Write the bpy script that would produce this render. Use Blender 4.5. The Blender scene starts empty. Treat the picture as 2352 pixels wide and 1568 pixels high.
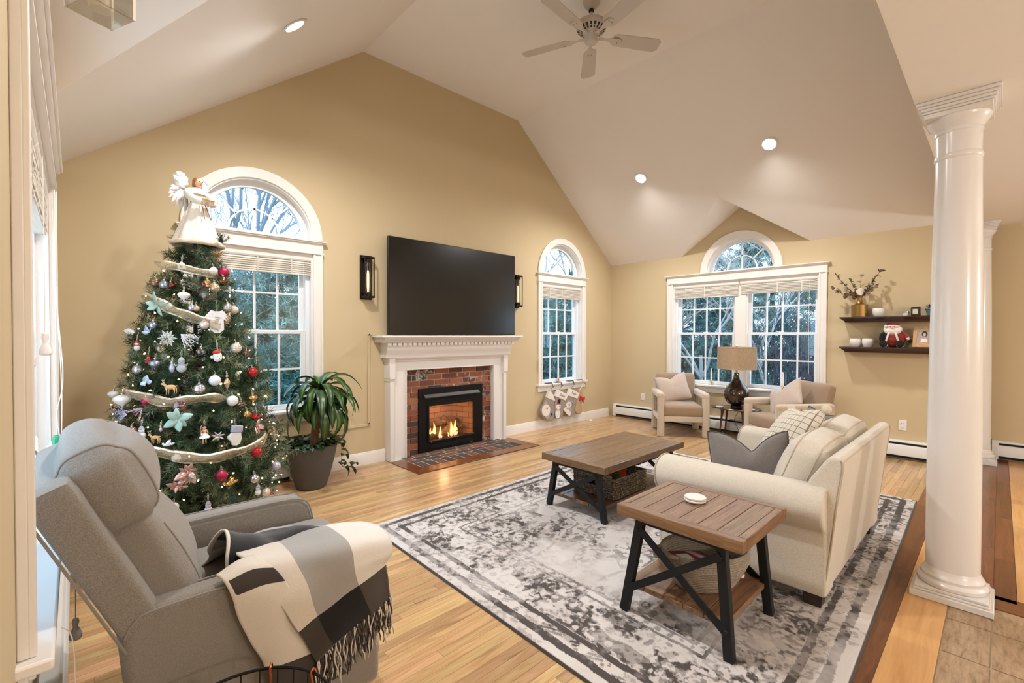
import bpy, bmesh, math, random
import numpy as np
from mathutils import Vector, Matrix, Euler, noise
from mathutils.geometry import tessellate_polygon

S = bpy.context.scene
COL = S.collection
PI = math.pi
RND = random.Random(11)
V = Vector

# ------------------------------------------------------------------ camera, world, lights, exposure
cam_d = bpy.data.cameras.new('camera')
cam_d.sensor_fit = 'HORIZONTAL'; cam_d.sensor_width = 36.0
cam_d.lens = 36.0 * 1060.5 / 2352.0
cam_d.clip_start = 0.02; cam_d.clip_end = 200
cam = bpy.data.objects.new('camera', cam_d); COL.objects.link(cam)
yaw, pitch, roll = math.radians(43.391), math.radians(0.8105), math.radians(-0.116)
fw = V((math.sin(yaw)*math.cos(pitch), math.cos(yaw)*math.cos(pitch), -math.sin(pitch)))
rt = V((math.cos(yaw), -math.sin(yaw), 0)); dn = fw.cross(rt)
rt2 = rt*math.cos(roll) + dn*math.sin(roll); dn2 = -rt*math.sin(roll) + dn*math.cos(roll)
m = Matrix.Identity(4)
for i in range(3):
    m[i][0] = rt2[i]; m[i][1] = -dn2[i]; m[i][2] = -fw[i]
m.translation = V((0, 0, 1.38))
cam.matrix_world = m
S.camera = cam

w = bpy.data.worlds.new('overcast_dusk_sky'); S.world = w; w.use_nodes = True
nt = w.node_tree; bg = nt.nodes['Background']
tc = nt.nodes.new('ShaderNodeTexCoord'); sp = nt.nodes.new('ShaderNodeSeparateXYZ')
cr = nt.nodes.new('ShaderNodeValToRGB')
nt.links.new(tc.outputs['Generated'], sp.inputs[0]); nt.links.new(sp.outputs['Z'], cr.inputs[0])
cr.color_ramp.elements[0].position = 0.0; cr.color_ramp.elements[0].color = (0.72, 0.87, 1.0, 1)
cr.color_ramp.elements[1].position = 0.9; cr.color_ramp.elements[1].color = (0.50, 0.70, 1.0, 1)
nt.links.new(cr.outputs[0], bg.inputs[0]); bg.inputs[1].default_value = SKY = 2.6
S.view_settings.view_transform = 'Standard'; S.view_settings.look = 'None'
S.view_settings.gamma = 1.0; S.view_settings.use_curve_mapping = False
S.view_settings.exposure = 1.02
WARM = (0.985, 0.985, 0.985); NEUT = (0.95, 0.98, 1.05)

def lamp(name, kind, loc, energy, color=WARM, size=0.1, rot=(0, 0, 0), spot=None, blend=0.6):
    d = bpy.data.lights.new(name, kind); d.energy = energy; d.color = color
    if kind == 'AREA': d.shape = 'DISK'; d.size = size
    else: d.shadow_soft_size = size
    if kind == 'SPOT': d.spot_size = spot; d.spot_blend = blend
    o = bpy.data.objects.new(name, d); o.location = loc; o.rotation_euler = rot; COL.objects.link(o)
    return o
DOWN_W, KITCHEN_W = 82, 52
# ------------------------------------------------------------------ helpers
def lin(c):
    if isinstance(c, str): c = tuple(int(c[i:i+2], 16) for i in (0, 2, 4))
    r = []
    for x in c[:3]:
        x /= 255.0
        r.append(x/12.92 if x <= 0.04045 else ((x+0.055)/1.055)**2.4)
    return (*r, 1.0)

class NB:
    """node helper"""
    def __init__(s, name):
        s.m = bpy.data.materials.new(name); s.m.use_nodes = True; s.t = s.m.node_tree
        s.b = s.t.nodes['Principled BSDF']; s.o = s.t.nodes['Material Output']
    def n(s, typ, **kw):
        x = s.t.nodes.new(typ)
        for k, v in kw.items():
            if k in x.inputs: s.set(x.inputs[k], v)
            else: setattr(x, k, v)
        return x
    def set(s, inp, v):
        if isinstance(v, bpy.types.NodeSocket): s.t.links.new(v, inp)
        else: inp.default_value = v
    def link(s, a, b): s.t.links.new(a, b)
    def noise(s, scale, vec=None, detail=3, rough=0.5, dist=0):
        x = s.n('ShaderNodeTexNoise'); x.inputs['Scale'].default_value = scale; x.inputs['Detail'].default_value = detail
        x.inputs['Roughness'].default_value = rough; x.inputs['Distortion'].default_value = dist
        if vec is not None: s.link(vec, x.inputs['Vector'])
        return x.outputs['Fac']
    def coord(s, kind='Object'):
        if kind == 'Position': return s.n('ShaderNodeNewGeometry').outputs['Position']
        return s.n('ShaderNodeTexCoord').outputs[kind]
    def mapping(s, vec, scale=(1, 1, 1), loc=None):
        x = s.n('ShaderNodeMapping'); s.link(vec, x.inputs['Vector']); x.inputs['Scale'].default_value = scale
        if loc is not None: s.set(x.inputs['Location'], loc)
        return x.outputs[0]
    def ramp(s, fac, stops, interp='LINEAR'):
        x = s.n('ShaderNodeValToRGB'); s.link(fac, x.inputs[0]); e = x.color_ramp.elements
        x.color_ramp.interpolation = interp
        while len(e) < len(stops): e.new(0.5)
        for i, (p, c) in enumerate(stops): e[i].position = p; e[i].color = c if len(c) == 4 and max(c) <= 1.0 and isinstance(c[0], float) else lin(c)
        return x.outputs[0]
    def mix(s, f, a, b, typ='MIX'):
        x = s.n('ShaderNodeMix', data_type='RGBA', blend_type=typ)
        s.set(x.inputs[0], f); s.set(x.inputs[6], a); s.set(x.inputs[7], b)
        return x.outputs[2]
    def math(s, op, a, b=0.0):
        x = s.n('ShaderNodeMath', operation=op); s.set(x.inputs[0], a); s.set(x.inputs[1], b)
        return x.outputs[0]
    def bump(s, h, strength=0.3, dist=0.01):
        x = s.n('ShaderNodeBump'); x.inputs['Strength'].default_value = strength; x.inputs['Distance'].default_value = dist
        s.link(h, x.inputs['Height']); s.link(x.outputs[0], s.b.inputs['Normal'])
    def P(s, **kw):
        for k, v in kw.items(): s.set(s.b.inputs[k.replace('_', ' ')], v)
        return s.m

_mats = {}
def mat(name, col, rough=0.6, metal=0.0, bump=0.0, bscale=200, var=0.0, vscale=6, coat=0.0, spec=0.5, sheen=0.0, emis=None, es=0.0, alpha=1.0, rnd=0.0):
    if name in _mats: return _mats[name]
    k = NB(name); c = lin(col)
    out = c
    if var or rnd:
        f = k.noise(vscale, k.coord('Object'), 4)
        lo = tuple(min(1, x*(1-var)) for x in c[:3])+(1,); hi = tuple(min(1, x*(1+var)) for x in c[:3])+(1,)
        out = k.mix(f, lo, hi)
        if rnd:
            hs = k.n('ShaderNodeHueSaturation'); r = k.n('ShaderNodeObjectInfo').outputs['Random']
            k.link(k.math('ADD', k.math('MULTIPLY', r, 2*rnd), 1-rnd), hs.inputs['Value'])
            k.link(out, hs.inputs['Color']); out = hs.outputs[0]
    k.P(Base_Color=out, Roughness=rough, Metallic=metal)
    k.b.inputs['Specular IOR Level'].default_value = spec
    if coat: k.P(Coat_Weight=coat, Coat_Roughness=0.15)
    if sheen: k.P(Sheen_Weight=sheen, Sheen_Roughness=0.5)
    if emis: k.P(Emission_Color=lin(emis), Emission_Strength=es)
    if alpha < 1: k.P(Alpha=alpha)
    if bump: k.bump(k.noise(bscale, k.coord('Object'), 4), bump)
    _mats[name] = k.m
    return k.m

def fabric(name, c1, c2, scale=420, bump=0.35, rough=0.95, sheen=0.25, big=0.08):
    k = NB(name); co = k.coord('Object')
    a = k.noise(scale, co, 2); 
    col = k.ramp(a, [(0.35, c1), (0.65, c2)])
    b = k.noise(4, co, 3)
    col = k.mix(k.math('MULTIPLY', b, big*2), col, (0.12, 0.10, 0.08, 1), 'MULTIPLY') if big else col
    k.P(Base_Color=col, Roughness=rough, Sheen_Weight=sheen); k.b.inputs['Specular IOR Level'].default_value = 0.2
    k.bump(a, bump, 0.004); _mats[name] = k.m
    return k.m

def wood(name, cols, axis='X', grain=1.0, rough=0.4, coat=0.0, space='Position', rnd=0.5, knots=0.25, bump=0.08, vmin=.75, vmax=1.15):
    k = NB(name); co = k.coord(space)
    r = k.n('ShaderNodeObjectInfo').outputs['Random']
    isl = k.n('ShaderNodeNewGeometry').outputs['Random Per Island']
    rr = k.math('FRACT', k.math('ADD', r, isl), 0)
    comb = k.n('ShaderNodeCombineXYZ'); k.link(k.math('MULTIPLY', rr, 37.0), comb.inputs[0]); k.link(k.math('MULTIPLY', rr, 19.0), comb.inputs[1]); k.link(k.math('MULTIPLY', rr, 53.0), comb.inputs[2])
    sc = {'X': (1.2, 14, 14), 'Y': (14, 1.2, 14), 'Z': (14, 14, 1.2)}[axis]
    vec = k.mapping(co, tuple(x*grain for x in sc), comb.outputs[0])
    f = k.noise(2.2, vec, 5, 0.6, 1.2)
    fine = k.noise(9, vec, 3, 0.6)
    c = k.ramp(f, cols)
    if rnd:
        hs = k.n('ShaderNodeHueSaturation'); k.link(c, hs.inputs['Color'])
        k.link(k.math('ADD', k.math('MULTIPLY', rr, vmax-vmin), vmin), hs.inputs['Value'])
        r2 = k.math('FRACT', k.math('MULTIPLY', rr, 7.31), 0)
        k.link(k.math('ADD', k.math('MULTIPLY', r2, 0.03*rnd), 0.5-0.015*rnd), hs.inputs['Hue'])
        c = hs.outputs[0]
    if knots:
        kv = k.mapping(co, tuple(x*0.35*grain for x in sc), comb.outputs[0])
        kn = k.noise(1.6, kv, 2, 0.5, 2.0)
        kf = k.ramp(kn, [(0.66, (0, 0, 0)), (0.74, (255, 255, 255))])
        c = k.mix(k.math('MULTIPLY', kf, knots), c, lin((70, 38, 18)))
    k.P(Base_Color=c, Roughness=rough)
    if coat: k.P(Coat_Weight=coat, Coat_Roughness=0.12)
    k.bump(fine, bump, 0.003); _mats[name] = k.m
    return k.m

class MB:
    def __init__(s): s.v = []; s.f = []; s.mi = []; s.uv = None
    def add(s, vs, fs):
        n = len(s.v); s.v += [tuple(x) for x in vs]; s.f += [tuple(i+n for i in f) for f in fs]; return s
    def box(s, x0, x1, y0, y1, z0, z1, F=None):
        vs = [(x, y, z) for z in (z0, z1) for y in (y0, y1) for x in (x0, x1)]
        if F: vs = [F(*q) for q in vs]
        return s.add(vs, [(0, 2, 3, 1), (4, 5, 7, 6), (0, 1, 5, 4), (2, 6, 7, 3), (0, 4, 6, 2), (1, 3, 7, 5)])
    def cyl(s, p0, p1, r0, r1=None, n=12, caps=True):
        p0, p1 = V(p0), V(p1); r1 = r0 if r1 is None else r1
        d = (p1-p0).normalized(); a = d.orthogonal().normalized(); b = d.cross(a)
        vs = []
        for p, r in ((p0, r0), (p1, r1)):
            vs += [p + (a*math.cos(2*PI*i/n)+b*math.sin(2*PI*i/n))*r for i in range(n)]
        fs = [(i, (i+1) % n, n+(i+1) % n, n+i) for i in range(n)]
        if caps: fs += [tuple(range(n))[::-1], tuple(range(n, 2*n))]
        return s.add(vs, fs)
    def lathe(s, prof, n=24, at=(0, 0, 0), sx=1, sy=1, caps=True, ridge=0, rn=0):
        vs = []; x0, y0, z0 = at
        for r, z in prof:
            for i in range(n):
                t = 2*PI*i/n; rr = r*(1+ridge*math.cos(rn*t)) if ridge else r
                vs.append((x0+rr*sx*math.cos(t), y0+rr*sy*math.sin(t), z0+z))
        fs = []
        for j in range(len(prof)-1):
            for i in range(n):
                fs.append((j*n+i, j*n+(i+1) % n, (j+1)*n+(i+1) % n, (j+1)*n+i))
        if caps:
            fs.append(tuple(range(n))[::-1]); L = (len(prof)-1)*n; fs.append(tuple(range(L, L+n)))
        return s.add(vs, fs)
    def tube(s, pts, r, n=6, closed=False, caps=True):
        pts = [V(p) for p in pts]; m_ = len(pts)
        rs = r if isinstance(r, (list, tuple)) else [r]*m_
        vs = []; a = None
        for i, p in enumerate(pts):
            if closed: d = pts[(i+1) % m_]-pts[i-1]
            else: d = pts[min(i+1, m_-1)]-pts[max(i-1, 0)]
            if d.length < 1e-9: d = V((0, 0, 1))
            d.normalize()
            if a is None: a = d.orthogonal().normalized()
            else:
                a = a-d*a.dot(d)
                a = a.normalized() if a.length > 1e-6 else d.orthogonal().normalized()
            b = d.cross(a)
            vs += [p+(a*math.cos(2*PI*k/n)+b*math.sin(2*PI*k/n))*rs[i] for k in range(n)]
        fs = []
        for i in range(m_ if closed else m_-1):
            j = (i+1) % m_
            for k in range(n): fs.append((i*n+k, i*n+(k+1) % n, j*n+(k+1) % n, j*n+k))
        if not closed and caps: fs += [tuple(range(n))[::-1], tuple(range((m_-1)*n, m_*n))]
        return s.add(vs, fs)
    def ball(s, c, r, nu=16, nv=10):
        r = (r, r, r) if not isinstance(r, (tuple, list)) else r
        vs = [(c[0], c[1], c[2]-r[2])]
        for j in range(1, nv):
            t = PI*j/nv
            for i in range(nu):
                p = 2*PI*i/nu
                vs.append((c[0]+r[0]*math.sin(t)*math.cos(p), c[1]+r[1]*math.sin(t)*math.sin(p), c[2]-r[2]*math.cos(t)))
        vs.append((c[0], c[1], c[2]+r[2])); L = len(vs)-1
        fs = [(0, 1+(i+1) % nu, 1+i) for i in range(nu)]
        for j in range(nv-2):
            for i in range(nu):
                a = 1+j*nu; b = a+nu
                fs.append((a+i, a+(i+1) % nu, b+(i+1) % nu, b+i))
        a = 1+(nv-2)*nu
        fs += [(a+i, a+(i+1) % nu, L) for i in range(nu)]
        return s.add(vs, fs)
    def prism(s, poly, F, t0, t1):
        n = len(poly)
        vs = [F(a, b, t0) for a, b in poly]+[F(a, b, t1) for a, b in poly]
        fs = [tuple(range(n))[::-1], tuple(range(n, 2*n))]
        fs += [(i, (i+1) % n, n+(i+1) % n, n+i) for i in range(n)]
        return s.add(vs, fs)
    def holed(s, outer, holes, F, t0, t1):
        loops = [outer]+holes
        flat = [p for l in loops for p in l]; n = len(flat)
        tris = tessellate_polygon([[V((a, b, 0)) for a, b in l] for l in loops])
        vs = [F(a, b, t0) for a, b in flat]+[F(a, b, t1) for a, b in flat]
        fs = [tuple(t) for t in tris]+[tuple(i+n for i in t)[::-1] for t in tris]
        k = 0
        for l in loops:
            L = len(l)
            fs += [(k+i, k+(i+1) % L, n+k+(i+1) % L, n+k+i) for i in range(L)]
            k += L
        return s.add(vs, fs)
    def grid(s, fn, nu, nv, wrap=False):
        vs = [fn(i/(nu), j/(nv)) for j in range(nv+1) for i in range(nu+1)]
        fs = [(j*(nu+1)+i, j*(nu+1)+i+1, (j+1)*(nu+1)+i+1, (j+1)*(nu+1)+i) for j in range(nv) for i in range(nu)]
        return s.add(vs, fs)
    def soft(s, c, d, r, n=8, bulge=(0, 0, 0), M3=None):
        """rounded box, centre c, full dims d, corner radius r, bulging faces"""
        h = V(d)/2; key = {}; vs = []; fs = []
        r = min(r, *(x*0.98 for x in h))
        def pt(q):
            k = tuple(round(x, 4) for x in q)
            if k in key: return key[k]
            p = V((q[0]*h[0], q[1]*h[1], q[2]*h[2]))
            inn = V(tuple(max(-(h[i]-r), min(h[i]-r, p[i])) for i in range(3)))
            e = p-inn
            if e.length > 1e-9: p = inn+e.normalized()*r if True else p
            u = [max(-1, min(1, x)) for x in q]
            for i in range(3):
                if bulge[i]:
                    o = [j for j in range(3) if j != i]
                    p[i] += bulge[i]*u[i]*(1-u[o[0]]**2)*(1-u[o[1]]**2)
            if M3 is not None: p = M3 @ p
            key[k] = len(vs); vs.append(p+V(c)); return key[k]
        # non uniform param to give resolution at the corners
        P_ = [-1+2*i/n for i in range(n+1)]
        P_ = [math.copysign(abs(x)**0.6, x) for x in P_]
        for ax in range(3):
            o1, o2 = [(1, 2), (2, 0), (0, 1)][ax]
            for sg in (-1, 1):
                for i in range(n):
                    for j in range(n):
                        qs = []
                        for (a, b) in ((i, j), (i+1, j), (i+1, j+1), (i, j+1)):
                            q = [0, 0, 0]; q[ax] = sg; q[o1] = P_[a]; q[o2] = P_[b]; qs.append(pt(q))
                        fs.append(tuple(qs) if sg > 0 else tuple(qs[::-1]))
        return s.add(vs, fs)
    def xf(s, M4):
        s.v = [tuple(M4 @ V(p)) for p in s.v]; return s
    def mesh(s, name, recalc=True, ang=40):
        me = bpy.data.meshes.new(name); me.from_pydata(s.v, [], s.f); 
        if recalc:
            bm = bmesh.new(); bm.from_mesh(me); bmesh.ops.recalc_face_normals(bm, faces=bm.faces); bm.to_mesh(me); bm.free()
        me.polygons.foreach_set('use_smooth', [True]*len(me.polygons))
        if ang < 180: me.set_sharp_from_angle(angle=math.radians(ang))
        me.update(); return me

def wm(o):
    return (wm(o.parent) @ o.matrix_parent_inverse @ o.matrix_basis) if o.parent else o.matrix_basis.copy()

def obj(name, mb, m, parent=None, world=True, bevel=0, seg=2, ang=40, recalc=True, kind=None, label=None, loc=None, rot=None, scale=None):
    me = mb.mesh(name, recalc, ang) if isinstance(mb, MB) else mb
    if m is not None and not me.materials: me.materials.append(m)
    o = bpy.data.objects.new(name, me); COL.objects.link(o)
    if loc is not None: o.location = loc
    if rot is not None: o.rotation_euler = rot
    if scale is not None: o.scale = scale
    if parent is not None:
        o.parent = parent
        if world: o.matrix_parent_inverse = wm(parent).inverted()
    if bevel:
        b = o.modifiers.new('bevel', 'BEVEL'); b.width = bevel; b.segments = seg; b.limit_method = 'ANGLE'; b.angle_limit = math.radians(35)
    if kind: o['kind'] = kind
    if label: o['label'] = label
    return o
def tag(o, label, cat, group=None):
    o['label'] = label; o['category'] = cat
    if group: o['group'] = group
    return o
def thing(name, label, cat, loc=(0, 0, 0), rz=0.0, group=None):
    o = bpy.data.objects.new(name, None); COL.objects.link(o); o.empty_display_size = 0.05
    o.location = loc; o.rotation_euler = (0, 0, rz)
    return tag(o, label, cat, group)
def one(name, mb, m, label, cat, group=None, **kw):
    return tag(obj(name, mb, m, **kw), label, cat, group)
def struct(name, mb, m, **kw):
    return obj(name, mb, m, kind='structure', **kw)
def dup(root, label=None, loc=None, rz=None):
    def rec(o, par):
        c = o.copy(); COL.objects.link(c)
        if par is not None: c.parent = par
        for ch in list(o.children): rec(ch, c)
        return c
    r = rec(root, None)
    if loc is not None: r.location = loc
    if rz is not None: r.rotation_euler = (0, 0, rz)
    if label: r['label'] = label
    return r
def bez(pts, n=12):
    """Catmull-Rom through points"""
    pts = [V(p) for p in pts]; out = []
    for i in range(len(pts)-1):
        p0 = pts[max(i-1, 0)]; p1 = pts[i]; p2 = pts[i+1]; p3 = pts[min(i+2, len(pts)-1)]
        for k in range(n):
            t = k/n
            out.append(0.5*((2*p1)+(p2-p0)*t+(2*p0-5*p1+4*p2-p3)*t*t+(-p0+3*p1-3*p2+p3)*t**3))
    out.append(pts[-1]); return out
def text(name, body, size, m, loc, M3, parent, extrude=0.0006, shear=0.0):
    d = bpy.data.curves.new(name, 'FONT'); d.body = body; d.size = size; d.extrude = extrude; d.shear = shear
    d.align_x = 'CENTER'; d.align_y = 'CENTER'; d.materials.append(m)
    t_ = bpy.data.objects.new(name, d); COL.objects.link(t_); bpy.context.view_layer.update()
    me = bpy.data.meshes.new_from_object(t_.evaluated_get(bpy.context.evaluated_depsgraph_get())); bpy.data.objects.remove(t_); bpy.data.curves.remove(d)
    if not me.materials: me.materials.append(m)
    o = bpy.data.objects.new(name, me); COL.objects.link(o); o['kind'] = 'stuff'
    o.matrix_basis = Matrix.Translation(loc) @ M3.to_4x4()
    o.parent = parent; o.matrix_parent_inverse = wm(parent).inverted()
    return o

from mathutils.bvhtree import BVHTree
def surf(o, c, dirs, off=0.001):
    b = BVHTree.FromPolygons([v.co for v in o.data.vertices], [tuple(q.vertices) for q in o.data.polygons]); out = []
    for d in dirs:
        d = V(d).normalized(); h = b.ray_cast(V(c), d)
        if h[0] is not None: out.append(h[0]+d*off)
    return out
# ------------------------------------------------------------------ shared materials
M_WALL = mat('tan_wall_paint', (204, 184, 148), 0.75, bump=0.05, bscale=700, var=0.02, vscale=2, spec=0.25)
M_CEIL = mat('off_white_ceiling_paint', (240, 233, 226), 0.85, bump=0.06, bscale=500, spec=0.2)
M_TRIM = mat('white_trim_paint', (236, 229, 222), 0.38)
M_TRIM2 = mat('white_mantel_paint', (230, 223, 217), 0.4)
M_COLUMN = mat('white_column_paint', (226, 221, 218), 0.25, coat=0.3)
M_VINYL = mat('white_vinyl', (232, 233, 235), 0.35)
M_BLIND = wood('whitewashed_blind_wood', [(0.3, (205, 195, 180)), (0.7, (228, 220, 208))], axis='Y', space='Object', knots=0, rnd=0.2, rough=0.5)
M_BLACK = mat('black_metal', (22, 21, 21), 0.45, 0.6, bump=0.1, bscale=300)
M_BRONZE = mat('dark_bronze_metal', (40, 34, 30), 0.4, 0.8)
M_BRASS = mat('polished_brass', (196, 160, 90), 0.22, 1.0)
M_GROUT = mat('pale_mortar', (206, 198, 186), 0.95, bump=0.4, bscale=150, var=0.1)
M_TGROUT = mat('beige_tile_grout', (196, 178, 148), 0.9, bump=0.2, bscale=200)
M_WAX = mat('ivory_candle_wax', (238, 234, 226), 0.45)
M_CORD = mat('white_cord', (238, 236, 232), 0.6)
M_DARKCORD = mat('black_cord', (18, 18, 18), 0.5)
def glassy(name, tint=(255, 255, 255), refl=0.10, rough=0.0):
    k = NB(name); t = k.n('ShaderNodeBsdfTransparent'); g = k.n('ShaderNodeBsdfGlossy'); x = k.n('ShaderNodeMixShader')
    lw = k.n('ShaderNodeLayerWeight'); lw.inputs['Blend'].default_value = 0.5
    f5 = k.math('MULTIPLY', k.math('POWER', lw.outputs['Facing'], 5.0), 0.8)
    t.inputs[0].default_value = lin(tint); g.inputs['Roughness'].default_value = rough
    k.link(k.math('ADD', f5, refl), x.inputs[0]); k.link(t.outputs[0], x.inputs[1]); k.link(g.outputs[0], x.inputs[2])
    k.link(x.outputs[0], k.o.inputs['Surface']); return k.m
M_PANE = glassy('window_glass', (238, 246, 250), 0.05)
M_CLEAR = glassy('clear_glass', (246, 244, 240), 0.14)
M_FIREGLASS = glassy('fireplace_glass', (250, 235, 220), 0.05)

def brick_mat(name, stops, white=0.35):
    k = NB(name); r = k.n('ShaderNodeObjectInfo').outputs['Random']; co = k.coord('Position')
    c = k.ramp(r, stops, 'CONSTANT')
    sp = k.noise(60, co, 4, 0.7)
    c = k.mix(k.ramp(sp, [(0.45, (0, 0, 0)), (0.75, (190, 190, 190))]), c, lin((52, 36, 30)))
    if white:
        wn = k.noise(13, co, 5, 0.65, 1.5); r2 = k.math('FRACT', k.math('MULTIPLY', r, 9.7), 0)
        wf = k.math('MULTIPLY', k.ramp(wn, [(0.52, (0, 0, 0)), (0.62, (255, 255, 255))]), k.math('GREATER_THAN', r2, 1-white))
        c = k.mix(k.math('MULTIPLY', wf, 0.75), c, lin((214, 204, 190)))
    k.P(Base_Color=c, Roughness=0.85); k.bump(sp, 0.5, 0.004); return k.m
M_BRICK = brick_mat('red_brick', [(0, (134, 74, 50)), (0.18, (112, 62, 44)), (0.34, (150, 88, 58)), (0.5, (92, 56, 44)), (0.62, (140, 80, 54)), (0.8, (76, 54, 46)), (0.9, (160, 104, 74))], 0.42)
M_HBRICK = brick_mat('dark_hearth_brick', [(0, (98, 74, 64)), (0.2, (80, 68, 64)), (0.4, (122, 80, 62)), (0.55, (70, 62, 60)), (0.7, (138, 84, 64)), (0.82, (86, 72, 68))], 0)
M_PLANK = wood('honey_oak_plank', [(0.25, (178, 134, 90)), (0.5, (206, 166, 118)), (0.75, (222, 188, 142))], 'X', 1.0, 0.28, 0.15, rnd=0.9, knots=0.5, vmin=0.70, vmax=1.10)
M_BORDER = wood('dark_cherry_border', [(0.3, (92, 50, 24)), (0.7, (140, 82, 44))], 'X', 1.0, 0.28, 0.2, rnd=0.5, knots=0.1)
M_BORDERY = wood('dark_cherry_border_across', [(0.3, (92, 50, 24)), (0.7, (140, 82, 44))], 'Y', 1.0, 0.28, 0.2, rnd=0.5, knots=0.1)
M_THRESH = wood('pale_oak_threshold', [(0.3, (196, 144, 88)), (0.7, (222, 174, 116))], 'X', 0.6, 0.3, 0.2, rnd=0.2, knots=0.1)
def tile_mat():
    k = NB('travertine_tile'); co = k.mapping(k.coord('Position'), (7, 30, 20)); f = k.noise(1.5, co, 7, 0.75, 0.2)
    c = k.ramp(f, [(0.3, (112, 86, 64)), (0.48, (160, 132, 102)), (0.7, (182, 156, 126))])
    k.P(Base_Color=c, Roughness=0.45); k.bump(f, 0.15, 0.003); return k.m
M_TILE = tile_mat()

# ------------------------------------------------------------------ room shell
XL, XR, YA, YB, E, ZT = -0.10, 6.73, 4.63, 0.325, 2.575, 4.35
X1, X2, PK, YD0, YD1 = 2.223, 4.485, 3.158, 1.658, 3.355
YM = (YD0+YD1)/2; XD, YK = 7.50, -3.60
FA = lambda a, b, c: (a, YA-c, b)
FBm = lambda a, b, c: (XR-c, a, b)
FL = lambda a, b, c: (XL+c, a, b)
def arc(cx, cz, r, n=28, t0=0, t1=PI): return [(cx+r*math.cos(t0+(t1-t0)*i/n), cz+r*math.sin(t0+(t1-t0)*i/n)) for i in range(n+1)]
def rect(a0, a1, b0, b1): return [(a0, b0), (a1, b0), (a1, b1), (a0, b1)]
W1 = dict(a0=0.714, a1=1.694, ac=1.204, base=2.298, ro=0.577, ri=0.485, rg=0.420, sash=[(0.81, 1.60)], cas=0.088)
W2 = dict(a0=4.975, a1=5.905, ac=5.44, base=2.298, ro=0.553, ri=0.465, rg=0.395, sash=[(5.055, 5.825)], cas=0.088)
W3 = dict(a0=1.557, a1=3.486, ac=2.51, base=2.285, ro=0.548, ri=0.455, rg=0.400, sash=[(1.62, 2.375), (2.625, 3.40)], cas=0.087)
ZS, ZH = 0.66, 2.165
def holes(W): return [rect(W['a0'], W['a1'], ZS-0.03, ZH), arc(W['ac'], W['base'], W['ri'])]

# floor: subfloor slab, then every board as a piece of its own
fl = struct('floor', MB().box(XL-0.3, XD+0.2, YK-0.2, YA+0.3, -0.16, -0.006), M_TGROUT)
UNIT = MB().box(-.5, .5, -.5, .5, -1, 0).mesh('plank_unit', ang=20)
def board(x0, x1, y0, y1, m, name='plank', par=None, z=0.0):
    key = 'u_'+m.name
    me = bpy.data.meshes.get(key)
    if not me: me = UNIT.copy(); me.name = key; me.materials.append(m)
    return obj(name, me, None, par or fl, loc=((x0+x1)/2, (y0+y1)/2, z), scale=(x1-x0-0.0012, y1-y0-0.0012, 0.008))
PW = 0.0508
cands = []
y = 0.455; row = 0
HX0, HX1, HY0 = 2.45, 4.205, 3.94
while y < YA-0.001:
    spans = [(XL, XR+(0.77 if y < 0.3 else 0))]
    if y+PW > HY0: spans = [(XL, HX0), (HX1, XR)]
    for s0, s1 in spans:
        x = s0-RND.random()*1.0
        while x < s1:
            L = RND.uniform(0.55, 1.75); a, b = max(x, s0), min(x+L, s1); x += L
            if b-a < 0.02: continue
            if a > 1.6 and b < 4.98 and y > 0.55 and y+PW < 3.0: continue     # wholly under the rug
            cands.append((a, b, y, min(y+PW, YA)))
    y += PW; row += 1
def psize(c):
    d = math.hypot((c[0]+c[1])/2, (c[2]+c[3])/2); return min(c[1]-c[0], 1.2)/(d*d+0.3) if not (c[3] < 1.5 and c[1] < 0.9) else 0
cands.sort(key=psize, reverse=True)
for c in cands[:255]: board(*c, M_PLANK)
far = MB()
for a, b, y0, y1 in cands[255:]: far.box(a+.0006, b-.0006, y0+.0006, y1-.0006, -0.008, 0)
obj('plank_field', far, M_PLANK, fl, kind='stuff', ang=20)
# border strip beside the rug, pale threshold board, dark strips beyond the column
x = XL
while x < XD:
    L = RND.uniform(1.0, 1.9); board(x, min(x+L, XD), 0.337, 0.455, M_BORDER, 'border_board'); x += L
board(XL, 3.66, 0.170, 0.337, M_THRESH, 'threshold_board'); board(3.66, XD, 0.170, 0.337, M_THRESH, 'threshold_board')
for a, b in ((3.372, 4.32), (4.32, 5.6), (5.6, XD)): board(a, b, 0.010, 0.169, M_BORDER, 'border_board')
for a, b in ((3.5, 4.14), (4.14, 5.1), (5.1, 6.3), (6.3, XD)): board(a, b, -0.075, 0.010, M_BORDER, 'border_board')
b_ = board(3.372, 3.545, -0.9, 0.010, M_BORDERY, 'border_board')
y = -0.077
while y > -0.95:
    x = 3.547 if y > -0.2 else 3.547
    while x < XD:
        L = RND.uniform(0.6, 1.6); board(x, min(x+L, XD), y-0.13, y, M_THRESH); x += L
    y -= 0.13
xs = [3.368-0.274, 2.757]
xj = [3.368, 3.094, 2.755, 2.416, 2.077, 1.738, 1.399, 1.06, 0.721, 0.382, 0.043, XL]
yj = [0.168, 0.012, -0.326, -0.664, -1.0]
for i in range(len(xj)-1):
    for j in range(len(yj)-1):
        g = 0.006
        o = board(xj[i+1]+g/2, xj[i]-g/2, yj[j+1]+g/2, yj[j]-g/2, M_TILE, 'tile', z=-0.001)

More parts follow.
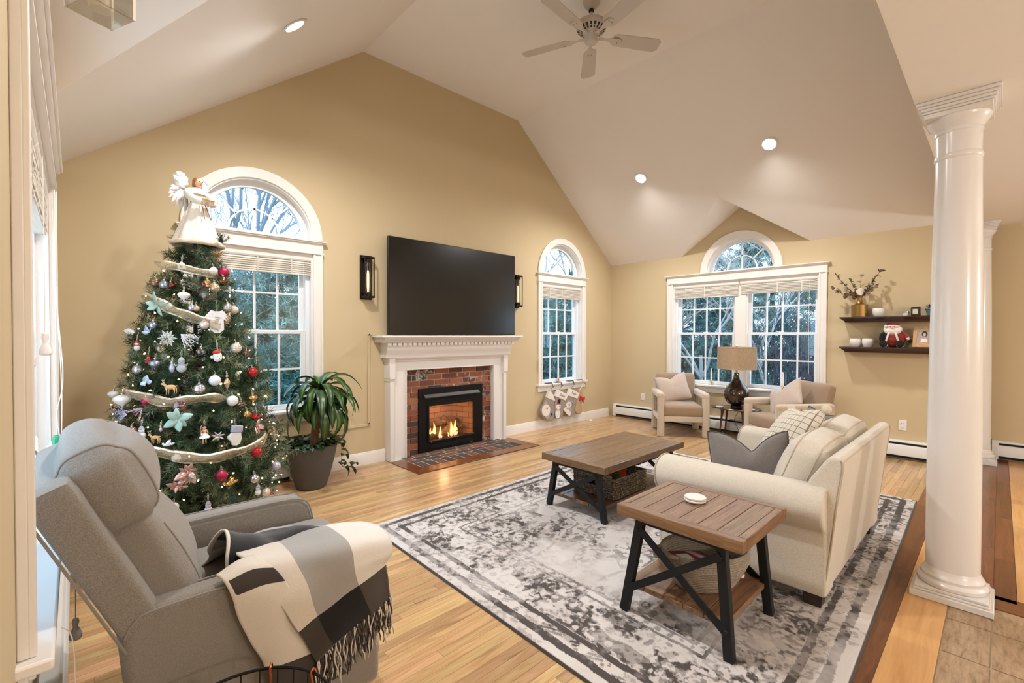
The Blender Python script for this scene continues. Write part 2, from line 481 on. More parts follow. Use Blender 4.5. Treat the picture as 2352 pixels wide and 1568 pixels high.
# walls
wf = MB().holed([(XL-.15, -0.1), (XR+.15, -0.1), (XR+.15, E), (XR, E), (X2, ZT), (X1, ZT), (XL, E), (XL-.15, E)], holes(W1)+holes(W2)+[rect(2.905, 3.745, 0.10, 0.60)], FA, -0.16, 0)
struct('wall_front', wf, M_WALL)
gab = [(YB, -0.1), (YA, -0.1), (YA, E), (YD1, E), (YM, PK), (YD0, E), (YB, E)]
struct('wall_right', MB().holed(gab, holes(W3), FBm, -0.16, 0), M_WALL)
gabl = [(YK, -0.1), (YA, -0.1), (YA, E), (YD1, E), (YM, PK), (YD0, E), (YK, E)]
struct('wall_left', MB().holed(gabl, holes(W3), FL, -0.20, 0), M_WALL)
struct('wall_return', MB().box(XR+0.159, XD, YB+.001, YB+0.16, -0.1, E+0.05), M_WALL)
struct('wall_dining', MB().box(XD, XD+0.15, YK, YB+0.16, -0.1, E+0.05), M_WALL)
struct('wall_back', MB().box(XL-.2, XD+.15, YK-0.15, YK, -0.1, E+0.05), M_WALL)
# ceiling: flat centre strip, two slopes notched by dormers, low flat ceiling behind the columns
kr = (ZT-E)/(XR-X2); kl = (ZT-E)/(X1-XL)
xa = XR-(PK-E)/kr; xb = XL+(PK-E)/kl
zr = lambda x: E+(XR-x)*kr
zl = lambda x: E+(x-XL)*kl
def slab(poly, zf, th=0.12): return MB().prism(poly, lambda a, b, t: (a, b, zf(a)+t), 0, th)
struct('ceiling', MB().box(X1, X2, YB, YA, ZT, ZT+0.12), M_CEIL)
def slopes(poly, zf):
    mb = MB(); tr = tessellate_polygon([[V((a, b, 0)) for a, b in poly]])
    n = len(poly); vs = [(a, b, zf(a)) for a, b in poly]+[(a, b, zf(a)+.12) for a, b in poly]
    fs = [tuple(t) for t in tr]+[tuple(i+n for i in t)[::-1] for t in tr]+[(i, (i+1) % n, n+(i+1) % n, n+i) for i in range(n)]
    return mb.add(vs, fs)
struct('ceiling', slopes([(X2, YB), (XR, YB), (XR, YD0), (xa, YM), (XR, YD1), (XR, YA), (X2, YA)], zr), M_CEIL)
struct('ceiling', slopes([(X1, YB), (XL, YB), (XL, YD0), (xb, YM), (XL, YD1), (XL, YA), (X1, YA)], zl), M_CEIL)
for xw, xp in ((XR, xa), (XL, xb)):
    for yd in (YD0, YD1):
        mb = MB(); p = [(xw, yd, E), (xp, YM, PK), (xw, YM, PK)]
        mb.add(p+[(a, b, c+0.1) for a, b, c in p], [(0, 1, 2), (3, 5, 4), (0, 3, 4, 1), (1, 4, 5, 2), (2, 5, 3, 0)])
        struct('ceiling', mb, M_CEIL)
struct('ceiling', MB().box(XL-.2, XD+.15, YK-.15, YB, E+0.025, E+0.14), M_CEIL)
struct('wall_gable', MB().prism([(XL, E+.03), (XR, E+.03), (X2, ZT), (X1, ZT)], lambda a, b, t: (a, YB-0.1+t, b), 0, 0.1), M_WALL)
# skirting
def skirt(name, x0, x1):
    struct(name, MB().prism([(0, 0), (0.016, 0), (0.016, 0.105), (0.011, 0.118), (0.008, 0.128), (0, 0.132)], lambda a, b, t: (t, YA-a, b), x0, x1), M_TRIM)
skirt('baseboard_front', 4.175, XR-0.08); skirt('baseboard_front', 1.52, 2.458)

# ------------------------------------------------------------------ windows
def window(n, F, W, axis):
    a0, a1, cas, ac, base = W['a0'], W['a1'], W['cas'], W['ac'], W['base']
    root = thing('window_%d' % n, '', ''); del root['label']; del root['category']; root['kind'] = 'structure'
    root.location = F(ac, ZS, 0)
    def part(name, mb, m=M_TRIM, par=root, **kw): return obj(name, mb, m, par, bevel=kw.pop('bevel', 0.003), **kw)
    for s0, s1, inn in ((a0-cas, a0, 1), (a1, a1+cas, 0)):
        mb = MB().box(s0, s1, ZS, ZH, 0, 0.020, F)
        mb.box(*((s1-.018, s1) if inn else (s0, s0+.018)), ZS, ZH, 0.018, 0.026, F)
        mb.box(*((s0, s0+.02) if inn else (s1-.02, s1)), ZS, ZH, 0.018, 0.032, F)
        part('side_casing', mb)
    mb = MB().box(a0-cas-.004, a1+cas+.004, ZH, ZH+0.105, 0, 0.026, F).box(a0-cas-.012, a1+cas+.012, ZH-.004, ZH+0.010, 0, 0.034, F)
    mb.box(a0-cas-.022, a1+cas+.022, ZH+0.100, ZH+0.113, 0, 0.045, F).box(a0-cas-.034, a1+cas+.034, ZH+0.112, ZH+0.124, 0, 0.056, F)
    part('head_trim', mb)
    part('stool', MB().box(a0-cas-.03, a1+cas+.03, ZS-.028, ZS, -0.10, 0.060, F), bevel=0.006)
    part('apron', MB().box(a0-cas, a1+cas, ZS-.115, ZS-.028, 0, 0.018, F).box(a0-cas, a1+cas, ZS-.05, ZS-.03, 0.015, 0.03, F))
    mb = MB().holed(arc(ac, base, W['ro']), [], lambda a, b, t: F(a, b, t), 0, 0) if False else MB()
    o_, i_ = arc(ac, base, W['ro'], 40), arc(ac, base, W['ri'], 40)
    part('arch_casing', MB().prism(o_+i_[::-1], F, 0, 0.024), bevel=0.004, ang=30)
    g_ = arc(ac, base, W['ri']-.012, 40)
    part('arch_jamb', MB().prism(i_+g_[::-1], F, -0.13, 0.004), bevel=0, ang=30)
    r2 = arc(ac, base, W['rg'], 40)
    fr = part('arch_sash', MB().prism(g_+r2[::-1], F, -0.115, -0.075).box(ac-W['ri']+.02, ac+W['ri']-.02, base, base+.030, -0.115, -0.07, F), M_VINYL, bevel=0, ang=30)
    rg = W['rg']; rm = rg*0.5; b2 = base+.02; t_ = 0.008
    k0, k1 = arc(ac, b2, rm+t_, 28), arc(ac, b2, rm-t_, 28)
    obj('muntin', MB().prism(k0+k1[::-1], F, -0.10, -0.088), M_VINYL, fr, ang=30)
    for th in (PI/4, PI/2, 3*PI/4):
        c_, s_ = math.cos(th), math.sin(th); q0 = 0 if th == PI/2 else rm
        pl = [(ac+q0*c_-t_*s_, b2+q0*s_+t_*c_), (ac+q0*c_+t_*s_, b2+q0*s_-t_*c_), (ac+rg*1.0*c_+t_*s_, b2+(rg-.02)*s_-t_*c_), (ac+rg*1.0*c_-t_*s_, b2+(rg-.02)*s_+t_*c_)]
        obj('muntin', MB().prism(pl, F, -0.10, -0.088), M_VINYL, fr)
    obj('pane', MB().prism(arc(ac, base, rg+.005, 40), F, -0.096, -0.092), M_PANE, fr, ang=30)
    # jamb liners and (on the twin window) the mullion between the sashes
    mb = MB().box(a0, a0+.018, ZS, ZH, -0.15, 0.0, F).box(a1-.018, a1, ZS, ZH, -0.15, 0.0, F).box(a0, a1, ZH-.018, ZH, -0.15, 0, F)
    part('jamb', mb, bevel=0)
    if len(W['sash']) == 2:
        part('mullion', MB().box(W['sash'][0][1]+.04, W['sash'][1][0]-.04, ZS, ZH, -0.15, -0.035, F).box(W['sash'][0][1]+.055, W['sash'][1][0]-.055, ZS, ZH, -0.04, -0.022, F))
    ZR = 1.405
    for g0, g1 in W['sash']:
        for up in (0, 1):
            z0, z1 = (ZR+.018, ZH-.045) if up else (ZS+.05, ZR-.018)
            c0, c1 = (-0.135, -0.105) if up else (-0.10, -0.066)
            f_ = 0.042
            mb = MB().holed(rect(g0-f_, g1+f_, z0-.03 if up else ZS+.002, z1+.03), [rect(g0, g1, z0, z1)], F, c0, c1)
            sash = part('sash', mb, M_VINYL, ang=30)
            cm = (c0+c1)/2
            for i in (1, 2, 3):
                q = g0+(g1-g0)*i/4
                obj('muntin', MB().box(q-.009, q+.009, z0, z1, cm-.004, cm+.011, F), M_VINYL, sash)
            zm = (z0+z1)/2
            obj('muntin', MB().box(g0, g1, zm-.009, zm+.009, cm-.004, cm+.010, F), M_VINYL, sash)
            obj('pane', MB().box(g0-.003, g1+.003, z0-.003, z1+.003, cm-.004, cm-.001, F), M_PANE, sash)
            if not up:
                q = (g0+g1)/2
                obj('sash_lock', MB().box(q-.03, q+.03, ZR+.012, ZR+.026, c1-.03, c1-.004, F), M_VINYL, sash, bevel=.004)
        # side stops filling between sash and jamb
    s0, s1 = W['sash'][0][0]-.042, W['sash'][-1][1]+.042
    mb = MB()
    if s0 > a0+.019: mb.box(a0+.017, s0+.002, ZS, ZH, -0.145, -0.05, F)
    if s1 < a1-.019: mb.box(s1-.002, a1-.017, ZS, ZH, -0.145, -0.05, F)
    if mb.v: part('stop', mb, M_VINYL)
    return root
window(1, FA, W1, 'X'); window(2, FA, W2, 'X'); window(3, FBm, W3, 'Y'); window(4, FL, W3, 'Y')

def blind(F, a0, a1, zb, label, cords=()):
    t = thing('wood_blind', label, 'blind', F((a0+a1)/2, ZH, 0))
    obj('valance', MB().prism([(-.062, ZH-.075), (-.006, ZH-.078), (0.004, ZH-.062), (0.000, ZH-.03), (0.008, ZH-.012), (0.006, ZH-.002), (-.062, ZH-.002)], lambda c, b, a: F(a, b, c), a0+.004, a1-.004), M_TRIM, t, bevel=.002)
    n = max(4, int((ZH-.078-zb)/0.019)); dz = (ZH-.080-zb)/n
    for i in range(n):
        z = zb+dz*i; j = RND.uniform(-.003, .003)
        if i == 0: obj('bottom_rail', MB().box(a0+.012, a1-.012, z, z+dz*.85, -.055, -.008, F), M_BLIND, t, bevel=.003)
        else: obj('slat', MB().box(a0+.012, a1-.012, z, z+dz*.80, -.056+j, -.006+j, F), M_BLIND, t, bevel=.002)
    mb = MB()
    for q in (0.2, 0.5, 0.8):
        a = a0+(a1-a0)*q; mb.box(a-.006, a+.006, zb, ZH-.07, -.008, -.003, F)
    obj('ladder_tape', mb, M_BLIND, t)
    for i, pts in enumerate(cords):
        obj('lift_cord', MB().tube(bez(pts, 6), 0.0016, 5), M_CORD, t)
    return t
def tassel(mb, p, s=1.0):
    return mb.lathe([(0.002*s, 0), (0.006*s, -.002*s), (0.0075*s, -.012*s), (0.005*s, -.022*s), (0.008*s, -.030*s), (0.013*s, -.042*s), (0.013*s, -.052*s), (0.009*s, -.056*s)], 12, p)
blind(FA, 0.714, 1.694, 1.953, 'whitewashed wood blind drawn up at the arched window behind the tree', [[FA(1.60, 2.09, 0.0), FA(1.61, 1.7, -.01), FA(1.60, 1.30, -.005)]])
blind(FA, 4.975, 5.905, 1.935, 'narrow whitewashed wood blind above the hanging stockings')
b3 = blind(FBm, 2.515, 3.486, 1.935, 'wood blind over the left half of the twin window behind the lamp', [[FBm(3.44, 2.09, 0.0), FBm(3.445, 1.7, 0), FBm(3.44, 1.34, 0)]])
b3b = blind(FBm, 1.557, 2.505, 1.950, 'wood blind over the right half of the twin window behind the lamp', [[FBm(1.66, 2.08, 0.0), FBm(1.665, 1.5, 0), FBm(1.66, 0.9, 0)]])
b4 = blind(FL, 1.557, 2.505, 1.90, 'raised wood blind nearest the photo edge on the left window')
b5 = blind(FL, 2.515, 3.486, 1.90, 'raised wood blind at the far end of the left window')
for par, y0, yt, zc in ((b4, 1.60, 1.545, 1.39), (b5, 2.56, 2.60, 1.385)):
    mb = MB(); mb.tube(bez([(XL+.012, y0, 2.07), (XL+.014, y0, 1.8), (XL+.012, yt, zc)], 6), 0.0015, 5)
    obj('pull_cord', mb, M_CORD, par); obj('cord_tassel', tassel(MB(), (XL+.012, yt, zc), 1.6), M_TRIM, par)
mb = MB()
mb.tube(bez([(XL+.014, 3.40, 2.08), (XL+.03, 3.40, 1.55), (XL+.045, 3.38, 1.1), (XL+.04, 3.36, .75)], 8), 0.0022, 5)
mb.tube(bez([(XL+.014, 3.41, 2.08), (XL+.03, 3.41, 1.55), (XL+.05, 3.41, 1.15), (XL+.025, 3.42, .95), (XL+.05, 3.40, .74)], 8), 0.0022, 5)
obj('lift_cord', mb, M_CORD, b5)
for yt, zc in ((2.14, 0.42), (1.62, 0.28)):
    mb = MB(); mb.tube(bez([(XL+.068, yt, .640), (XL+.090, yt, .58), (XL+.092, yt, zc)], 6), 0.0014, 5); tassel(mb, (XL+.092, yt, zc), 1.3)
    obj('cord_end', mb, M_TRIM, b4)
# ------------------------------------------------------------------ fireplace with mantel
FX = 3.315
fp = thing('fireplace', 'white mantel fireplace with brick surround under the television', 'fireplace', (FX, YA, 0))
mp = lambda n, mb, m=M_TRIM2, par=fp, bevel=.003, **k: obj(n, mb, m, par, bevel=bevel, **k)
OX0, OX1, OZ = 2.675, 3.955, 0.985
for x0, x1, s in ((2.462, OX0, 1), (OX1, 4.168, -1)):
    mb = MB().box(x0, x1, YA-0.085, YA, 0, OZ)
    q0, q1 = (x0, x0+.045) if s > 0 else (x1-.045, x1)
    mb.box(q0, q1, YA-0.115, YA-.08, 0, 0.90); mb.box(q0+.012*s, q1-.01*s if s > 0 else q1+.012, YA-.125, YA-.1, 0, .90) if False else None
    q2, q3 = (x0+.05, x0+.056) if s > 0 else (x1-.056, x1-.05)
    mb.box(q2, q3, YA-.092, YA-.08, 0, OZ)
    q4, q5 = (x1-.012, x1) if s > 0 else (x0, x0+.012)
    mb.box(q4, q5, YA-.10, YA-.08, 0, OZ)
    mp('pilaster', mb)
    a, b = (x0-.012, x0+.055) if s > 0 else (x1-.055, x1+.012)
    mp('corner_block', MB().box(a, b, YA-.13, YA, 0.905, 1.115))
    mp('corner_block', MB().prism([(0, .912), (.126, .912), (.133, .904), (.118, .885), (.115, .872), (0, .872)], lambda p, z, t: (t, YA-p, z), a+.004, b-.004))
mp('frieze', MB().box(2.462, 4.168, YA-.085, YA, OZ, 1.115).box(OX0, OX1, YA-.10, YA-.08, OZ-.001, OZ+.012))
mp('lower_moulding', MB().prism([(0, 1.085), (.10, 1.085), (.105, 1.10), (.125, 1.112), (.135, 1.13), (0, 1.13)], lambda p, z, t: (t, YA-p, z), 2.440, 4.190))
mp('cove_moulding', MB().prism([(0, 1.128), (.128, 1.128), (.128, 1.150), (.138, 1.175), (.155, 1.205), (.160, 1.232), (.160, 1.262), (0, 1.262)], lambda p, z, t: (t, YA-p, z), 2.405, 4.225))
mb = MB()
n_d = 30
dd = MB().box(-.5, .5, -.5, .5, -.5, .5).mesh('dentil_unit', ang=20); dd.materials.append(M_TRIM2)
for i in range(n_d):
    x = 2.385+(4.245-2.385)*(i+.5)/n_d
    obj('dentil', dd, None, fp, loc=(x, YA-.172, 1.277), scale=(.040, .034, .030))
mp('dentil_band', MB().box(2.400, 4.230, YA-.162, YA, 1.260, 1.296))
mp('crown', MB().prism([(0, 1.294), (.195, 1.294), (.200, 1.305), (.222, 1.322), (.245, 1.340), (.250, 1.350), (0, 1.350)], lambda p, z, t: (t, YA-p, z), 2.335, 4.295))
mp('mantel_shelf', MB().box(2.300, 4.330, YA-.268, YA, 1.348, 1.371), bevel=.006)
# brick surround
mp('mortar', MB().box(OX0, 2.86, YA-.030, YA, 0, OZ).box(3.79, OX1, YA-.03, YA, 0, OZ).box(2.86, 3.79, YA-.03, YA, .70, OZ), M_GROUT, bevel=0, kind='stuff')
BU = MB().box(-.5, .5, -.5, .5, -.5, .5).mesh('brick_unit', ang=20); BU.materials.append(M_BRICK)
def brick(x0, x1, z0, z1, par=fp, yy=YA-.040):
    obj('brick', BU, None, par, loc=((x0+x1)/2, YA-.022+RND.uniform(-.002, .002), (z0+z1)/2), scale=(x1-x0, .04, z1-z0))
PZ = 0.0655
for r in range(15):
    z0, z1 = r*PZ+.004, (r+1)*PZ-.005
    if z0 > .70:
        x = OX0-(0.10 if r % 2 else 0.0)
        while x < OX1:
            a, b = max(x, OX0+.003), min(x+.2, OX1-.003)
            if b-a > .02: brick(a, b-.009, z0, min(z1, OZ-.002))
            x += .208
    else:
        if r % 2: brick(OX0+.003, 2.852, z0, z1); brick(3.80, OX1-.003, z0, z1)
        else:
            brick(OX0+.003, 2.748, z0, z1); brick(2.757, 2.852, z0, z1)
            brick(3.80, 3.858, z0, z1); brick(3.867, OX1-.003, z0, z1)
# hearth let into the floor
he = thing('hearth', 'dark brick hearth set flush in a cherry wood border before the fireplace', 'hearth', (3.33, 4.25, 0))
obj('mortar_bed', MB().box(HX0+.02, HX1-.02, HY0+.01, YA-.0, -.006, .004), M_GROUT, he, kind='stuff')
def hboard(pts): 
    return obj('border_board', MB().prism(pts, lambda a, b, t: (a, b, t), -.006, .008), M_BORDER, he, bevel=.002)
bi = .15
hboard([(HX0, HY0), (HX1, HY0), (HX1-bi, HY0+bi), (HX0+bi, HY0+bi)])
hboard([(HX0, HY0), (HX0+bi, HY0+bi), (HX0+bi, YA-.13), (HX0, YA-.13)])
hboard([(HX1, HY0), (HX1, YA-.13), (HX1-bi, YA-.13), (HX1-bi, HY0+bi)])
HB = MB().box(-.5, .5, -.5, .5, -.5, .5).mesh('hearth_brick_unit', ang=20); HB.materials.append(M_HBRICK)
hx0, hx1, hy0 = HX0+bi+.004, HX1-bi-.004, HY0+bi+.004
x = hx0; wS = (hx1-hx0)/13
for i in range(13):
    obj('brick', HB, None, he, loc=(hx0+wS*(i+.5), hy0+.098, .002), scale=(wS-.018, .186, .012))
for r, off in ((0, 0), (1, .1), (2, 0.05)):
    y0 = hy0+.205+r*.098; x = hx0-off
    while x < hx1-.03:
        a, b = max(x, hx0), min(x+.2, hx1)
        if b-a > .03: obj('brick', HB, None, he, loc=((a+b)/2, y0+.044, .002), scale=(b-a-.014, .080, .012))
        x += .205
# gas insert
fi = thing('fireplace_insert', 'black gas fireplace insert with glass front and burning logs', 'fireplace', (3.325, YA-.05, 0.02))
IX0, IX1, IZ1 = 2.852, 3.798, .757
obj('face_frame', MB().holed(rect(IX0, IX1, .014, IZ1), [rect(2.99, 3.655, .135, .545)], FA, .035, .062), M_BLACK, fi, bevel=.003)
obj('door_frame', MB().holed(rect(2.965, 3.68, .11, .57), [rect(2.99, 3.655, .135, .545)], FA, .06, .072), M_BLACK, fi, bevel=.003)
obj('canopy_bar', MB().prism([(.06, .66), (.095, .645), (.10, .655), (.065, .685)], lambda p, z, t: (t, YA-p, z), 2.92, 3.73), mat('worn_grey_metal', (96, 94, 92), .45, .6), fi)
for z0 in (.60, .05):
    for i in range(3):
        obj('louver', MB().box(3.02, 3.64, YA-.066, YA-.058, z0+i*.016, z0+i*.016+.008), mat('matte_black', (6, 6, 6), .8), fi)
for p in ((3.01, .126), (3.64, .142)):
    obj('knob', MB().cyl((p[0], YA-.062, p[1]), (p[0], YA-.085, p[1]), .009, .008, 10), M_BRASS, fi)
obj('maker_plate', MB().box(3.60, 3.635, YA-.064, YA-.060, .033, .043), mat('silver_badge', (160, 158, 150), .3, 1), fi)
obj('glass', MB().box(2.985, 3.66, YA-.052, YA-.048, .13, .55), M_FIREGLASS, fi)
M_FB = mat('tan_firebrick', (190, 146, 108), .9, bump=.3, bscale=90, var=.15, vscale=14, rnd=.12)
bx = [(2.93, -.01), (3.72, -.01), (3.60, -.33), (3.05, -.33)]
obj('firebox_shell', MB().prism([(2.91, -.02), (3.735, -.02), (3.735, -.40), (2.91, -.40)], lambda a, c, t: (a, YA-c, t), .06, .10).prism([(2.91, -.02), (3.735, -.02), (3.735, -.40), (2.91, -.40)], lambda a, c, t: (a, YA-c, t), .595, .62).box(2.91, 3.735, YA+.37, YA+.40, .06, .62).box(2.905, 2.925, YA, YA+.4, .06, .62).box(3.72, 3.745, YA, YA+.4, .06, .62), mat('soot_grey', (70, 60, 52), .95), fi)
FBU = MB().box(-.5, .5, -.5, .5, -.5, .5).mesh('firebrick_unit', ang=20); FBU.materials.append(M_FB)
for r in range(7):
    z = .105+r*.07
    for (p0, p1) in (((2.93, 0), (3.06, .33)), ((3.06, .34), (3.60, .34)), ((3.60, .33), (3.72, 0))):
        L = math.dist(p0, p1); n = 1 if L < .3 else (3 if L > .45 else 2); ang = math.atan2(p1[1]-p0[1], p1[0]-p0[0])
        n = 2 if L < .45 else 3
        cuts = [0]+[(i+(.5 if r % 2 else 1))/n for i in range(n-1 if not r % 2 else n)]+[1]
        for q0, q1 in zip(cuts[:-1], cuts[1:]):
            if q1-q0 < .02: continue
            qm = (q0+q1)/2
            obj('firebrick', FBU, None, fi, loc=(p0[0]+(p1[0]-p0[0])*qm, YA+p0[1]+(p1[1]-p0[1])*qm, z+.033), rot=(0, 0, ang), scale=((q1-q0)*L-.006, .02, .064))
M_LOG = wood('charred_log_bark', [(.3, (60, 46, 36)), (.55, (120, 94, 70)), (.75, (170, 140, 108))], 'X', 2.0, .95, space='Object', knots=.4, rnd=.3, bump=.5)
for p0, p1, r in (((3.02, .20, .17), (3.62, .22, .19), .05), ((3.05, .08, .15), (3.45, .14, .18), .04), ((3.25, .06, .14), (3.58, .20, .28), .038), ((3.48, .08, .15), (3.40, .26, .34), .034), ((3.08, .24, .25), (3.40, .18, .28), .036), ((3.50, .20, .26), (3.62, .12, .20), .03)):
    a, b = V((p0[0], YA+p0[1], p0[2])), V((p1[0], YA+p1[1], p1[2]))
    pts = [a.lerp(b, i/8)+V((RND.uniform(-.006, .006), RND.uniform(-.006, .006), RND.uniform(-.01, .01))) for i in range(9)]
    obj('log', MB().tube(pts, [r*RND.uniform(.85, 1.12) for _ in pts], 10), M_LOG, fi, ang=180)
obj('ember_bed', MB().grid(lambda u, v: (3.0+.62*u, YA+.02+.3*v, .112+.012*noise.noise((u*9, v*9, 1))), 24, 14), mat('ash_embers', (96, 78, 64), 1, bump=.6, bscale=60, var=.3, vscale=40), fi, ang=180)
def flame_mat():
    k = NB('gas_flame'); e = k.n('ShaderNodeEmission'); z = k.n('ShaderNodeSeparateXYZ'); k.link(k.coord('Generated'), z.inputs[0])
    c = k.ramp(z.outputs['Z'], [(0, (150, 110, 230)), (.12, (255, 150, 90)), (.45, (255, 206, 140)), (1, (255, 160, 70))])
    k.link(c, e.inputs[0]); e.inputs[1].default_value = 2.2; k.link(e.outputs[0], k.o.inputs['Surface']); return k.m
M_FLAME = flame_mat()
for i in range(15):
    x = 3.10+.40*(i/14)+RND.uniform(-.012, .012); y = YA+.05+RND.uniform(0, .06); h = RND.choice([.06, .08, .10, .14, .19, .07]); r = h*.10+.004
    lean = RND.uniform(-.03, .03)
    pts = [(x+lean*(t**1.5)+.006*math.sin(t*7+i), y+.01*math.sin(i+t*5), .122+h*t) for t in (0, .15, .35, .55, .75, .9, 1)]
    obj('flame', MB().tube(pts, [r*q for q in (.5, .95, 1, .75, .5, .25, .04)], 6), M_FLAME, fi, ang=180)
lamp('fire_glow', 'POINT', (3.30, YA+.08, .40), 1.3, (1, .70, .45), .06)

# ------------------------------------------------------------------ television
tv = thing('television', 'large black flat screen television standing above the mantel', 'television', (3.37, YA-.13, 1.38))
TX0, TX1, TZ0, TZ1 = 2.435, 4.300, 1.378, 2.44
def tvm():
    k = NB('tv_screen'); k.P(Base_Color=lin((14, 13, 12)), Roughness=.22, Coat_Weight=.3, Coat_Roughness=.25); return k.m
obj('frame', MB().box(TX0, TX1, YA-.135, YA-.09, TZ0, TZ1), mat('tv_bezel', (20, 19, 18), .35), tv, bevel=.004)
obj('screen', MB().box(TX0+.009, TX1-.009, YA-.1375, YA-.134, TZ0+.018, TZ1-.009), tvm(), tv)
obj('bottom_bezel', MB().box(TX0+.004, TX1-.004, YA-.139, YA-.134, TZ0+.001, TZ0+.017), mat('tv_bezel_grey', (48, 44, 42), .3, .6), tv)
obj('wall_bracket', MB().box(3.05, 3.65, YA-.09, YA, 1.6, 2.1), M_BLACK, tv)

# ------------------------------------------------------------------ wall sconces
def sconce(x, label):
    t = thing('wall_sconce', label, 'sconce', (x, YA, 1.98))
    p = lambda n, mb, m=M_BRONZE, **k: obj(n, mb, m, t, **k)
    p('back_plate', MB().box(x-.065, x+.065, YA-.018, YA, 1.75, 2.215), bevel=.003)
    for z in (1.765, 2.175): p('end_block', MB().box(x-.058, x+.058, YA-.10, YA-.015, z, z+.022), bevel=.004); 
    for z0, z1 in ((1.787, 1.82), (2.142, 2.175)): p('collar', MB().cyl((x, YA-.058, z0), (x, YA-.058, z1), .036, n=20))
    for sx in (-.052, .052): p('side_rod', MB().cyl((x+sx, YA-.094, 1.77), (x+sx, YA-.094, 2.19), .006, n=8))
    p('glass_tube', MB().lathe([(.031, 1.815), (.031, 2.145)], 20, (x, YA-.058, 0), caps=False), M_CLEAR)
    p('bulb', MB().lathe([(.008, 1.83), (.010, 1.86), (.013, 1.89), (.013, 2.02), (.008, 2.05), (.002, 2.06)], 12, (x, YA-.058, 0)), mat('frosted_bulb', (232, 214, 190), .3, emis=(255, 214, 170), es=.6))
    return t
sconce(2.238, 'dark bronze wall sconce left of the television')
sconce(4.43, 'dark bronze wall sconce half hidden behind the right edge of the television')

# cord cover on the wall
cc = thing('cord_cover', 'wall coloured cord channel running down from the mantel to behind the potted plant', 'cord cover', (2.27, YA, .9))
obj('channel', MB().box(2.255, 2.282, YA-.014, YA, .405, 1.375), M_WALL, cc, bevel=.003)
obj('channel', MB().box(1.75, 2.258, YA-.014, YA, .405, .432), M_WALL, cc, bevel=.003)
obj('channel', MB().box(2.280, 2.44, YA-.012, YA, 1.376, 1.390), M_WALL, cc, bevel=.003)
obj('cord_stub', MB().tube(bez([(2.282, YA-.01, 1.378), (2.27, YA-.03, 1.385), (2.255, YA-.035, 1.375)], 5), .006), M_DARKCORD, cc)
obj('cord_stub', MB().tube([(2.252, YA-.02, .43), (2.275, YA-.02, .438)], .006), M_DARKCORD, cc)

# ------------------------------------------------------------------ baseboard heaters
M_HEAT = mat('white_heater_enamel', (226, 224, 220), .4)
M_SLOT = mat('dark_heater_slot', (14, 14, 15), .8)
def heater(F, a0, a1, label, caps=(1, 1), cat='heater'):
    t = thing('baseboard_heater', label, cat, F((a0+a1)/2, 0, .03))
    pf = lambda poly, x0, x1: MB().prism(poly, lambda c, b, a: F(a, b, c), x0, x1)
    obj('back_plate', pf([(.001, .01), (.012, .01), (.012, .205), (.001, .205)], a0, a1), M_HEAT, t)
    obj('top_cover', pf([(.001, .200), (.052, .200), (.055, .190), (.058, .197), (.050, .212), (.001, .214)], a0, a1), M_HEAT, t)
    obj('front_panel', pf([(.060, .050), (.068, .048), (.070, .150), (.060, .165), (.052, .168), (.058, .148)], a0, a1), M_HEAT, t, bevel=.001)
    obj('dark_slot', pf([(.012, .012), (.050, .02), (.050, .19), (.012, .19)], a0+.004, a1-.004), M_SLOT, t)
    for i, q in enumerate((a0, a1)):
        if caps[i]:
            e0, e1 = (q-.004, q+.05) if i == 0 else (q-.05, q+.004)
            obj('end_cap', pf([(.0005, .012), (.074, .012), (.076, .150), (.060, .205), (.052, .217), (.0005, .219)], e0, e1), M_HEAT, t, bevel=.003)
    return t
heater(FBm, 0.40, 4.53, 'long white baseboard heater under the twin window behind the armchairs')
heater(FA, 0.05, 1.50, 'white baseboard heater behind the Christmas tree and potted plant')
heater(FL, 0.9, 4.45, 'white baseboard heater under the left window sill beside the recliner')
heater(lambda a, b, c: (XD-c, a, b), -2.6, 0.05, 'white baseboard heater on the far right wall beyond the columns')

# ------------------------------------------------------------------ columns
def column(x, y, label):
    t = thing('round_column', label, 'column', (x, y, 0)); h = .158
    p = lambda n, mb, **k: obj(n, mb, M_COLUMN, t, **k)
    p('plinth', MB().box(x-h, x+h, y-h, y+h, 0, .034).box(x-h+.012, x+h-.012, y-h+.012, y+h-.012, .034, .046).box(x-h+.018, x+h-.018, y-h+.018, y+h-.018, .046, .062), bevel=.004)
    p('base_ring', MB().lathe([(.135, .060), (.142, .068), (.142, .082), (.136, .092), (.128, .098), (.126, .106), (.127, .112), (.122, .122), (.116, .128), (.112, .140), (.108, .150)], 48, (x, y, 0)), ang=30)
    p('shaft', MB().lathe([(.108, .145), (.108, .5), (.107, .9), (.103, 1.4), (.098, 1.8), (.092, 2.20), (.091, 2.30), (.095, 2.305), (.097, 2.315), (.095, 2.325), (.090, 2.33), (.090, 2.44)], 48, (x, y, 0)), ang=30)
    p('capital', MB().lathe([(.090, 2.435), (.095, 2.44), (.095, 2.452), (.092, 2.458), (.100, 2.470), (.116, 2.492), (.124, 2.505), (.126, 2.520)], 48, (x, y, 0)), ang=30)
    mb = MB()
    for z0, z1, hh in ((2.515, 2.540, .128), (2.540, 2.552, .136), (2.552, 2.568, .142), (2.568, 2.582, .150), (2.582, 2.5995, .158)): mb.box(x-hh, x+hh, y-hh, y+hh, z0, z1)
    p('abacus', mb, bevel=.004)
    return t
column(3.387, .163, 'white round column with square plinth nearest the camera beside the tiles')
column(7.21, .166, 'far white round column behind the near column by the right wall')

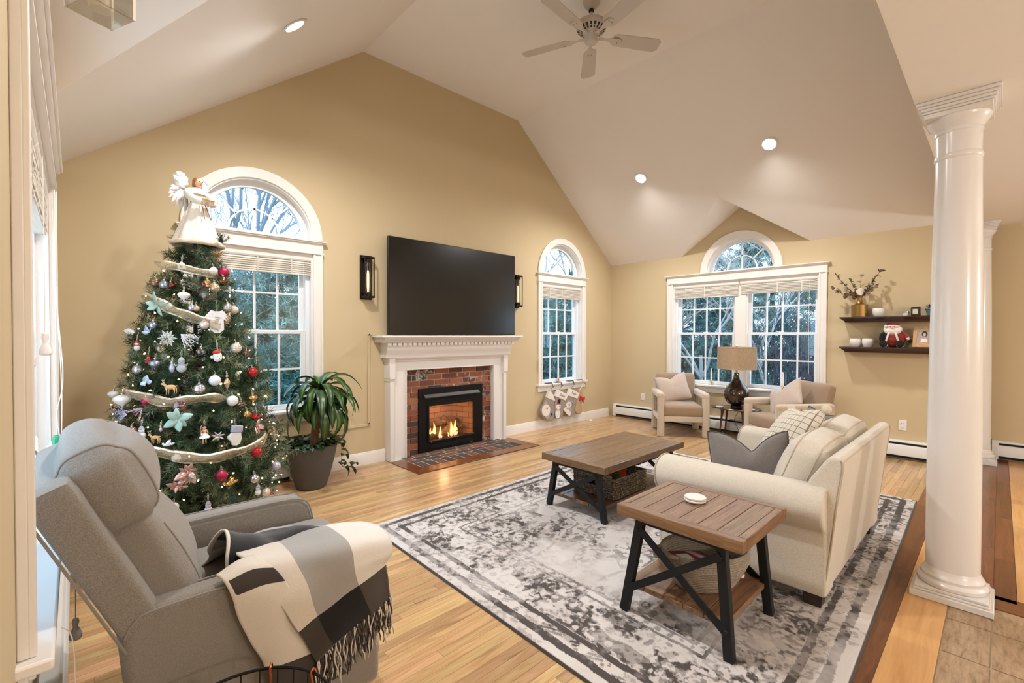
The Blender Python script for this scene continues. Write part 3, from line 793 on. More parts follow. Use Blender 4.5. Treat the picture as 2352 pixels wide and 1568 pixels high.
# ------------------------------------------------------------------ ceiling fan, downlights, lantern
M_FAN = mat('cream_fan_enamel', (198, 188, 177), .45)
fan = thing('ceiling_fan', 'cream five blade ceiling fan hanging from the flat ceiling strip', 'fan', (3.354, 2.53, ZT))
fx, fy = 3.354, 2.53
obj('canopy', MB().lathe([(.075, 4.349), (.075, 4.33), (.062, 4.30), (.035, 4.275), (.02, 4.27)], 24, (fx, fy, 0)), M_FAN, fan)
obj('downrod', MB().cyl((fx, fy, 4.28), (fx, fy, 4.13), .013), M_FAN, fan)
obj('rod_collar', MB().lathe([(.02, 4.27), (.024, 4.262), (.024, 4.25), (.016, 4.245)], 16, (fx, fy, 0)), mat('dark_fan_hole', (40, 33, 28), .6), fan)
obj('motor_housing', MB().lathe([(.02, 4.165), (.085, 4.16), (.125, 4.145), (.135, 4.12), (.128, 4.095), (.10, 4.075), (.075, 4.06), (.06, 4.035), (.06, 3.99), (.05, 3.975), (.0, 3.97)], 32, (fx, fy, 0), caps=False), M_FAN, fan)
for i in range(20):
    a = 2*PI*i/20; M4 = Matrix.Translation((fx, fy, 0)) @ Matrix.Rotation(a, 4, 'Z')
    obj('vent_slot', MB().add([(.080, -.006, 4.0625), (.122, -.010, 4.0895), (.122, .010, 4.0895), (.080, .006, 4.0625), (.080, -.006, 4.066), (.122, -.010, 4.093), (.122, .010, 4.093), (.080, .006, 4.066)], [(0, 1, 2, 3), (4, 7, 6, 5), (0, 4, 5, 1), (1, 5, 6, 2), (2, 6, 7, 3), (3, 7, 4, 0)]).xf(M4), mat('fan_vent_dark', (58, 46, 38), .8), fan)
def blade():
    pts = [(.20, -.045), (.23, -.062), (.62, -.072), (.655, -.045), (.655, .045), (.62, .072), (.23, .062), (.20, .045)]
    mb = MB().prism(pts, lambda a, b, t: (a, b, t), -.004, .004)
    return mb.xf(Matrix.Translation((0, 0, 4.03)) @ Matrix.Rotation(math.radians(-13), 4, 'X'))
for i in range(5):
    a = math.radians(40+72*i); M4 = Matrix.Translation((fx, fy, 0)) @ Matrix.Rotation(a, 4, 'Z')
    b = obj('blade', blade().xf(M4), M_FAN, fan, bevel=.003)
    br = MB().prism([(.07, -.02), (.14, -.012), (.20, -.035), (.27, -.03), (.285, 0), (.27, .03), (.20, .035), (.14, .012), (.07, .02)], lambda p, q, t: (p, q, t), 4.020, 4.026)
    obj('blade_bracket', br.xf(M4), M_FAN, b, bevel=.002)
    obj('bracket_screw', MB().cyl((.25, .015, 4.014), (.25, .015, 4.021), .005, n=8).cyl((.25, -.015, 4.014), (.25, -.015, 4.021), .005, n=8).xf(M4), M_BRASS, b, kind='stuff')
M_LED = mat('lit_downlight_lens', (255, 250, 240), .5, emis=(255, 240, 222), es=7)
def downlight(x, y, side, label):
    k = kr if side > 0 else kl; z = zr(x) if side > 0 else zl(x)
    t = thing('recessed_downlight', label, 'light', (x, y, z))
    nrm = V((-k*side, 0, -1)).normalized() if side > 0 else V((k, 0, -1)).normalized()
    R3 = nrm.to_track_quat('Z', 'Y').to_matrix().to_4x4(); M4 = Matrix.Translation((x, y, z)) @ R3
    obj('trim_ring', MB().lathe([(.066, .000), (.088, .001), (.092, .004), (.088, .008), (.070, .007), (.066, .002)], 32, caps=False).xf(M4), M_TRIM, t)
    obj('lens', MB().lathe([(.001, .004), (.066, .003), (.068, .000), (.001, .0)], 32, caps=False).xf(M4), M_LED, t)
    p = V((x, y, z))+nrm*.10
    l = lamp('downlight_lamp', 'SPOT', p, DOWN_W, WARM, .07, spot=math.radians(165), blend=.9); l.rotation_euler = (nrm*.35+V((0, 0, -1))).to_track_quat('-Z', 'Y').to_euler()
    l.parent = t; l.matrix_parent_inverse = wm(t).inverted()
downlight(5.565, 3.36, 1, 'lit recessed downlight in the right slope, nearer the window dormer')
downlight(5.575, 1.775, 1, 'lit recessed downlight in the right slope, nearer the column')
downlight(1.11, 3.355, -1, 'lit recessed downlight in the left slope above the Christmas tree')
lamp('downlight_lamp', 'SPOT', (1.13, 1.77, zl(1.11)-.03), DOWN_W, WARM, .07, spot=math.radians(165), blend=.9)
for x, y_, lb in ((1.2, -2.9, 'white globe pendant lamp in the kitchen nearest the window side'), (4.75, -2.9, 'white globe pendant lamp in the middle of the kitchen behind')):      # kitchen pendants behind the camera, low enough to light the slopes through the opening
    t = thing('pendant_lamp', lb, 'light', (x, y_, 1.95))
    obj('globe', MB().ball((x, y_, 1.95), .07, 20, 12), mat('lit_globe', (255, 246, 236), .4, emis=(255, 246, 236), es=.5), t); obj('rod', MB().cyl((x, y_, 2.05), (x, y_, 2.6), .006), M_BLACK, t)
    l = lamp('pendant_light', 'POINT', (x, y_, 1.80), KITCHEN_W, NEUT, .10); l.parent = t; l.matrix_parent_inverse = wm(t).inverted()
# glass lantern
lt = thing('glass_lantern', 'clear glass square lantern with a frosted bulb at the upper left under the dormer ceiling', 'lantern', (.068, 2.03, 2.425))
lc = Matrix.Translation((.068, 2.03, 2.425)) @ Matrix.Rotation(math.radians(24), 4, 'Z')
M_LANT = mat('cream_lantern_metal', (206, 192, 170), .45)
hw = .062
for i in range(4):
    a = PI/2*i; R4 = lc @ Matrix.Rotation(a, 4, 'Z')
    obj('glass_side', MB().box(-hw, hw, -hw-.002, -hw+.002, .0, .20).xf(R4), M_CLEAR, lt)
    obj('corner_bar', MB().box(-hw-.004, -hw+.004, -hw-.004, -hw+.004, -.001, .205).xf(R4), M_CLEAR if False else M_LANT, lt)
obj('glass_base', MB().box(-hw, hw, -hw, hw, -.003, .003).xf(lc), M_CLEAR, lt)
obj('lantern_top', MB().box(-hw-.008, hw+.008, -hw-.008, hw+.008, .20, .22).cyl((0, 0, .22), (0, 0, .30), .05, .02, 16).xf(lc), M_LANT, lt)
obj('frosted_bulb', MB().lathe([(.001, .010), (.028, .012), (.032, .025), (.032, .10), (.042, .102), (.042, .11), (.02, .115), (.02, .20)], 24).xf(lc), mat('ivory_bulb_sleeve', (250, 244, 230), .4), lt)
obj('hanging_rod', MB().cyl((0, 0, .29), (0, 0, .62), .006).xf(lc), M_LANT, lt)

# ------------------------------------------------------------------ outlets, scrap
def outlet(y, z, label):
    t = thing('wall_outlet', label, 'outlet', (XR, y, z))
    obj('cover_plate', MB().box(y-.036, y+.036, z-.058, z+.058, 0, .006, FBm), M_TRIM, t, bevel=.003)
    for s in (-.02, .02):
        o = obj('socket', MB().box(y-.016, y+.016, z+s-.014, z+s+.014, .005, .009, FBm), M_VINYL, t, bevel=.003)
        for q in (-.007, .007): obj('slot', MB().box(y+q-.0015, y+q+.0015, z+s-.006, z+s+.005, .0085, .0095, FBm), M_SLOT, o)
outlet(.742, .378, 'white wall outlet on the tan wall near the column')
outlet(4.00, .378, 'white wall outlet left of the armchair near the corner')
one('paper_scrap', MB().add([(6.00, 4.53, .001), (6.05, 4.50, .001), (6.06, 4.55, .001), (6.035, 4.535, .028)], [(0, 2, 1), (0, 1, 3), (1, 2, 3), (2, 0, 3)]), M_TRIM, 'tiny folded white paper scrap on the floor near the corner', 'paper')
# ------------------------------------------------------------------ rug (colour printed on a fine grid)
def fbm(sh, seed, base, octv=4, per=0.55):
    rs = np.random.RandomState(seed); h, w_ = sh; out = np.zeros(sh); amp = 1; tot = 0
    yy, xx = np.mgrid[0:h, 0:w_]
    for o in range(octv):
        n = base*(2**o); g = rs.rand(n+2, int(n*w_/h)+3)
        fy = yy/h*n; fx_ = xx/w_*int(n*w_/h); iy = fy.astype(int); ix = fx_.astype(int); ty = fy-iy; tx = fx_-ix
        ty = ty*ty*(3-2*ty); tx = tx*tx*(3-2*tx)
        out += amp*((g[iy, ix]*(1-tx)+g[iy, ix+1]*tx)*(1-ty)+(g[iy+1, ix]*(1-tx)+g[iy+1, ix+1]*tx)*ty); tot += amp; amp *= per
    return out/tot
def make_rug():
    L, Wd = 3.58, 2.71; nx, ny = 900, 680
    c00, c10, c11, c01 = [np.array(q) for q in ((1.438, .368), (5.072, .458), (5.085, 3.185), (1.512, 3.090))]
    uu, vv = np.meshgrid(np.linspace(0, 1, nx+1), np.linspace(0, 1, ny+1))
    P_ = (c00[None, None]*((1-uu)*(1-vv))[..., None]+c10*(uu*(1-vv))[..., None]+c11*(uu*vv)[..., None]+c01*((1-uu)*vv)[..., None])
    z = 0.0125+0.0012*fbm(uu.shape, 3, 60, 2)
    d = np.minimum(np.minimum(uu*L, (1-uu)*L), np.minimum(vv*Wd, (1-vv)*Wd))
    z = np.where(d < .012, .0115*np.sqrt(np.clip(d/.012, 0, 1))+.001, z)
    xm, ym = uu*L-L/2, vv*Wd-Wd/2
    n1 = fbm(uu.shape, 1, 7, 5, .6); n2 = fbm(uu.shape, 2, 45, 3, .7); n3 = fbm(uu.shape, 5, 90, 2, .8); n4 = fbm(uu.shape, 9, 14, 4, .7); n5 = fbm(uu.shape, 12, 120, 2)
    # along-border coordinate
    horiz = np.minimum(vv*Wd, (1-vv)*Wd) < np.minimum(uu*L, (1-uu)*L)
    s = np.where(horiz, xm, ym)
    ss = lambda x, a, b: np.clip((x-a)/(b-a), 0, 1)
    dark = np.zeros_like(uu); ragged = .016*(n2-.5)+.010*(n5-.5)
    band = lambda a, b, wgt: wgt*((d+ragged > a) & (d+ragged < b))
    spk = ss(n3, .40, .47); fine = ss(n5, .50, .56); f2 = ss(fbm(uu.shape, 31, 60, 3, .7), .53, .57)
    dark += band(.058, .100, 1.25)+band(.156, .190, 1.3)+band(.462, .482, .8)+band(.518, .538, .7)
    guard = (d > .100) & (d < .156); dark += guard*(.75*f2*(np.abs(np.sin(s*2*PI/.11+4*(d-.128)/.03)) > .35))
    g2 = (d > .484) & (d < .516); dark += g2*.6*(np.sin(s*2*PI/.06+2*n2) > .2)*spk
    def florals(dm, per, r0):
        k = np.round(s/per); ds = s-k*per+.03*np.sin(k*2.3); dd = d-dm-.03*np.cos(k*1.9); rr = np.hypot(ds, dd); th = np.arctan2(dd, ds)
        pet = r0*(.8+.25*np.cos(5*th+k*1.7)+.1*np.cos(9*th)); return ((rr < pet)*(.75*f2+.25*fine)+(np.abs(rr-pet*.62) < .010)*.6*spk+(rr < r0*.2)*.7)
    mid = (d > .192) & (d < .458)
    dark += mid*(florals(.30, .40, .125)+.75*f2*ss(n4, .50, .54)*.9+.35*fine*spk+.6*(fbm(uu.shape, 41, 34, 2) > .67))
    fld = d > .54
    th = np.arctan2(ym/.52, xm/.98); q = np.hypot(xm/.98, ym/.52)/(1+.09*np.cos(12*th))
    med = (np.abs(q-1.0) < .025)*.6*spk+((q > .78) & (q < .97))*(.55*f2+.4*fine*(n4 > .48))+(np.abs(q-.76) < .016)*.55*spk+(q < .26)*(.8*f2+.25)+(np.abs(q-.32) < .02)*.5*spk
    kx, ky = np.round(xm/.19), np.round(ym/.17); rx_, ry_ = xm-kx*.19+.03*np.sin(kx*5+ky*3), ym-ky*.17+.03*np.cos(kx*2+ky*7)
    med += (np.abs(np.hypot(rx_, ry_)-.026) < .009)*.85*(q < .74)*(q > .36)*spk*(np.sin(kx*12.9+ky*78.2) > -.1)
    cx_, cy_ = 1.22-np.abs(xm), .80-np.abs(ym); rc = np.hypot(cx_*.85, cy_); an_ = np.arctan2(cy_, cx_)
    sp = rc < .50+.05*np.cos(12*an_); span = sp*(.80*f2+.30*fine+.10)+(np.abs(rc-.58) < .012)*.6*spk+(np.abs(rc-.30-.03*np.cos(8*an_)) < .02)*.5
    blob = ss(fbm(uu.shape, 21, 8, 4, .6), .54, .57)*(q > 1.05)*(~sp)*(.85*f2+.25)
    med *= 1.25
    dark += fld*(med+span+blob+.30*fine*spk*(n4 > .5))
    fade = np.clip((n1-.30)*4.0, .42, 1.0)
    dark = dark*fade*np.clip(.70+.9*(n2-.3), .5, 1.1)
    dark += .35*fine*(n4 > .53)*(~fld)
    sofa_end = np.clip((uu-.25)*1.5, 0, 1)*np.clip((.42-vv)*4, 0, 1)  # print gets darker towards the sofa end of the rug
    dark = np.clip(dark*(1+.45*sofa_end)+.25*sofa_end*fine+.12*sofa_end, 0, 1)
    base = np.array(lin((220, 213, 209))[:3]); taupe = np.array(lin((190, 178, 173))[:3]); dk = np.array(lin((80, 72, 68))[:3]); dk2 = np.array(lin((56, 47, 40))[:3])
    tf = np.clip((n4-.42)*3.0, 0, 1)*np.where(fld & (q < .78), 1.0, .55)
    col = base+(taupe-base)*tf[..., None]
    dkc = dk+(dk2-dk)*sofa_end[..., None]
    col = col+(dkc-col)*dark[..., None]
    edge = d < .009; col[edge] = lin((78, 70, 66))[:3]
    rgba = np.ones((*uu.shape, 4), np.float32); rgba[..., :3] = col
    n = (nx+1)*(ny+1); co = np.empty((n, 3), np.float32); co[:, :2] = P_.reshape(-1, 2); co[:, 2] = z.ravel()
    idx = np.arange(n).reshape(ny+1, nx+1)
    f = np.stack([idx[:-1, :-1], idx[:-1, 1:], idx[1:, 1:], idx[1:, :-1]], -1).reshape(-1, 4)
    me = bpy.data.meshes.new('area_rug'); me.vertices.add(n); me.vertices.foreach_set('co', co.ravel())
    me.loops.add(f.size); me.loops.foreach_set('vertex_index', f.ravel().astype(np.int32))
    me.polygons.add(len(f)); me.polygons.foreach_set('loop_start', np.arange(0, f.size, 4, dtype=np.int32)); me.polygons.foreach_set('loop_total', np.full(len(f), 4, np.int32))
    me.update(); me.validate()
    at = me.color_attributes.new('print', 'FLOAT_COLOR', 'POINT'); at.data.foreach_set('color', rgba.reshape(-1))
    k = NB('printed_rug_pile'); a = k.n('ShaderNodeAttribute', attribute_name='print')
    nz = k.noise(260, k.coord('Object'), 2)
    c = k.mix(k.math('MULTIPLY', nz, .25), a.outputs['Color'], (.35, .33, .31, 1), 'MULTIPLY')
    k.P(Base_Color=c, Roughness=.95, Sheen_Weight=.2); k.b.inputs['Specular IOR Level'].default_value = .15; k.bump(nz, .4, .004)
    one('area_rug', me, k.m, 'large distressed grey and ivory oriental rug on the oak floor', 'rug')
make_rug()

# ------------------------------------------------------------------ recliner
M_REC = fabric('grey_linen_upholstery', (124, 116, 107), (152, 144, 134), 520, .3, big=.05)
M_PIPE = mat('grey_piping', (138, 130, 120), .9)
rc = thing('recliner', 'grey fabric recliner with tall padded back in the left foreground', 'armchair', (.42, 1.97, 0))
def armpanel(y0, y1):
    pts = [(.115, .30), (.085, .44), (.075, .55), (.10, .605), (.16, .622), (.67, .622), (.76, .612), (.805, .575), (.825, .50), (.830, .30), (.832, .075), (.20, .075), (.155, .18)]
    return MB().prism(pts, lambda a, c, t: (a, t, c), y0, y1)
obj('arm', armpanel(1.600, 1.700), M_REC, rc, bevel=.028, seg=4, ang=60)
obj('arm', armpanel(2.255, 2.355), M_REC, rc, bevel=.028, seg=4, ang=60)
for yy in (1.602, 1.698, 2.257, 2.353):
    obj('arm_piping', MB().tube(bez([(.088, yy, .56), (.11, yy, .600), (.16, yy, .616), (.4, yy, .617), (.67, yy, .616), (.76, yy, .605), (.802, yy, .57), (.825, yy, .48)], 6), .0035, 6), M_PIPE, rc)
obj('base', MB().box(.20, .74, 1.70, 2.255, .06, .36), M_REC, rc, bevel=.01)
obj('footrest_panel', MB().soft((.840, 1.978, .27), (.10, .545, .40), .03, 8, (.01, 0, 0)), M_REC, rc, ang=180)
obj('seat_cushion', MB().soft((.56, 1.978, .43), (.64, .550, .17), .06, 10, (.0, 0, .03)), M_REC, rc, ang=180)
th = math.radians(23.9); Mx = Matrix(((math.cos(th), 0, -math.sin(th)), (0, 1, 0), (math.sin(th), 0, math.cos(th))))  # local x = forward normal, z = up the back
def bk(n, y, u): return V((.100, 0, .545))+Mx @ V((n, y, u))
obj('back_shell', MB().soft(bk(.035, 1.960, .225), (.105, .715, .50), .022, 8, (0, 0, 0), Mx), M_REC, rc, ang=60)
obj('shell_piping', MB().tube([bk(-.017, 1.603, -.02), bk(-.017, 1.603, .472), bk(-.017, 2.317, .472), bk(-.017, 2.317, -.02)], .004, 6), M_PIPE, rc)
obj('lumbar_cushion', MB().soft(bk(.118, 1.968, .100), (.125, .590, .36), .035, 14, (.060, 0, .01), Mx), M_REC, rc, ang=180)
obj('head_cushion', MB().soft(bk(.128, 1.966, .378), (.160, .605, .235), .050, 16, (.058, .014, .055), Mx), M_REC, rc, ang=180)
hc = [o for o in rc.children if o.name.startswith('head_cushion')][0]
for y in (1.705, 2.227): obj('cushion_seam', MB().tube(surf(hc, bk(.122, y, .372), [Mx @ V((math.cos(a), 0, math.sin(a))) for a in np.linspace(-.95, 2.2, 50)], .001), .004, 6), M_PIPE, rc)
lc_ = [o for o in rc.children if o.name.startswith('lumbar_cushion')][0]
for y in (1.715, 2.221): obj('cushion_seam', MB().tube(surf(lc_, bk(.118, y, .100), [Mx @ V((math.cos(a), 0, math.sin(a))) for a in np.linspace(-1.1, 1.0, 40)], .001), .003, 6), M_PIPE, rc)
for x, y in ((.24, 1.66), (.24, 2.30), (.72, 1.66), (.72, 2.30)): obj('foot', MB().cyl((x, y, 0), (x, y, .08), .022, .028, 12), M_BLACK, rc)

# ------------------------------------------------------------------ plaid throw
def plaid():
    k = NB('buffalo_plaid_wool'); uv = k.n('ShaderNodeAttribute', attribute_name='weave'); s_ = k.n('ShaderNodeSeparateColor'); k.link(uv.outputs['Color'], s_.inputs[0])
    wu = k.ramp(s_.outputs[0], [(0, (216, 205, 190)), (.333, (162, 157, 151)), (.666, (226, 219, 209))], 'CONSTANT')
    du = k.ramp(s_.outputs[0], [(0, (64, 56, 51)), (.333, (26, 24, 25)), (.666, (74, 66, 60))], 'CONSTANT')
    c = k.mix(k.math('GREATER_THAN', s_.outputs[1], .5), wu, du)
    n = k.noise(420, k.coord('Object'), 2); c = k.mix(k.math('MULTIPLY', n, .3), c, (.3, .3, .3, 1), 'MULTIPLY')
    k.P(Base_Color=c, Roughness=.95, Sheen_Weight=.4); k.b.inputs['Specular IOR Level'].default_value = .15; k.bump(n, .3, .003); return k.m
M_PLAID = plaid()
def cloth(name, rows, weave, par, nu=12, nv=12, thick=.006, wob=.006, seed=0):
    """rows: control grid [row][col]; Catmull-Rom both ways; weave(u,v)->(stripe, darkrow)"""
    R_ = [bez(r, nu) for r in rows]; nc = len(R_[0]); C_ = [bez([r[i] for r in R_], nv) for i in range(nc)]; nr = len(C_[0])
    mb = MB(); cols = []
    for j in range(nr):
        for i in range(nc):
            p = C_[i][j]; u, v_ = i/(nc-1), j/(nr-1)
            q = V((p.x*9+seed, p.y*9, p.z*9)); p = p+V((noise.noise(q)*wob, noise.noise(q+V((7, 1, 3)))*wob, noise.noise(q+V((2, 9, 5)))*wob*.6))
            mb.v.append(tuple(p)); a, b = weave(u, v_); cols += [a, b, 0, 1]
    for j in range(nr-1):
        for i in range(nc-1): mb.f.append((j*nc+i, j*nc+i+1, (j+1)*nc+i+1, (j+1)*nc+i))
    me = mb.mesh(name, False, 180); at = me.color_attributes.new('weave', 'FLOAT_COLOR', 'POINT'); at.data.foreach_set('color', cols)
    o = obj(name, me, M_PLAID, par); so = o.modifiers.new('solid', 'SOLIDIFY'); so.thickness = thick; so.offset = 0
    return o, C_
bl = thing('plaid_throw', 'cream grey and black plaid throw blanket with fringe draped over the recliner', 'blanket', (.6, 1.58, .3))
st = lambda u: .1 if u < .333 else (.5 if u < .70 else .9)
main_rows = [
    [(.405, 1.90, .60), (.54, 1.93, .585), (.70, 1.95, .575), (.83, 1.97, .545)],
    [(.380, 1.715, .655), (.53, 1.73, .635), (.695, 1.76, .640), (.850, 1.79, .610)],
    [(.395, 1.615, .650), (.53, 1.60, .635), (.685, 1.585, .640), (.862, 1.61, .620)],
    [(.440, 1.555, .560), (.550, 1.553, .560), (.692, 1.548, .570), (.860, 1.562, .565)],
    [(.508, 1.545, .430), (.578, 1.545, .457), (.715, 1.545, .497), (.838, 1.575, .525)],
    [(.545, 1.542, .350), (.605, 1.542, .385), (.740, 1.542, .425), (.848, 1.565, .450)],
    [(.571, 1.540, .298), (.632, 1.540, .335), (.757, 1.542, .372), (.850, 1.555, .395)]]
_, CM = cloth('drape', main_rows, lambda u, v: (st(u), 1.0 if v > 4.02/6 else 0.0), bl, 10, 8, wob=.010)
fold_rows = [
    [(.300, 1.640, .648), (.36, 1.645, .665), (.42, 1.65, .668)],
    [(.308, 1.590, .642), (.385, 1.585, .655), (.450, 1.585, .645)],
    [(.330, 1.566, .585), (.41, 1.552, .590), (.490, 1.562, .580)],
    [(.375, 1.564, .460), (.455, 1.548, .470), (.555, 1.560, .450)],
    [(.415, 1.564, .355), (.505, 1.552, .350), (.610, 1.562, .340)],
    [(.440, 1.566, .270), (.535, 1.556, .260), (.650, 1.564, .250)],
    [(.455, 1.568, .215), (.560, 1.560, .200), (.680, 1.566, .190)]]
cloth('under_fold', fold_rows, lambda u, v: (.1, 1.0 if (v > 4.15/6 or 1.0/6 < v < 1.8/6 and u > .12) else 0.0), bl, 8, 8, wob=.012, seed=3)
heap_rows = [
    [(.335, 2.02, .50), (.45, 2.08, .50), (.60, 2.10, .52), (.76, 2.08, .50)],
    [(.335, 1.93, .61), (.42, 1.97, .60), (.57, 1.98, .61), (.74, 1.95, .57)],
    [(.345, 1.84, .70), (.43, 1.87, .655), (.57, 1.90, .62), (.74, 1.88, .585)],
    [(.360, 1.77, .69), (.43, 1.79, .650), (.56, 1.82, .60), (.74, 1.80, .57)],
    [(.340, 1.70, .56), (.40, 1.71, .60), (.54, 1.72, .59), (.74, 1.74, .55)],
    [(.330, 1.66, .53), (.40, 1.66, .60), (.54, 1.66, .57), (.74, 1.68, .54)]]
cloth('heap', heap_rows, lambda u, v: ((.9 if u < .06 else (.6 if v > .2 else .9)), 1.0 if ((u > .06 and v > .34) or (.3 < v)) and not u < .06 else 0.0), bl, 8, 8, wob=.022, seed=8)
M_FRL = fabric('cream_yarn', (196, 184, 170), (222, 214, 204), 800, .3, big=0); M_FRD = fabric('charcoal_yarn', (42, 37, 35), (62, 55, 51), 800, .3, big=0)
fr = {0: MB(), 1: MB()}
hem = [c[-1] for c in CM]
for layer, (dz, n, ln) in enumerate(((0, 64, .105), (-.055, 50, .10))):
    for i in range(n):
        t = i/(n-1)*(len(hem)-1); a = hem[int(t)].lerp(hem[min(int(t)+1, len(hem)-1)], t-int(t))+V((0, .010*layer+RND.uniform(-.004, .004), dz))
        L = ln*RND.uniform(.8, 1.1); sx, sy = RND.uniform(-.012, .018), RND.uniform(-.004, .006)
        pts = [a+V((sx*q+.005*math.sin(q*6+i), sy*q, .006-L*q)) for q in (0, .2, .4, .6, .8, 1)]
        k = 1 if RND.random() < (.5 if layer == 0 else .45) else 0
        fr[k].tube(pts, [.0022, .0026, .0028, .0028, .0026, .0016], 5)
obj('fringe', fr[0], M_FRL, bl, kind='stuff', label='cream yarn fringe', ang=180); obj('fringe', fr[1], M_FRD, bl, kind='stuff', label='charcoal yarn fringe', ang=180)
# wire basket in the near foreground
wb = thing('wire_basket', 'round black wire basket at the bottom edge in front of the recliner', 'basket', (.275, 1.215, 0))
bx_, by_, br_ = .275, 1.215, .205
for z, r, rad in ((.452, br_, .004), (.40, br_*.985, .0024), (.28, br_*.95, .0024), (.14, br_*.9, .0024), (.006, br_*.85, .004)):
    obj('ring', MB().tube([(bx_+r*math.cos(2*PI*i/48), by_+r*math.sin(2*PI*i/48), z) for i in range(48)], rad, 6, True), M_BLACK, wb)
for i in range(28):
    a = 2*PI*i/28; obj('wire', MB().tube([(bx_+br_*.85*math.cos(a), by_+br_*.85*math.sin(a), .006), (bx_+br_*math.cos(a), by_+br_*math.sin(a), .452)], .0018, 5), M_BLACK, wb)
obj('base_disc', MB().cyl((bx_, by_, .002), (bx_, by_, .008), br_*.85, n=32), M_BLACK, wb)
M_COPPER = mat('copper_hook', (196, 116, 72), .25, 1.0)
for a in (.98, .34):
    p = V((bx_+br_*math.cos(a), by_+br_*math.sin(a), .452)); d_ = V((-math.cos(a), -math.sin(a), 0))
    obj('handle_hook', MB().tube(bez([p+d_*-.006+V((0, 0, -.004)), p+V((0, 0, .012)), p+d_*.010+V((0, 0, .004)), p+d_*.004+V((0, 0, -.03)), p+d_*-.002+V((0, 0, -.08)), p+d_*.002+V((0, 0, -.11))], 6), .0034, 7), M_COPPER, wb)
def stripe_mat():
    k = NB('striped_fleece'); z = k.n('ShaderNodeTexWave', wave_type='BANDS', bands_direction='X'); z.inputs['Scale'].default_value = 14; z.inputs['Distortion'].default_value = 3; k.link(k.coord('Object'), z.inputs[0])
    k.P(Base_Color=k.ramp(z.outputs['Fac'], [(.4, (92, 78, 72)), (.6, (214, 200, 192))]), Roughness=.95); return k.m
one('rolled_blanket', MB().tube(bez([(.20, 1.10, .02), (.24, 1.20, .22), (.27, 1.29, .40), (.262, 1.30, .432)], 6), [.06]*14+[.058]*3+[.05, .03][:2], 14), stripe_mat(), 'rolled striped fleece blanket standing in the wire basket', 'blanket', ang=180)

# ------------------------------------------------------------------ sofa
M_SOFA = fabric('oatmeal_tweed', (208, 197, 180), (228, 219, 205), 360, .45, big=.05)
M_WELT = mat('oatmeal_welt', (190, 176, 156), .9)
sf = thing('sofa', 'oatmeal tweed loveseat with rolled arms standing on the rug', 'sofa', (3.36, .95, 0))
SX0, SX1, SY0, SY1 = 2.665, 4.065, .585, 1.455
def sofa_back():
    mb = MB(); n = 8
    pts = [(.585, .085), (.560, .30), (.535, .55), (.512, .74), (.516, .775), (.540, .789), (.575, .780), (.655, .655), (.70, .50), (.70, .085)]
    return mb.prism(pts, lambda a, b, t: (t, a, b), SX0+.012, SX1-.012)
obj('back', sofa_back(), M_SOFA, sf, bevel=.018, seg=3, ang=60)
for x in (SX0+.014, SX1-.014): obj('back_welt', MB().tube(bez([(x, .588, .10), (x, .562, .30), (x, .536, .55), (x, .512, .74), (x, .522, .776)], 5), .004, 6), M_WELT, sf)
obj('back_welt', MB().tube([(SX0+.02, .516, .766), (SX1-.02, .516, .766)], .004, 6), M_WELT, sf)
for sgn, xo in ((1, SX0), (-1, SX1)):
    # arm: upright panel with a rolled-over top
    prof = [(.0, .085), (0.0, .40), (-.055, .455), (-.085, .52), (-.070, .585), (-.015, .625), (.065, .628), (.135, .60), (.165, .54), (.165, .085)]
    pr = bez([(a, 0, b) for a, b in prof[1:9]], 4); poly = [(prof[0][0], prof[0][1])]+[(p.x, p.z) for p in pr]+[(prof[9][0], prof[9][1])]
    obj('arm', MB().prism(poly, lambda a, b, t: (xo+sgn*a, t, b), .575, SY1), M_SOFA, sf, bevel=.014, seg=3, ang=50)
    obj('arm_welt', MB().tube([(xo+sgn*p.x, SY1-.003, p.z) for p in pr], .0045, 6), M_WELT, sf)
    obj('arm_facing', MB().prism(poly, lambda a, b, t: (xo+sgn*(a*.9+.006), t, .09+(b-.09)*.97), SY1-.004, SY1+.012), M_SOFA, sf, bevel=.006, ang=50)
obj('seat_deck', MB().box(SX0+.15, SX1-.15, .66, 1.40, .085, .30), M_SOFA, sf, bevel=.01)
xm_ = (SX0+SX1)/2
for x0, x1 in ((SX0+.16, xm_), (xm_, SX1-.16)):
    obj('seat_cushion', MB().soft(((x0+x1)/2, 1.08, .385), (x1-x0-.006, .78, .19), .05, 10, (0, 0, .03)), M_SOFA, sf, ang=180)
RX = Matrix.Rotation(math.radians(20), 3, 'X')
for x0, x1, dz in ((SX0+.155, xm_-.004, 0), (xm_+.004, SX1-.135, .012)):
    cxx = (x0+x1)/2; cc0 = V((cxx, .755, .605+dz)); hx, hz, t_ = (x1-x0)/2, .205, .095
    c = obj('back_cushion', MB().soft(cc0, (x1-x0, 2*t_, 2*hz), .055, 14, (.028, .045, .040), RX), M_SOFA, sf, ang=180)
    for q in (-t_*.55, t_*.60):
        obj('cushion_welt', MB().tube(surf(c, cc0+RX @ V((0, q, 0)), [RX @ V((math.cos(a), 0, math.sin(a))) for a in np.linspace(-.5, PI+.5, 90)], .001), .0042, 6), M_WELT, c)
M_FOOT = wood('dark_walnut_foot', [(.3, (40, 27, 20)), (.7, (66, 46, 34))], 'Z', 2, .4, space='Object', knots=0)
for x, y in ((SX0+.075, SY0+.055), (SX1-.075, SY0+.055), (SX0+.075, SY1-.06), (SX1-.075, SY1-.06)):
    obj('foot', MB().prism(rect(x-.045, x+.045, y-.045, y+.045), lambda a, b, t: (x+(a-x)*(1 if t else .85), y+(b-y)*(1 if t else .85), .013+.082*t), 0, 1), M_FOOT, sf, bevel=.004)

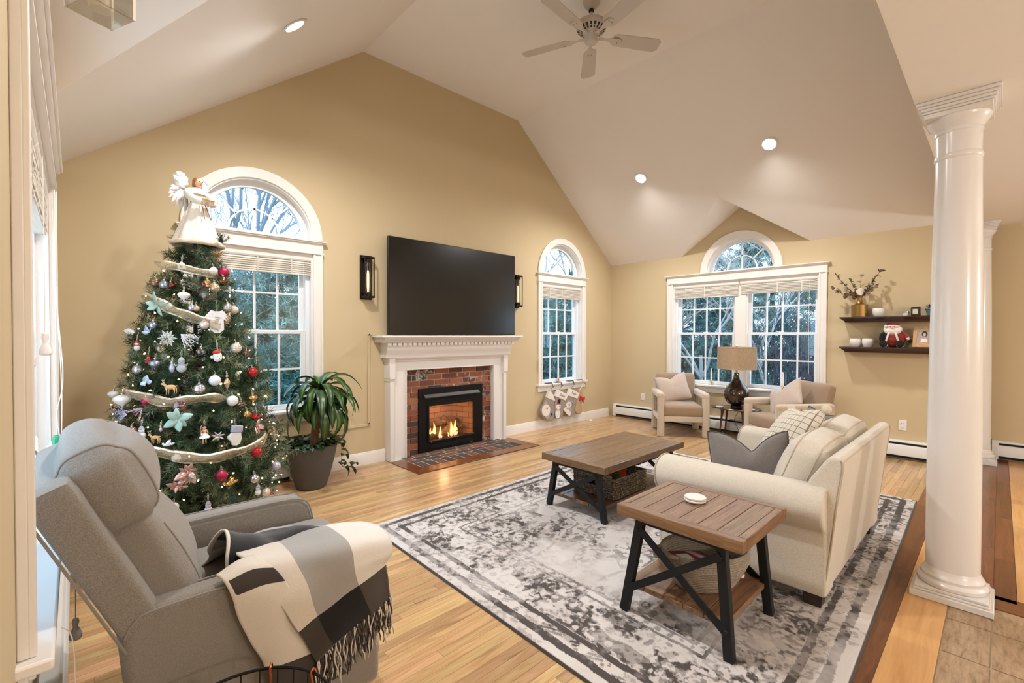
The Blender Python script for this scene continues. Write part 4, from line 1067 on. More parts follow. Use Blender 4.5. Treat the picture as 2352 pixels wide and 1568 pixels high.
def pillow(name, label, m, w_, h, t, loc, Rm, chop=.0, welt=None, group=None, n=24, cu=0.0, cw=.38):
    mb = MB(); vs = []
    def pos(u, v_, s):
        e = (1-abs(u)**2.6)*(1-abs(v_)**2.6); e = max(e, 0)**.55
        pin = 1-.07*(1-u*u) if False else 1
        x = u*w_/2*(1-.06*(1-v_*v_)*0-.05*(1-abs(v_))**1.0); y = v_*h/2*(1-.05*(1-abs(u)))
        y -= chop*math.exp(-abs((u-cu)/cw)**1.25)*max(0, (v_+.1))**1.2
        z = s*t/2*e*(1+.12*noise.noise((u*1.7+loc[0], v_*1.7, loc[1])))
        return (x, y, z)
    for s in (1, -1):
        for j in range(n+1):
            for i in range(n+1):
                mb.v.append(tuple(V(loc)+Rm @ V(pos(-1+2*i/n, -1+2*j/n, s))))
    N = (n+1)**2
    for s in (0, 1):
        for j in range(n):
            for i in range(n):
                q = [s*N+j*(n+1)+i, s*N+j*(n+1)+i+1, s*N+(j+1)*(n+1)+i+1, s*N+(j+1)*(n+1)+i]
                mb.f.append(tuple(q if s == 0 else q[::-1]))
    me = mb.mesh(name, False, 180); bm = bmesh.new(); bm.from_mesh(me); bmesh.ops.remove_doubles(bm, verts=bm.verts, dist=.0008); bm.to_mesh(me); bm.free()
    t_ = thing(name, label, 'pillow', tuple(V(loc)), 0, group)
    obj('cover', me, m, t_)
    if welt:
        ed = [pos(-1+2*i/20, -1, 0) for i in range(20)]+[pos(1, -1+2*i/20, 0) for i in range(20)]+[pos(1-2*i/20, 1, 0) for i in range(20)]+[pos(-1, 1-2*i/20, 0) for i in range(20)]
        obj('welt', MB().tube([V(loc)+Rm @ V(p) for p in ed], .005, 6, True), welt, t_)
    return t_, pos
def basis(n, up, roll=0):
    """columns: x across, y up, z = outward normal n"""
    n = V(n).normalized(); up = V(up); x = up.cross(n).normalized(); y = n.cross(x)
    M_ = Matrix((x, y, n)).transposed(); return M_ @ Matrix.Rotation(math.radians(roll), 3, 'Z')
M_CHAR = fabric('charcoal_felt', (112, 105, 101), (138, 131, 127), 420, .35, big=.05); M_CHARW = mat('charcoal_piping', (82, 77, 74), .9)
def lattice():
    k = NB('ivory_lattice_cotton'); co = k.n('ShaderNodeAttribute', attribute_name='grid_uv'); s_ = k.n('ShaderNodeSeparateColor'); k.link(co.outputs['Color'], s_.inputs[0])
    ln = []
    for i in (0, 1):
        f = k.math('FRACT', k.math('MULTIPLY', s_.outputs[i], 13.0), 0); ln.append(k.math('LESS_THAN', k.math('ABSOLUTE', k.math('SUBTRACT', f, .5)), .055))
    f = k.math('MAXIMUM', ln[0], ln[1]); n = k.noise(300, k.coord('Object'), 2)
    c = k.mix(k.math('MULTIPLY', f, .85), lin((226, 216, 198)), lin((120, 104, 88))); c = k.mix(k.math('MULTIPLY', n, .2), c, (.4, .38, .35, 1), 'MULTIPLY')
    k.P(Base_Color=c, Roughness=.95, Sheen_Weight=.2); k.bump(n, .3, .003); return k.m
p1, _ = pillow('throw_pillow', 'charcoal chopped throw pillow at the near arm of the sofa', M_CHAR, .45, .43, .17, (2.955, 1.035, .590), basis((-1, -.12, .16), (.1, 0, 1), 9), .11, M_CHARW, cu=.12, cw=.42)
p2, pos2 = pillow('throw_pillow', 'ivory lattice throw pillow with corner tassels in the middle of the sofa', lattice(), .50, .50, .20, (3.40, .955, .690), basis((-.45, .72, .52), (.15, -.4, 1), 14), .03)
cv = p2.children[0].data; at = cv.color_attributes.new('grid_uv', 'FLOAT_COLOR', 'POINT'); Ri = basis((-.45, .72, .52), (.15, -.4, 1), 14).transposed(); cc_ = []
for v_ in cv.vertices:
    q = Ri @ (v_.co-V((3.40, .955, .690))); cc_ += [q.x/.5+.5, q.y/.5+.5, 0, 1]
at.data.foreach_set('color', cc_)
Rb = basis((-.45, .72, .52), (.15, -.4, 1), 14); M_TAS = mat('ivory_tassel', (226, 214, 192), .95, bump=.6, bscale=120)
for u, v_ in ((1, 1), (-1, 1), (1, -1), (-1, -1)):
    q = V((3.40, .955, .690))+Rb @ V(pos2(u, v_, 0)); obj('tassel', MB().ball(q, .028, 10, 7), M_TAS, p2, ang=180)
pillow('throw_pillow', 'grey throw pillow tucked behind the ivory lattice pillow', M_CHAR, .44, .42, .14, (3.70, 1.02, .665), basis((-.25, .86, .40), (.2, -.4, 1), 4), .05, M_CHARW)
pillow('throw_pillow', 'grey throw pillow in the far corner of the sofa, mostly hidden', M_CHAR, .40, .38, .13, (3.90, .93, .655), basis((-.6, .70, .35), (.2, -.3, 1), 0), .03, M_CHARW)

# ------------------------------------------------------------------ industrial wood tables
def tblwood(n, ax): return wood(n, [(.25, (84, 58, 38)), (.5, (130, 95, 65)), (.75, (160, 124, 88))], ax, 1.3, .5, .05, rnd=.5, knots=.5, bump=.2, vmin=.8, vmax=1.12)
M_TWX, M_TWY = tblwood('rustic_plank_lengthwise', 'X'), tblwood('rustic_plank_crosswise', 'Y')
M_CTX, M_CTY = wood('aged_brown_plank_lengthwise', [(.25, (74, 52, 34)), (.5, (112, 82, 56)), (.75, (142, 108, 74))], 'X', 1.3, .34, .25, rnd=.4, knots=.5, bump=.15, vmin=.85, vmax=1.1), wood('aged_brown_plank_crosswise', [(.25, (90, 62, 40)), (.5, (126, 92, 62)), (.75, (150, 116, 80))], 'Y', 1.3, .4, .1, rnd=.4, knots=.4, bump=.15)
M_TMET = mat('blackened_steel', (34, 36, 39), .5, .5, bump=.15, bscale=260)
def strap(mb, p0, p1, w_=.036, t=.010, nrm=(1, 0, 0)):
    p0, p1 = V(p0), V(p1); d = (p1-p0).normalized(); nn = V(nrm); nn = (nn-d*nn.dot(d)).normalized(); s = d.cross(nn)
    vs = [p+s*a*w_/2+nn*b*t/2 for p in (p0, p1) for a, b in ((-1, -1), (1, -1), (1, 1), (-1, 1))]
    return mb.add(vs, [(0, 1, 2, 3)[::-1], (4, 5, 6, 7), (0, 1, 5, 4), (1, 2, 6, 5), (2, 3, 7, 6), (3, 0, 4, 7)])
def xtable(name, label, x0, x1, y0, y1, H, fx0, fx1, fy0, fy1, zs, nplank, mx, my, axis, tt=.052, z0=.0135):
    t = thing(name, label, 'table', ((x0+x1)/2, (y0+y1)/2, z0))
    b = .045
    # frame boards round planks
    obj('top_frame_board', MB().box(x0, x0+b, y0, y1, H-tt, H), my, t, bevel=.004); obj('top_frame_board', MB().box(x1-b, x1, y0, y1, H-tt, H), my, t, bevel=.004)
    obj('top_frame_board', MB().box(x0+b, x1-b, y0, y0+b*.8, H-tt, H), mx, t, bevel=.004); obj('top_frame_board', MB().box(x0+b, x1-b, y1-b*.8, y1, H-tt, H), mx, t, bevel=.004)
    for i in range(nplank):
        if axis == 'X':
            q0, q1 = y0+b*.8+(y1-y0-b*1.6)*i/nplank, y0+b*.8+(y1-y0-b*1.6)*(i+1)/nplank
            obj('top_plank', MB().box(x0+b+.001, x1-b-.001, q0+.0012, q1-.0012, H-.03, H-.001-RND.random()*.0015), mx, t, bevel=.002)
        else:
            q0, q1 = x0+b+(x1-x0-2*b)*i/nplank, x0+b+(x1-x0-2*b)*(i+1)/nplank
            obj('top_plank', MB().box(q0+.0012, q1-.0012, y0+b*.8+.001, y1-b*.8-.001, H-.03, H-.001-RND.random()*.0015), my, t, bevel=.002)
    # splayed legs at each end, crossed straps on the ends
    tx0, tx1 = x0+.055, x1-.055; ty0, ty1 = y0+.105, y1-.105
    for fx_, tx in ((fx0, tx0), (fx1, tx1)):
        L0, L1 = V((fx_, fy0, z0)), V((fx_, fy1, z0)); T0, T1 = V((tx, ty0, H-tt)), V((tx, ty1, H-tt))
        for a, bq in ((L0, T0), (L1, T1)):
            obj('leg', strap(MB(), a, bq, .042, .036), M_TMET, t, bevel=.003)
            obj('bolt', MB().ball(a.lerp(bq, .88)+V((-.02 if fx_ == fx0 else .02, 0, 0)), .009, 8, 5).ball(a.lerp(bq, .26)+V((-.02 if fx_ == fx0 else .02, 0, 0)), .009, 8, 5), M_TMET, t, kind='stuff')
        off = V((-.016 if fx_ == fx0 else .016, 0, 0))
        obj('cross_strap', strap(MB(), L0.lerp(T0, .24)+off, L1.lerp(T1, .90)+off, .034, .008), M_TMET, t, bevel=.001)
        obj('cross_strap', strap(MB(), L1.lerp(T1, .24)+off*1.4, L0.lerp(T0, .90)+off*1.4, .034, .008), M_TMET, t, bevel=.001)
        obj('top_rail', strap(MB(), T0+V((0, -.02, -.012)), T1+V((0, .02, -.012)), .03, .03), M_TMET, t)
    sx0, sx1 = fx0-.005, fx1+.005; sy0, sy1 = fy0+.012, fy1-.012
    n = max(3, nplank-1)
    for i in range(n):
        if axis == 'X': obj('shelf_plank', MB().box(sx0, sx1, sy0+(sy1-sy0)*i/n+.0012, sy0+(sy1-sy0)*(i+1)/n-.0012, zs-.026, zs-RND.random()*.0015), mx, t, bevel=.003)
        else: obj('shelf_plank', MB().box(sx0+(sx1-sx0)*i/n+.0012, sx0+(sx1-sx0)*(i+1)/n-.0012, sy0, sy1, zs-.026, zs-RND.random()*.0015), my, t, bevel=.003)
    return t
xtable('end_table', 'square rustic wood end table with black metal legs beside the sofa arm', 1.925, 2.475, .695, 1.285, .555, 1.985, 2.475-.06+.05, .765, 1.275, .170, 6, M_TWX, M_TWY, 'X')
xtable('coffee_table', 'long rustic wood coffee table with black crossed metal legs on the rug', 2.675, 3.85, 1.885, 2.485, .452, 2.775, 3.75, 1.955, 2.49, .130, 5, M_CTX, M_CTY, 'X')
cs = thing('coaster_set', 'round white coaster set lying on the end table', 'coaster', (2.235, 1.035, .556))
M_COAST = mat('white_marble', (226, 221, 215), .35, var=.06, vscale=30)
for i in range(2): obj('coaster', MB().lathe([(.045, 0), (.050, .003), (.051, .009), (.048, .0115), (.0, .0115)], 36, (2.235+.002*i, 1.035, .556+i*.012), caps=True), M_COAST, cs, ang=30)
# ------------------------------------------------------------------ seagrass box with toys
def weave_mat(n, a, b, sc=70, dirn='Z'):
    k = NB(n); co = k.coord('Object'); br = k.noise(sc, co, 3, .6); col = k.ramp(br, [(.3, a), (.5, b), (.75, (190, 172, 140))])
    k.P(Base_Color=col, Roughness=.8); k.bump(br, .4, .004); return k.m
M_SEAG = weave_mat('dark_seagrass_strand', (44, 36, 30), (104, 90, 72)); 
def woven_wall(mb, p0, p1, z0, z1, nr, nc, out):
    p0, p1 = V(p0), V(p1); d = p1-p0; L = d.length; d.normalize(); out = V(out)
    for r in range(nr):
        zc = z0+(z1-z0)*(r+.5)/nr; h = (z1-z0)/nr
        pts = [p0+d*(L*i/(nc*2))+V((0, 0, zc))+out*(.0045*(1 if (i+r) % 2 else -1)) for i in range(nc*2+1)]
        mb.tube(pts, h*.5, 5)
    return mb
def seabox(label, x0, x1, y0, y1, z0, z1):
    t = thing('seagrass_basket', label, 'basket', ((x0+x1)/2, (y0+y1)/2, z0)); cs_ = [(x0, y0, 0), (x1, y0, 0), (x1, y1, 0), (x0, y1, 0)]; on = [(0, -1, 0), (1, 0, 0), (0, 1, 0), (-1, 0, 0)]
    nr = 8
    for i in range(4):
        a, b = V(cs_[i]), V(cs_[(i+1) % 4])
        if i == 3:
            # end wall with a hand hole
            L = (b-a).length; h0, h1 = .33, .58; zc = z0+(z1-z0)*.5; zt = z0+(z1-z0)*.80
            mb = MB(); woven_wall(mb, a, b, z0, zc, 4, 12, on[i])
            woven_wall(mb, a, a.lerp(b, h0), zc, z1-.012, 4, 4, on[i]); woven_wall(mb, a.lerp(b, h1), b, zc, z1-.012, 4, 5, on[i]); 
        else: mb = MB(); woven_wall(mb, a, b, z0, z1-.012, nr, 12, on[i])
        obj('woven_side', mb, M_SEAG, t, kind='stuff', ang=180)
    obj('liner', MB().box(x0+.012, x1-.012, y0+.012, y1-.012, z0, z0+.01), M_SLOT, t)
    obj('rim', MB().tube([(x0, y0, z1-.006), (x1, y0, z1-.006), (x1, y1, z1-.006), (x0, y1, z1-.006)], .008, 8, True), M_SEAG, t)
    return t
seabox('dark woven seagrass box of toys on the coffee table shelf', 2.945, 3.385, 1.985, 2.375, .131, .288)
toy = lambda n, mb, c, label, **k: one(n, mb, mat('toy_'+n, c, .45), label, 'toy', ang=k.pop('ang', 40), **k)
toy('orange_toy_track', MB().box(-.13, .13, -.028, .028, -.012, .012).xf(Matrix.Translation((3.26, 2.12, .275)) @ Matrix.Rotation(.5, 4, 'Z') @ Matrix.Rotation(-.25, 4, 'Y')), (214, 74, 34), 'orange plastic toy plank sticking up in the seagrass box', bevel=.006)
toy('green_toy_ball', MB().ball((3.12, 2.08, .235), .045, 16, 10), (48, 92, 40), 'dark green round toy in the seagrass box', ang=180)
toy('red_toy_block', MB().box(3.06, 3.12, 2.12, 2.18, .22, .292), (206, 52, 34), 'small red toy block in the seagrass box', bevel=.006)
toy('white_toy_cup', MB().lathe([(.02, .20), (.03, .20), (.034, .272), (.028, .272)], 16, (3.02, 2.10, 0)), (216, 210, 214), 'white toy cup in the seagrass box')
toy('green_toy_frog', MB().soft((2.99, 2.26, .255), (.07, .12, .05), .02, 6, (0, 0, .015)), (58, 122, 76), 'light green soft toy at the left end of the seagrass box', ang=180)
toy('brown_toy_bear', MB().ball((3.02, 2.02, .215), (.045, .032, .035), 14, 9).ball((3.06, 2.03, .238), .022, 12, 8), (112, 92, 76), 'brown plush toy at the near corner of the seagrass box', ang=180)
# ------------------------------------------------------------------ rope basket with books
M_ROPE = weave_mat('grey_cotton_rope', (106, 96, 84), (150, 138, 122), 220)
rb = thing('rope_basket', 'oval grey coiled rope basket with side handles on the end table shelf', 'basket', (2.23, .97, .172))
RB = V((2.235, .985, .172)); ra = math.radians(-28)
def rpt(t, r, z): 
    q = V((1.22*r*math.cos(t), .88*r*math.sin(t), z)); return RB+Matrix.Rotation(ra, 3, 'Z') @ q
for i in range(17):
    z = .006+i*.0105; r = .118+.062*min(1, (i/11))**.8; lift = lambda t: .0
    obj('rope_coil', MB().tube([rpt(2*PI*k/44, r, z) for k in range(44)], .0066, 6, True), M_ROPE, rb, ang=180)
obj('rope_base', MB().prism([tuple(rpt(2*PI*k/32, .118, 0).xy) for k in range(32)], lambda a, b, t: (a, b, RB.z+t), 0, .01), M_ROPE, rb)
for t0 in (0.05, PI+.05):
    pts = bez([rpt(t0-.42, .182, .172), rpt(t0-.25, .205, .178), rpt(t0, .228, .165), rpt(t0+.25, .205, .178), rpt(t0+.42, .182, .172)], 6)
    obj('handle', MB().tube(pts, .009, 8), M_ROPE, rb, ang=180)
def book(label, c, loc, rz, dims, rx=.0, labelled=False, tilt=0):
    t = thing('book', label, 'book', loc, 0, None); M4 = Matrix.Translation(loc) @ Matrix.Rotation(rz, 4, 'Z') @ Matrix.Rotation(rx, 4, 'X') @ Matrix.Rotation(tilt, 4, 'Y'); a, b, h = dims
    m_ = mat('book_cover_%d%d%d' % c, c, .5)
    obj('cover', MB().box(-a, a, -b, b, 0, .003).box(-a, a, -b, b, h-.003, h).box(-a, -a+.003, -b, b, 0, h).xf(M4), m_, t)
    obj('pages', MB().box(-a+.004, a-.004, -b+.004, b-.004, .003, h-.003).xf(M4), mat('book_pages', (222, 212, 192), .9), t)
    if labelled:
        obj('price_label', MB().box(-a+.03, -a+.10, b-.085, b-.03, h, h+.0008).xf(M4), mat('cream_label', (214, 206, 182), .6), t)
    else: obj('cover_print', MB().box(-a+.03, a-.02, -.03, -.022, h, h+.0008).box(-a+.03, a-.05, -.012, -.006, h, h+.0008).box(-a+.03, a-.06, .004, .010, h, h+.0008).xf(M4), mat('orange_print', (196, 110, 60), .5), t, kind='stuff')
    return t
book('dark red book with a cream label on its back in the rope basket', (104, 34, 22), (2.20, 1.03, .262), -.5, (.10, .075, .022), labelled=True, tilt=.10)
book('red brown paperback with orange lettering in the rope basket', (92, 30, 20), (2.25, .94, .235), -.42, (.11, .08, .026), tilt=.16)
book('black notebook at the bottom of the rope basket', (24, 20, 20), (2.235, .985, .190), -.45, (.10, .07, .02))

# ------------------------------------------------------------------ armchairs, side table, lamp
M_VEL = fabric('taupe_velvet_frame', (194, 176, 154), (210, 194, 172), 500, .2, sheen=.5, big=.03); M_VEL2 = fabric('mocha_velvet_seat', (148, 122, 98), (164, 138, 112), 500, .2, sheen=.5, big=.03)
def armchair(label):
    t = thing('armchair', label, 'armchair', (0, 0, 0)); wo = .335; d0, d1 = .345, -.345   # faces +y
    p = lambda n, mb, m_=M_VEL, **k: obj(n, mb, m_, t, world=True, **k)
    for sx in (-1, 1):
        x = sx*(wo-.045); xw = .088
        p('front_leg', MB().box(x-xw/2, x+xw/2, d0-.085, d0, 0, .56), bevel=.028, seg=4)
        p('back_leg', MB().box(x-xw/2, x+xw/2, d1, d1+.085, 0, .56), bevel=.028, seg=4)
        p('arm_rest', MB().box(x-xw/2-.001, x+xw/2+.001, d1, d0, .515, .605), bevel=.03, seg=4)
        p('side_rail', MB().box(x-.03, x+.03, d1+.05, d0-.05, .20, .275), bevel=.02, seg=3)
    p('front_rail', MB().box(-wo+.08, wo-.08, d0-.07, d0-.025, .205, .285), bevel=.015, seg=3)
    p('seat', MB().soft((0, .015, .355), (.52, .62, .155), .045, 10, (0, 0, .015)), M_VEL2, ang=180)
    tb = Matrix.Rotation(math.radians(13), 3, 'X')
    p('backrest', MB().soft((0, -.315, .590), (.555, .135, .475), .055, 10, (0, .02, 0), tb), M_VEL2, ang=180)
    p('back_rail', MB().box(-wo+.08, wo-.08, d1, d1+.05, .22, .56), bevel=.015, seg=3)
    return t
ch1 = armchair('taupe velvet armchair left of the lamp by the wall corner')
f1 = math.atan2(-.79, .62) if False else None
ch2 = dup(ch1, 'taupe velvet armchair right of the lamp behind the sofa')
def face(o, x, y, dx, dy): o.location = (x, y, 0); o.rotation_euler = (0, 0, math.atan2(dy, dx)-PI/2)
face(ch1, 6.20, 3.115, -.80, -.60); face(ch2, 6.165, 1.74, -.80, .60)
M_PLW = fabric('rose_beige_linen', (180, 160, 146), (204, 186, 172), 300, .35, big=.06)
dr1 = V((-.80, -.60, 0)); s1 = V((-.60, .80, 0))
c1 = V((6.20, 3.115, 0))
pillow('throw_pillow', 'rose beige throw pillow on the armchair left of the lamp', M_PLW, .44, .42, .15, tuple(c1+dr1*-.10+V((-.04, .055, .625))), basis(dr1*.86+V((0, 0, .42))+s1*.1, (.2, .12, 1), 14), .06)
dr2 = V((-.80, .60, 0)); c2_ = V((6.165, 1.74, 0))
pillow('throw_pillow', 'rose beige throw pillow on the armchair right of the lamp', M_PLW, .44, .42, .15, tuple(c2_+dr2*-.06+V((-.02, .06, .635))), basis(dr2*.8+V((0, 0, .5)), (.25, -.2, 1), 38), .08)
M_MAH = wood('red_mahogany', [(.3, (54, 24, 16)), (.7, (96, 46, 30))], 'Y', 1.5, .2, .5, space='Object', knots=0, rnd=.2)
stb = thing('side_table', 'small oval mahogany side table between the two armchairs', 'table', (6.44, 2.43, 0))
obj('top', MB().lathe([(.0, .392), (.30, .392), (.315, .398), (.318, .406), (.31, .412), (.0, .412)], 40, (6.44, 2.43, 0), sx=.72, sy=1.0, caps=False), M_MAH, stb, ang=30)
for x, y in ((6.32, 2.60), (6.32, 2.28), (6.56, 2.62), (6.56, 2.24)):
    tp = V((x*.80+6.44*.20, y*.80+2.43*.20, .395)); bt = V((x, y, 0)); qs = [tp.lerp(bt, k/12) for k in range(13)]
    obj('leg', MB().tube(qs, [.030, .022, .016, .014, .0135, .013, .0125, .012, .0115, .012, .014, .012, .013], 10), M_MAH, stb, ang=180)
obj('stretcher', MB().tube([(6.35, 2.56, .05), (6.44, 2.43, .06), (6.35, 2.31, .05)], .008, 8).tube([(6.53, 2.57, .05), (6.44, 2.43, .06), (6.53, 2.28, .05)], .008, 8), M_MAH, stb)
obj('lamp_flex', MB().tube(bez([(6.52, 2.40, .38), (6.50, 2.47, .25), (6.55, 2.45, .12), (6.62, 2.44, .03), (6.66, 2.5, .015)], 6), .003, 5), mat('brown_flex', (70, 40, 28), .5), stb)
lp = thing('table_lamp', 'bronze glass bottle lamp with linen drum shade on the side table', 'lamp', (6.40, 2.41, .412)); LX, LY = 6.40, 2.41
M_LAMPG = mat('bronze_mercury_glass', (66, 48, 30), .06, .75, coat=1.0)
obj('base', MB().lathe([(.0, .412), (.068, .412), (.072, .420), (.066, .444), (.045, .452), (.0, .452)], 32, (LX, LY, 0), caps=False), M_BLACK, lp, ang=30)
pr = bez([(.048, 0, .450), (.10, 0, .475), (.142, 0, .53), (.155, 0, .60), (.140, 0, .67), (.095, 0, .735), (.055, 0, .79), (.036, 0, .84), (.030, 0, .875), (.034, 0, .885)], 6)
obj('body', MB().lathe([(p.x, p.z) for p in pr], 48, (LX, LY, 0)), M_LAMPG, lp, ang=180)
obj('neck', MB().cyl((LX, LY, .885), (LX, LY, .945), .012).cyl((LX, LY, .94), (LX, LY, 1.23), .004), mat('brushed_nickel', (170, 160, 148), .3, 1), lp)
def linen():
    k = NB('linen_shade'); co = k.mapping(k.coord('Object'), (60, 60, 260)); n = k.noise(1, co, 3); n2 = k.noise(1, k.mapping(k.coord('Object'), (260, 260, 30)), 2)
    c = k.ramp(k.math('MULTIPLY', k.math('ADD', n, n2), .5), [(.35, (150, 126, 98)), (.65, (184, 160, 130))]); k.P(Base_Color=c, Roughness=.9); k.b.inputs['Transmission Weight'].default_value = 0; return k.m
obj('shade', MB().lathe([(.242, .935), (.236, 1.222), (.233, 1.222), (.239, .935)], 56, (LX, LY, 0), caps=False).add([], []), linen(), lp, ang=30)
obj('shade_trim', MB().tube([(LX+.2365*math.cos(2*PI*i/56), LY+.2365*math.sin(2*PI*i/56), 1.222) for i in range(56)], .003, 6, True).tube([(LX+.2425*math.cos(2*PI*i/56), LY+.2425*math.sin(2*PI*i/56), .936) for i in range(56)], .003, 6, True), mat('shade_tape', (176, 150, 122), .9), lp, kind='stuff')
obj('harp', MB().tube([(LX-.236, LY, 1.215), (LX+.236, LY, 1.215)], .003, 5).tube([(LX, LY-.236, 1.215), (LX, LY+.236, 1.215)], .003, 5), M_BRASS, lp, kind='stuff')
obj('finial', MB().lathe([(.004, 1.228), (.012, 1.232), (.014, 1.242), (.010, 1.252), (.002, 1.256)], 14, (LX, LY, 0)), M_TRIM, lp, ang=180)
for x, y, l in ((6.33, 2.60, 'white coaster on the left end of the mahogany side table'), (6.36, 2.21, 'white coaster on the right end of the mahogany side table')):
    one('coaster', MB().lathe([(.045, 0), (.048, .002), (.048, .009), (.045, .011)], 28, (x, y, .413)), M_COAST, l, 'coaster', ang=30)
# ------------------------------------------------------------------ Christmas tree
AX, AY = 0.60, 3.80
TZ = [0.12, .2, .35, .5, .86, 1.2, 1.6, 1.95, 2.1]; TR = [.36, .46, .54, .54, .46, .36, .26, .16, .10]
def Rz(z): return float(np.interp(z, TZ, TR))
def needle_mesh(name, starts, dirs, lens, rs, nlen, nwid, per_m, spread, cols, up=.0):
    """needles along twig segments -> one mesh of slim triangles with a point colour"""
    starts, dirs, lens = np.array(starts), np.array(dirs), np.array(lens)
    cnt = np.maximum(4, (lens*per_m).astype(int)); tot = cnt.sum(); rep = np.repeat(np.arange(len(lens)), cnt)
    t = rs.rand(tot); base = starts[rep]+dirs[rep]*(lens[rep]*t)[:, None]
    rv = rs.normal(size=(tot, 3)); d = dirs[rep]; rv -= d*(rv*d).sum(1)[:, None]; rv /= np.linalg.norm(rv, axis=1)[:, None]+1e-9
    nd = d*(1-spread)+rv*spread; nd[:, 2] += up; nd /= np.linalg.norm(nd, axis=1)[:, None]
    L = nlen*(.7+.6*rs.rand(tot)); sd = np.cross(nd, rs.normal(size=(tot, 3))); sd /= np.linalg.norm(sd, axis=1)[:, None]+1e-9
    v = np.empty((tot, 3, 3), np.float32); v[:, 0] = base-sd*nwid/2; v[:, 1] = base+sd*nwid/2; v[:, 2] = base+nd*L[:, None]
    me = bpy.data.meshes.new(name); me.vertices.add(tot*3); me.vertices.foreach_set('co', v.ravel())
    me.loops.add(tot*3); me.loops.foreach_set('vertex_index', np.arange(tot*3, dtype=np.int32))
    me.polygons.add(tot); me.polygons.foreach_set('loop_start', np.arange(0, tot*3, 3, dtype=np.int32)); me.polygons.foreach_set('loop_total', np.full(tot, 3, np.int32))
    me.update(); 
    C_ = np.array([lin(c)[:3] for c in cols]); tw = rs.randint(0, len(cols), len(lens))[rep]; cc_ = C_[tw]*(.7+.6*rs.rand(tot))[:, None]
    rgba = np.ones((tot, 3, 4), np.float32); rgba[:, :, :3] = cc_[:, None, :]
    at = me.color_attributes.new('needle', 'FLOAT_COLOR', 'POINT'); at.data.foreach_set('color', rgba.ravel()); return me
def needle_mat(name, rough=.7):
    k = NB(name); a = k.n('ShaderNodeAttribute', attribute_name='needle'); k.P(Base_Color=a.outputs['Color'], Roughness=rough); k.b.inputs['Specular IOR Level'].default_value = .25; return k.m
M_NEED = needle_mat('artificial_pine_needles')
tree = thing('christmas_tree', 'decorated artificial Christmas tree in front of the left arched window', 'tree', (AX, AY, 0))
rs = np.random.RandomState(4); bark = mat('brown_branch_wire', (62, 46, 34), .9)
obj('trunk', MB().cyl((AX, AY, .10), (AX, AY, 2.12), .022, .008, 10), bark, tree)
st_, di_, le_ = [], [], []; brm = MB()
n_b = 520
for k in range(n_b):
    while True:
        z = .16+1.94*rs.rand()
        if rs.rand() < (Rz(z)/.54)**1.1+.08: break
    a = rs.rand()*2*PI; R0 = Rz(z)*(.80+.28*rs.rand()); 
    dr = np.array([math.cos(a), math.sin(a), .12+.25*rs.rand()]); dr /= np.linalg.norm(dr)
    p0 = np.array([AX, AY, z-R0*.15])
    L = R0/np.hypot(dr[0], dr[1])
    brm.tube([p0+dr*.02, p0+dr*L*.95], [.0035, .0015], 4)
    s0 = .30 if R0 > .3 else .15
    st_.append(p0+dr*L*s0); di_.append(dr); le_.append(L*(1-s0))
    for q in range(6):
        f = s0+(1-s0)*(.15+.8*rs.rand()); side = rs.normal(size=3); side -= dr*side.dot(dr); side /= np.linalg.norm(side)
        td = dr*.75+side*.65; td /= np.linalg.norm(td); tl_ = min(.13, L*.35)*(.6+.6*rs.rand())
        if f*L+tl_*.75 > R0*1.12: tl_ *= .5
        st_.append(p0+dr*L*f); di_.append(td); le_.append(tl_)
obj('branch', brm, bark, tree, kind='stuff', ang=180, recalc=False)
obj('needle_foliage', needle_mesh('needle_foliage', st_, di_, le_, rs, .046, .0034, 430, .62, [(56, 76, 46), (72, 92, 56), (46, 70, 54), (106, 120, 84), (142, 150, 116), (34, 54, 38), (84, 106, 76), (124, 136, 108)], .05), M_NEED, tree, kind='stuff')
# stand and skirt
std = thing('tree_stand', 'brown metal tree stand under the Christmas tree', 'stand', (AX, AY, 0))
obj('base_tub', MB().lathe([(.0, .045), (.11, .045), (.13, .07), (.12, .14), (.10, .15), (.0, .15)], 24, (AX, AY, 0), caps=False), mat('brown_stand', (64, 42, 30), .6), std)
for i in range(4):
    a = PI/4+PI/2*i; obj('leg', MB().tube([(AX+.09*math.cos(a), AY+.09*math.sin(a), .10), (AX+.26*math.cos(a), AY+.26*math.sin(a), .055), (AX+.33*math.cos(a), AY+.33*math.sin(a), .034)], [.02, .018, .014], 8), M_BLACK, std)
sk = MB().grid(lambda u, v: (AX+(.05+.44*v)*math.cos(u*2*PI), AY+(.05+.44*v)*math.sin(u*2*PI), .012+.022*(1-v)+.012*v*math.sin(u*2*PI*11)*math.sin(u*23)+.003), 120, 10)
ob = one('tree_skirt', sk, mat('cream_plush_skirt', (214, 196, 184), .95, bump=.4, bscale=120, sheen=.3), 'cream plush tree skirt spread on the floor under the tree', 'tree skirt', ang=180)
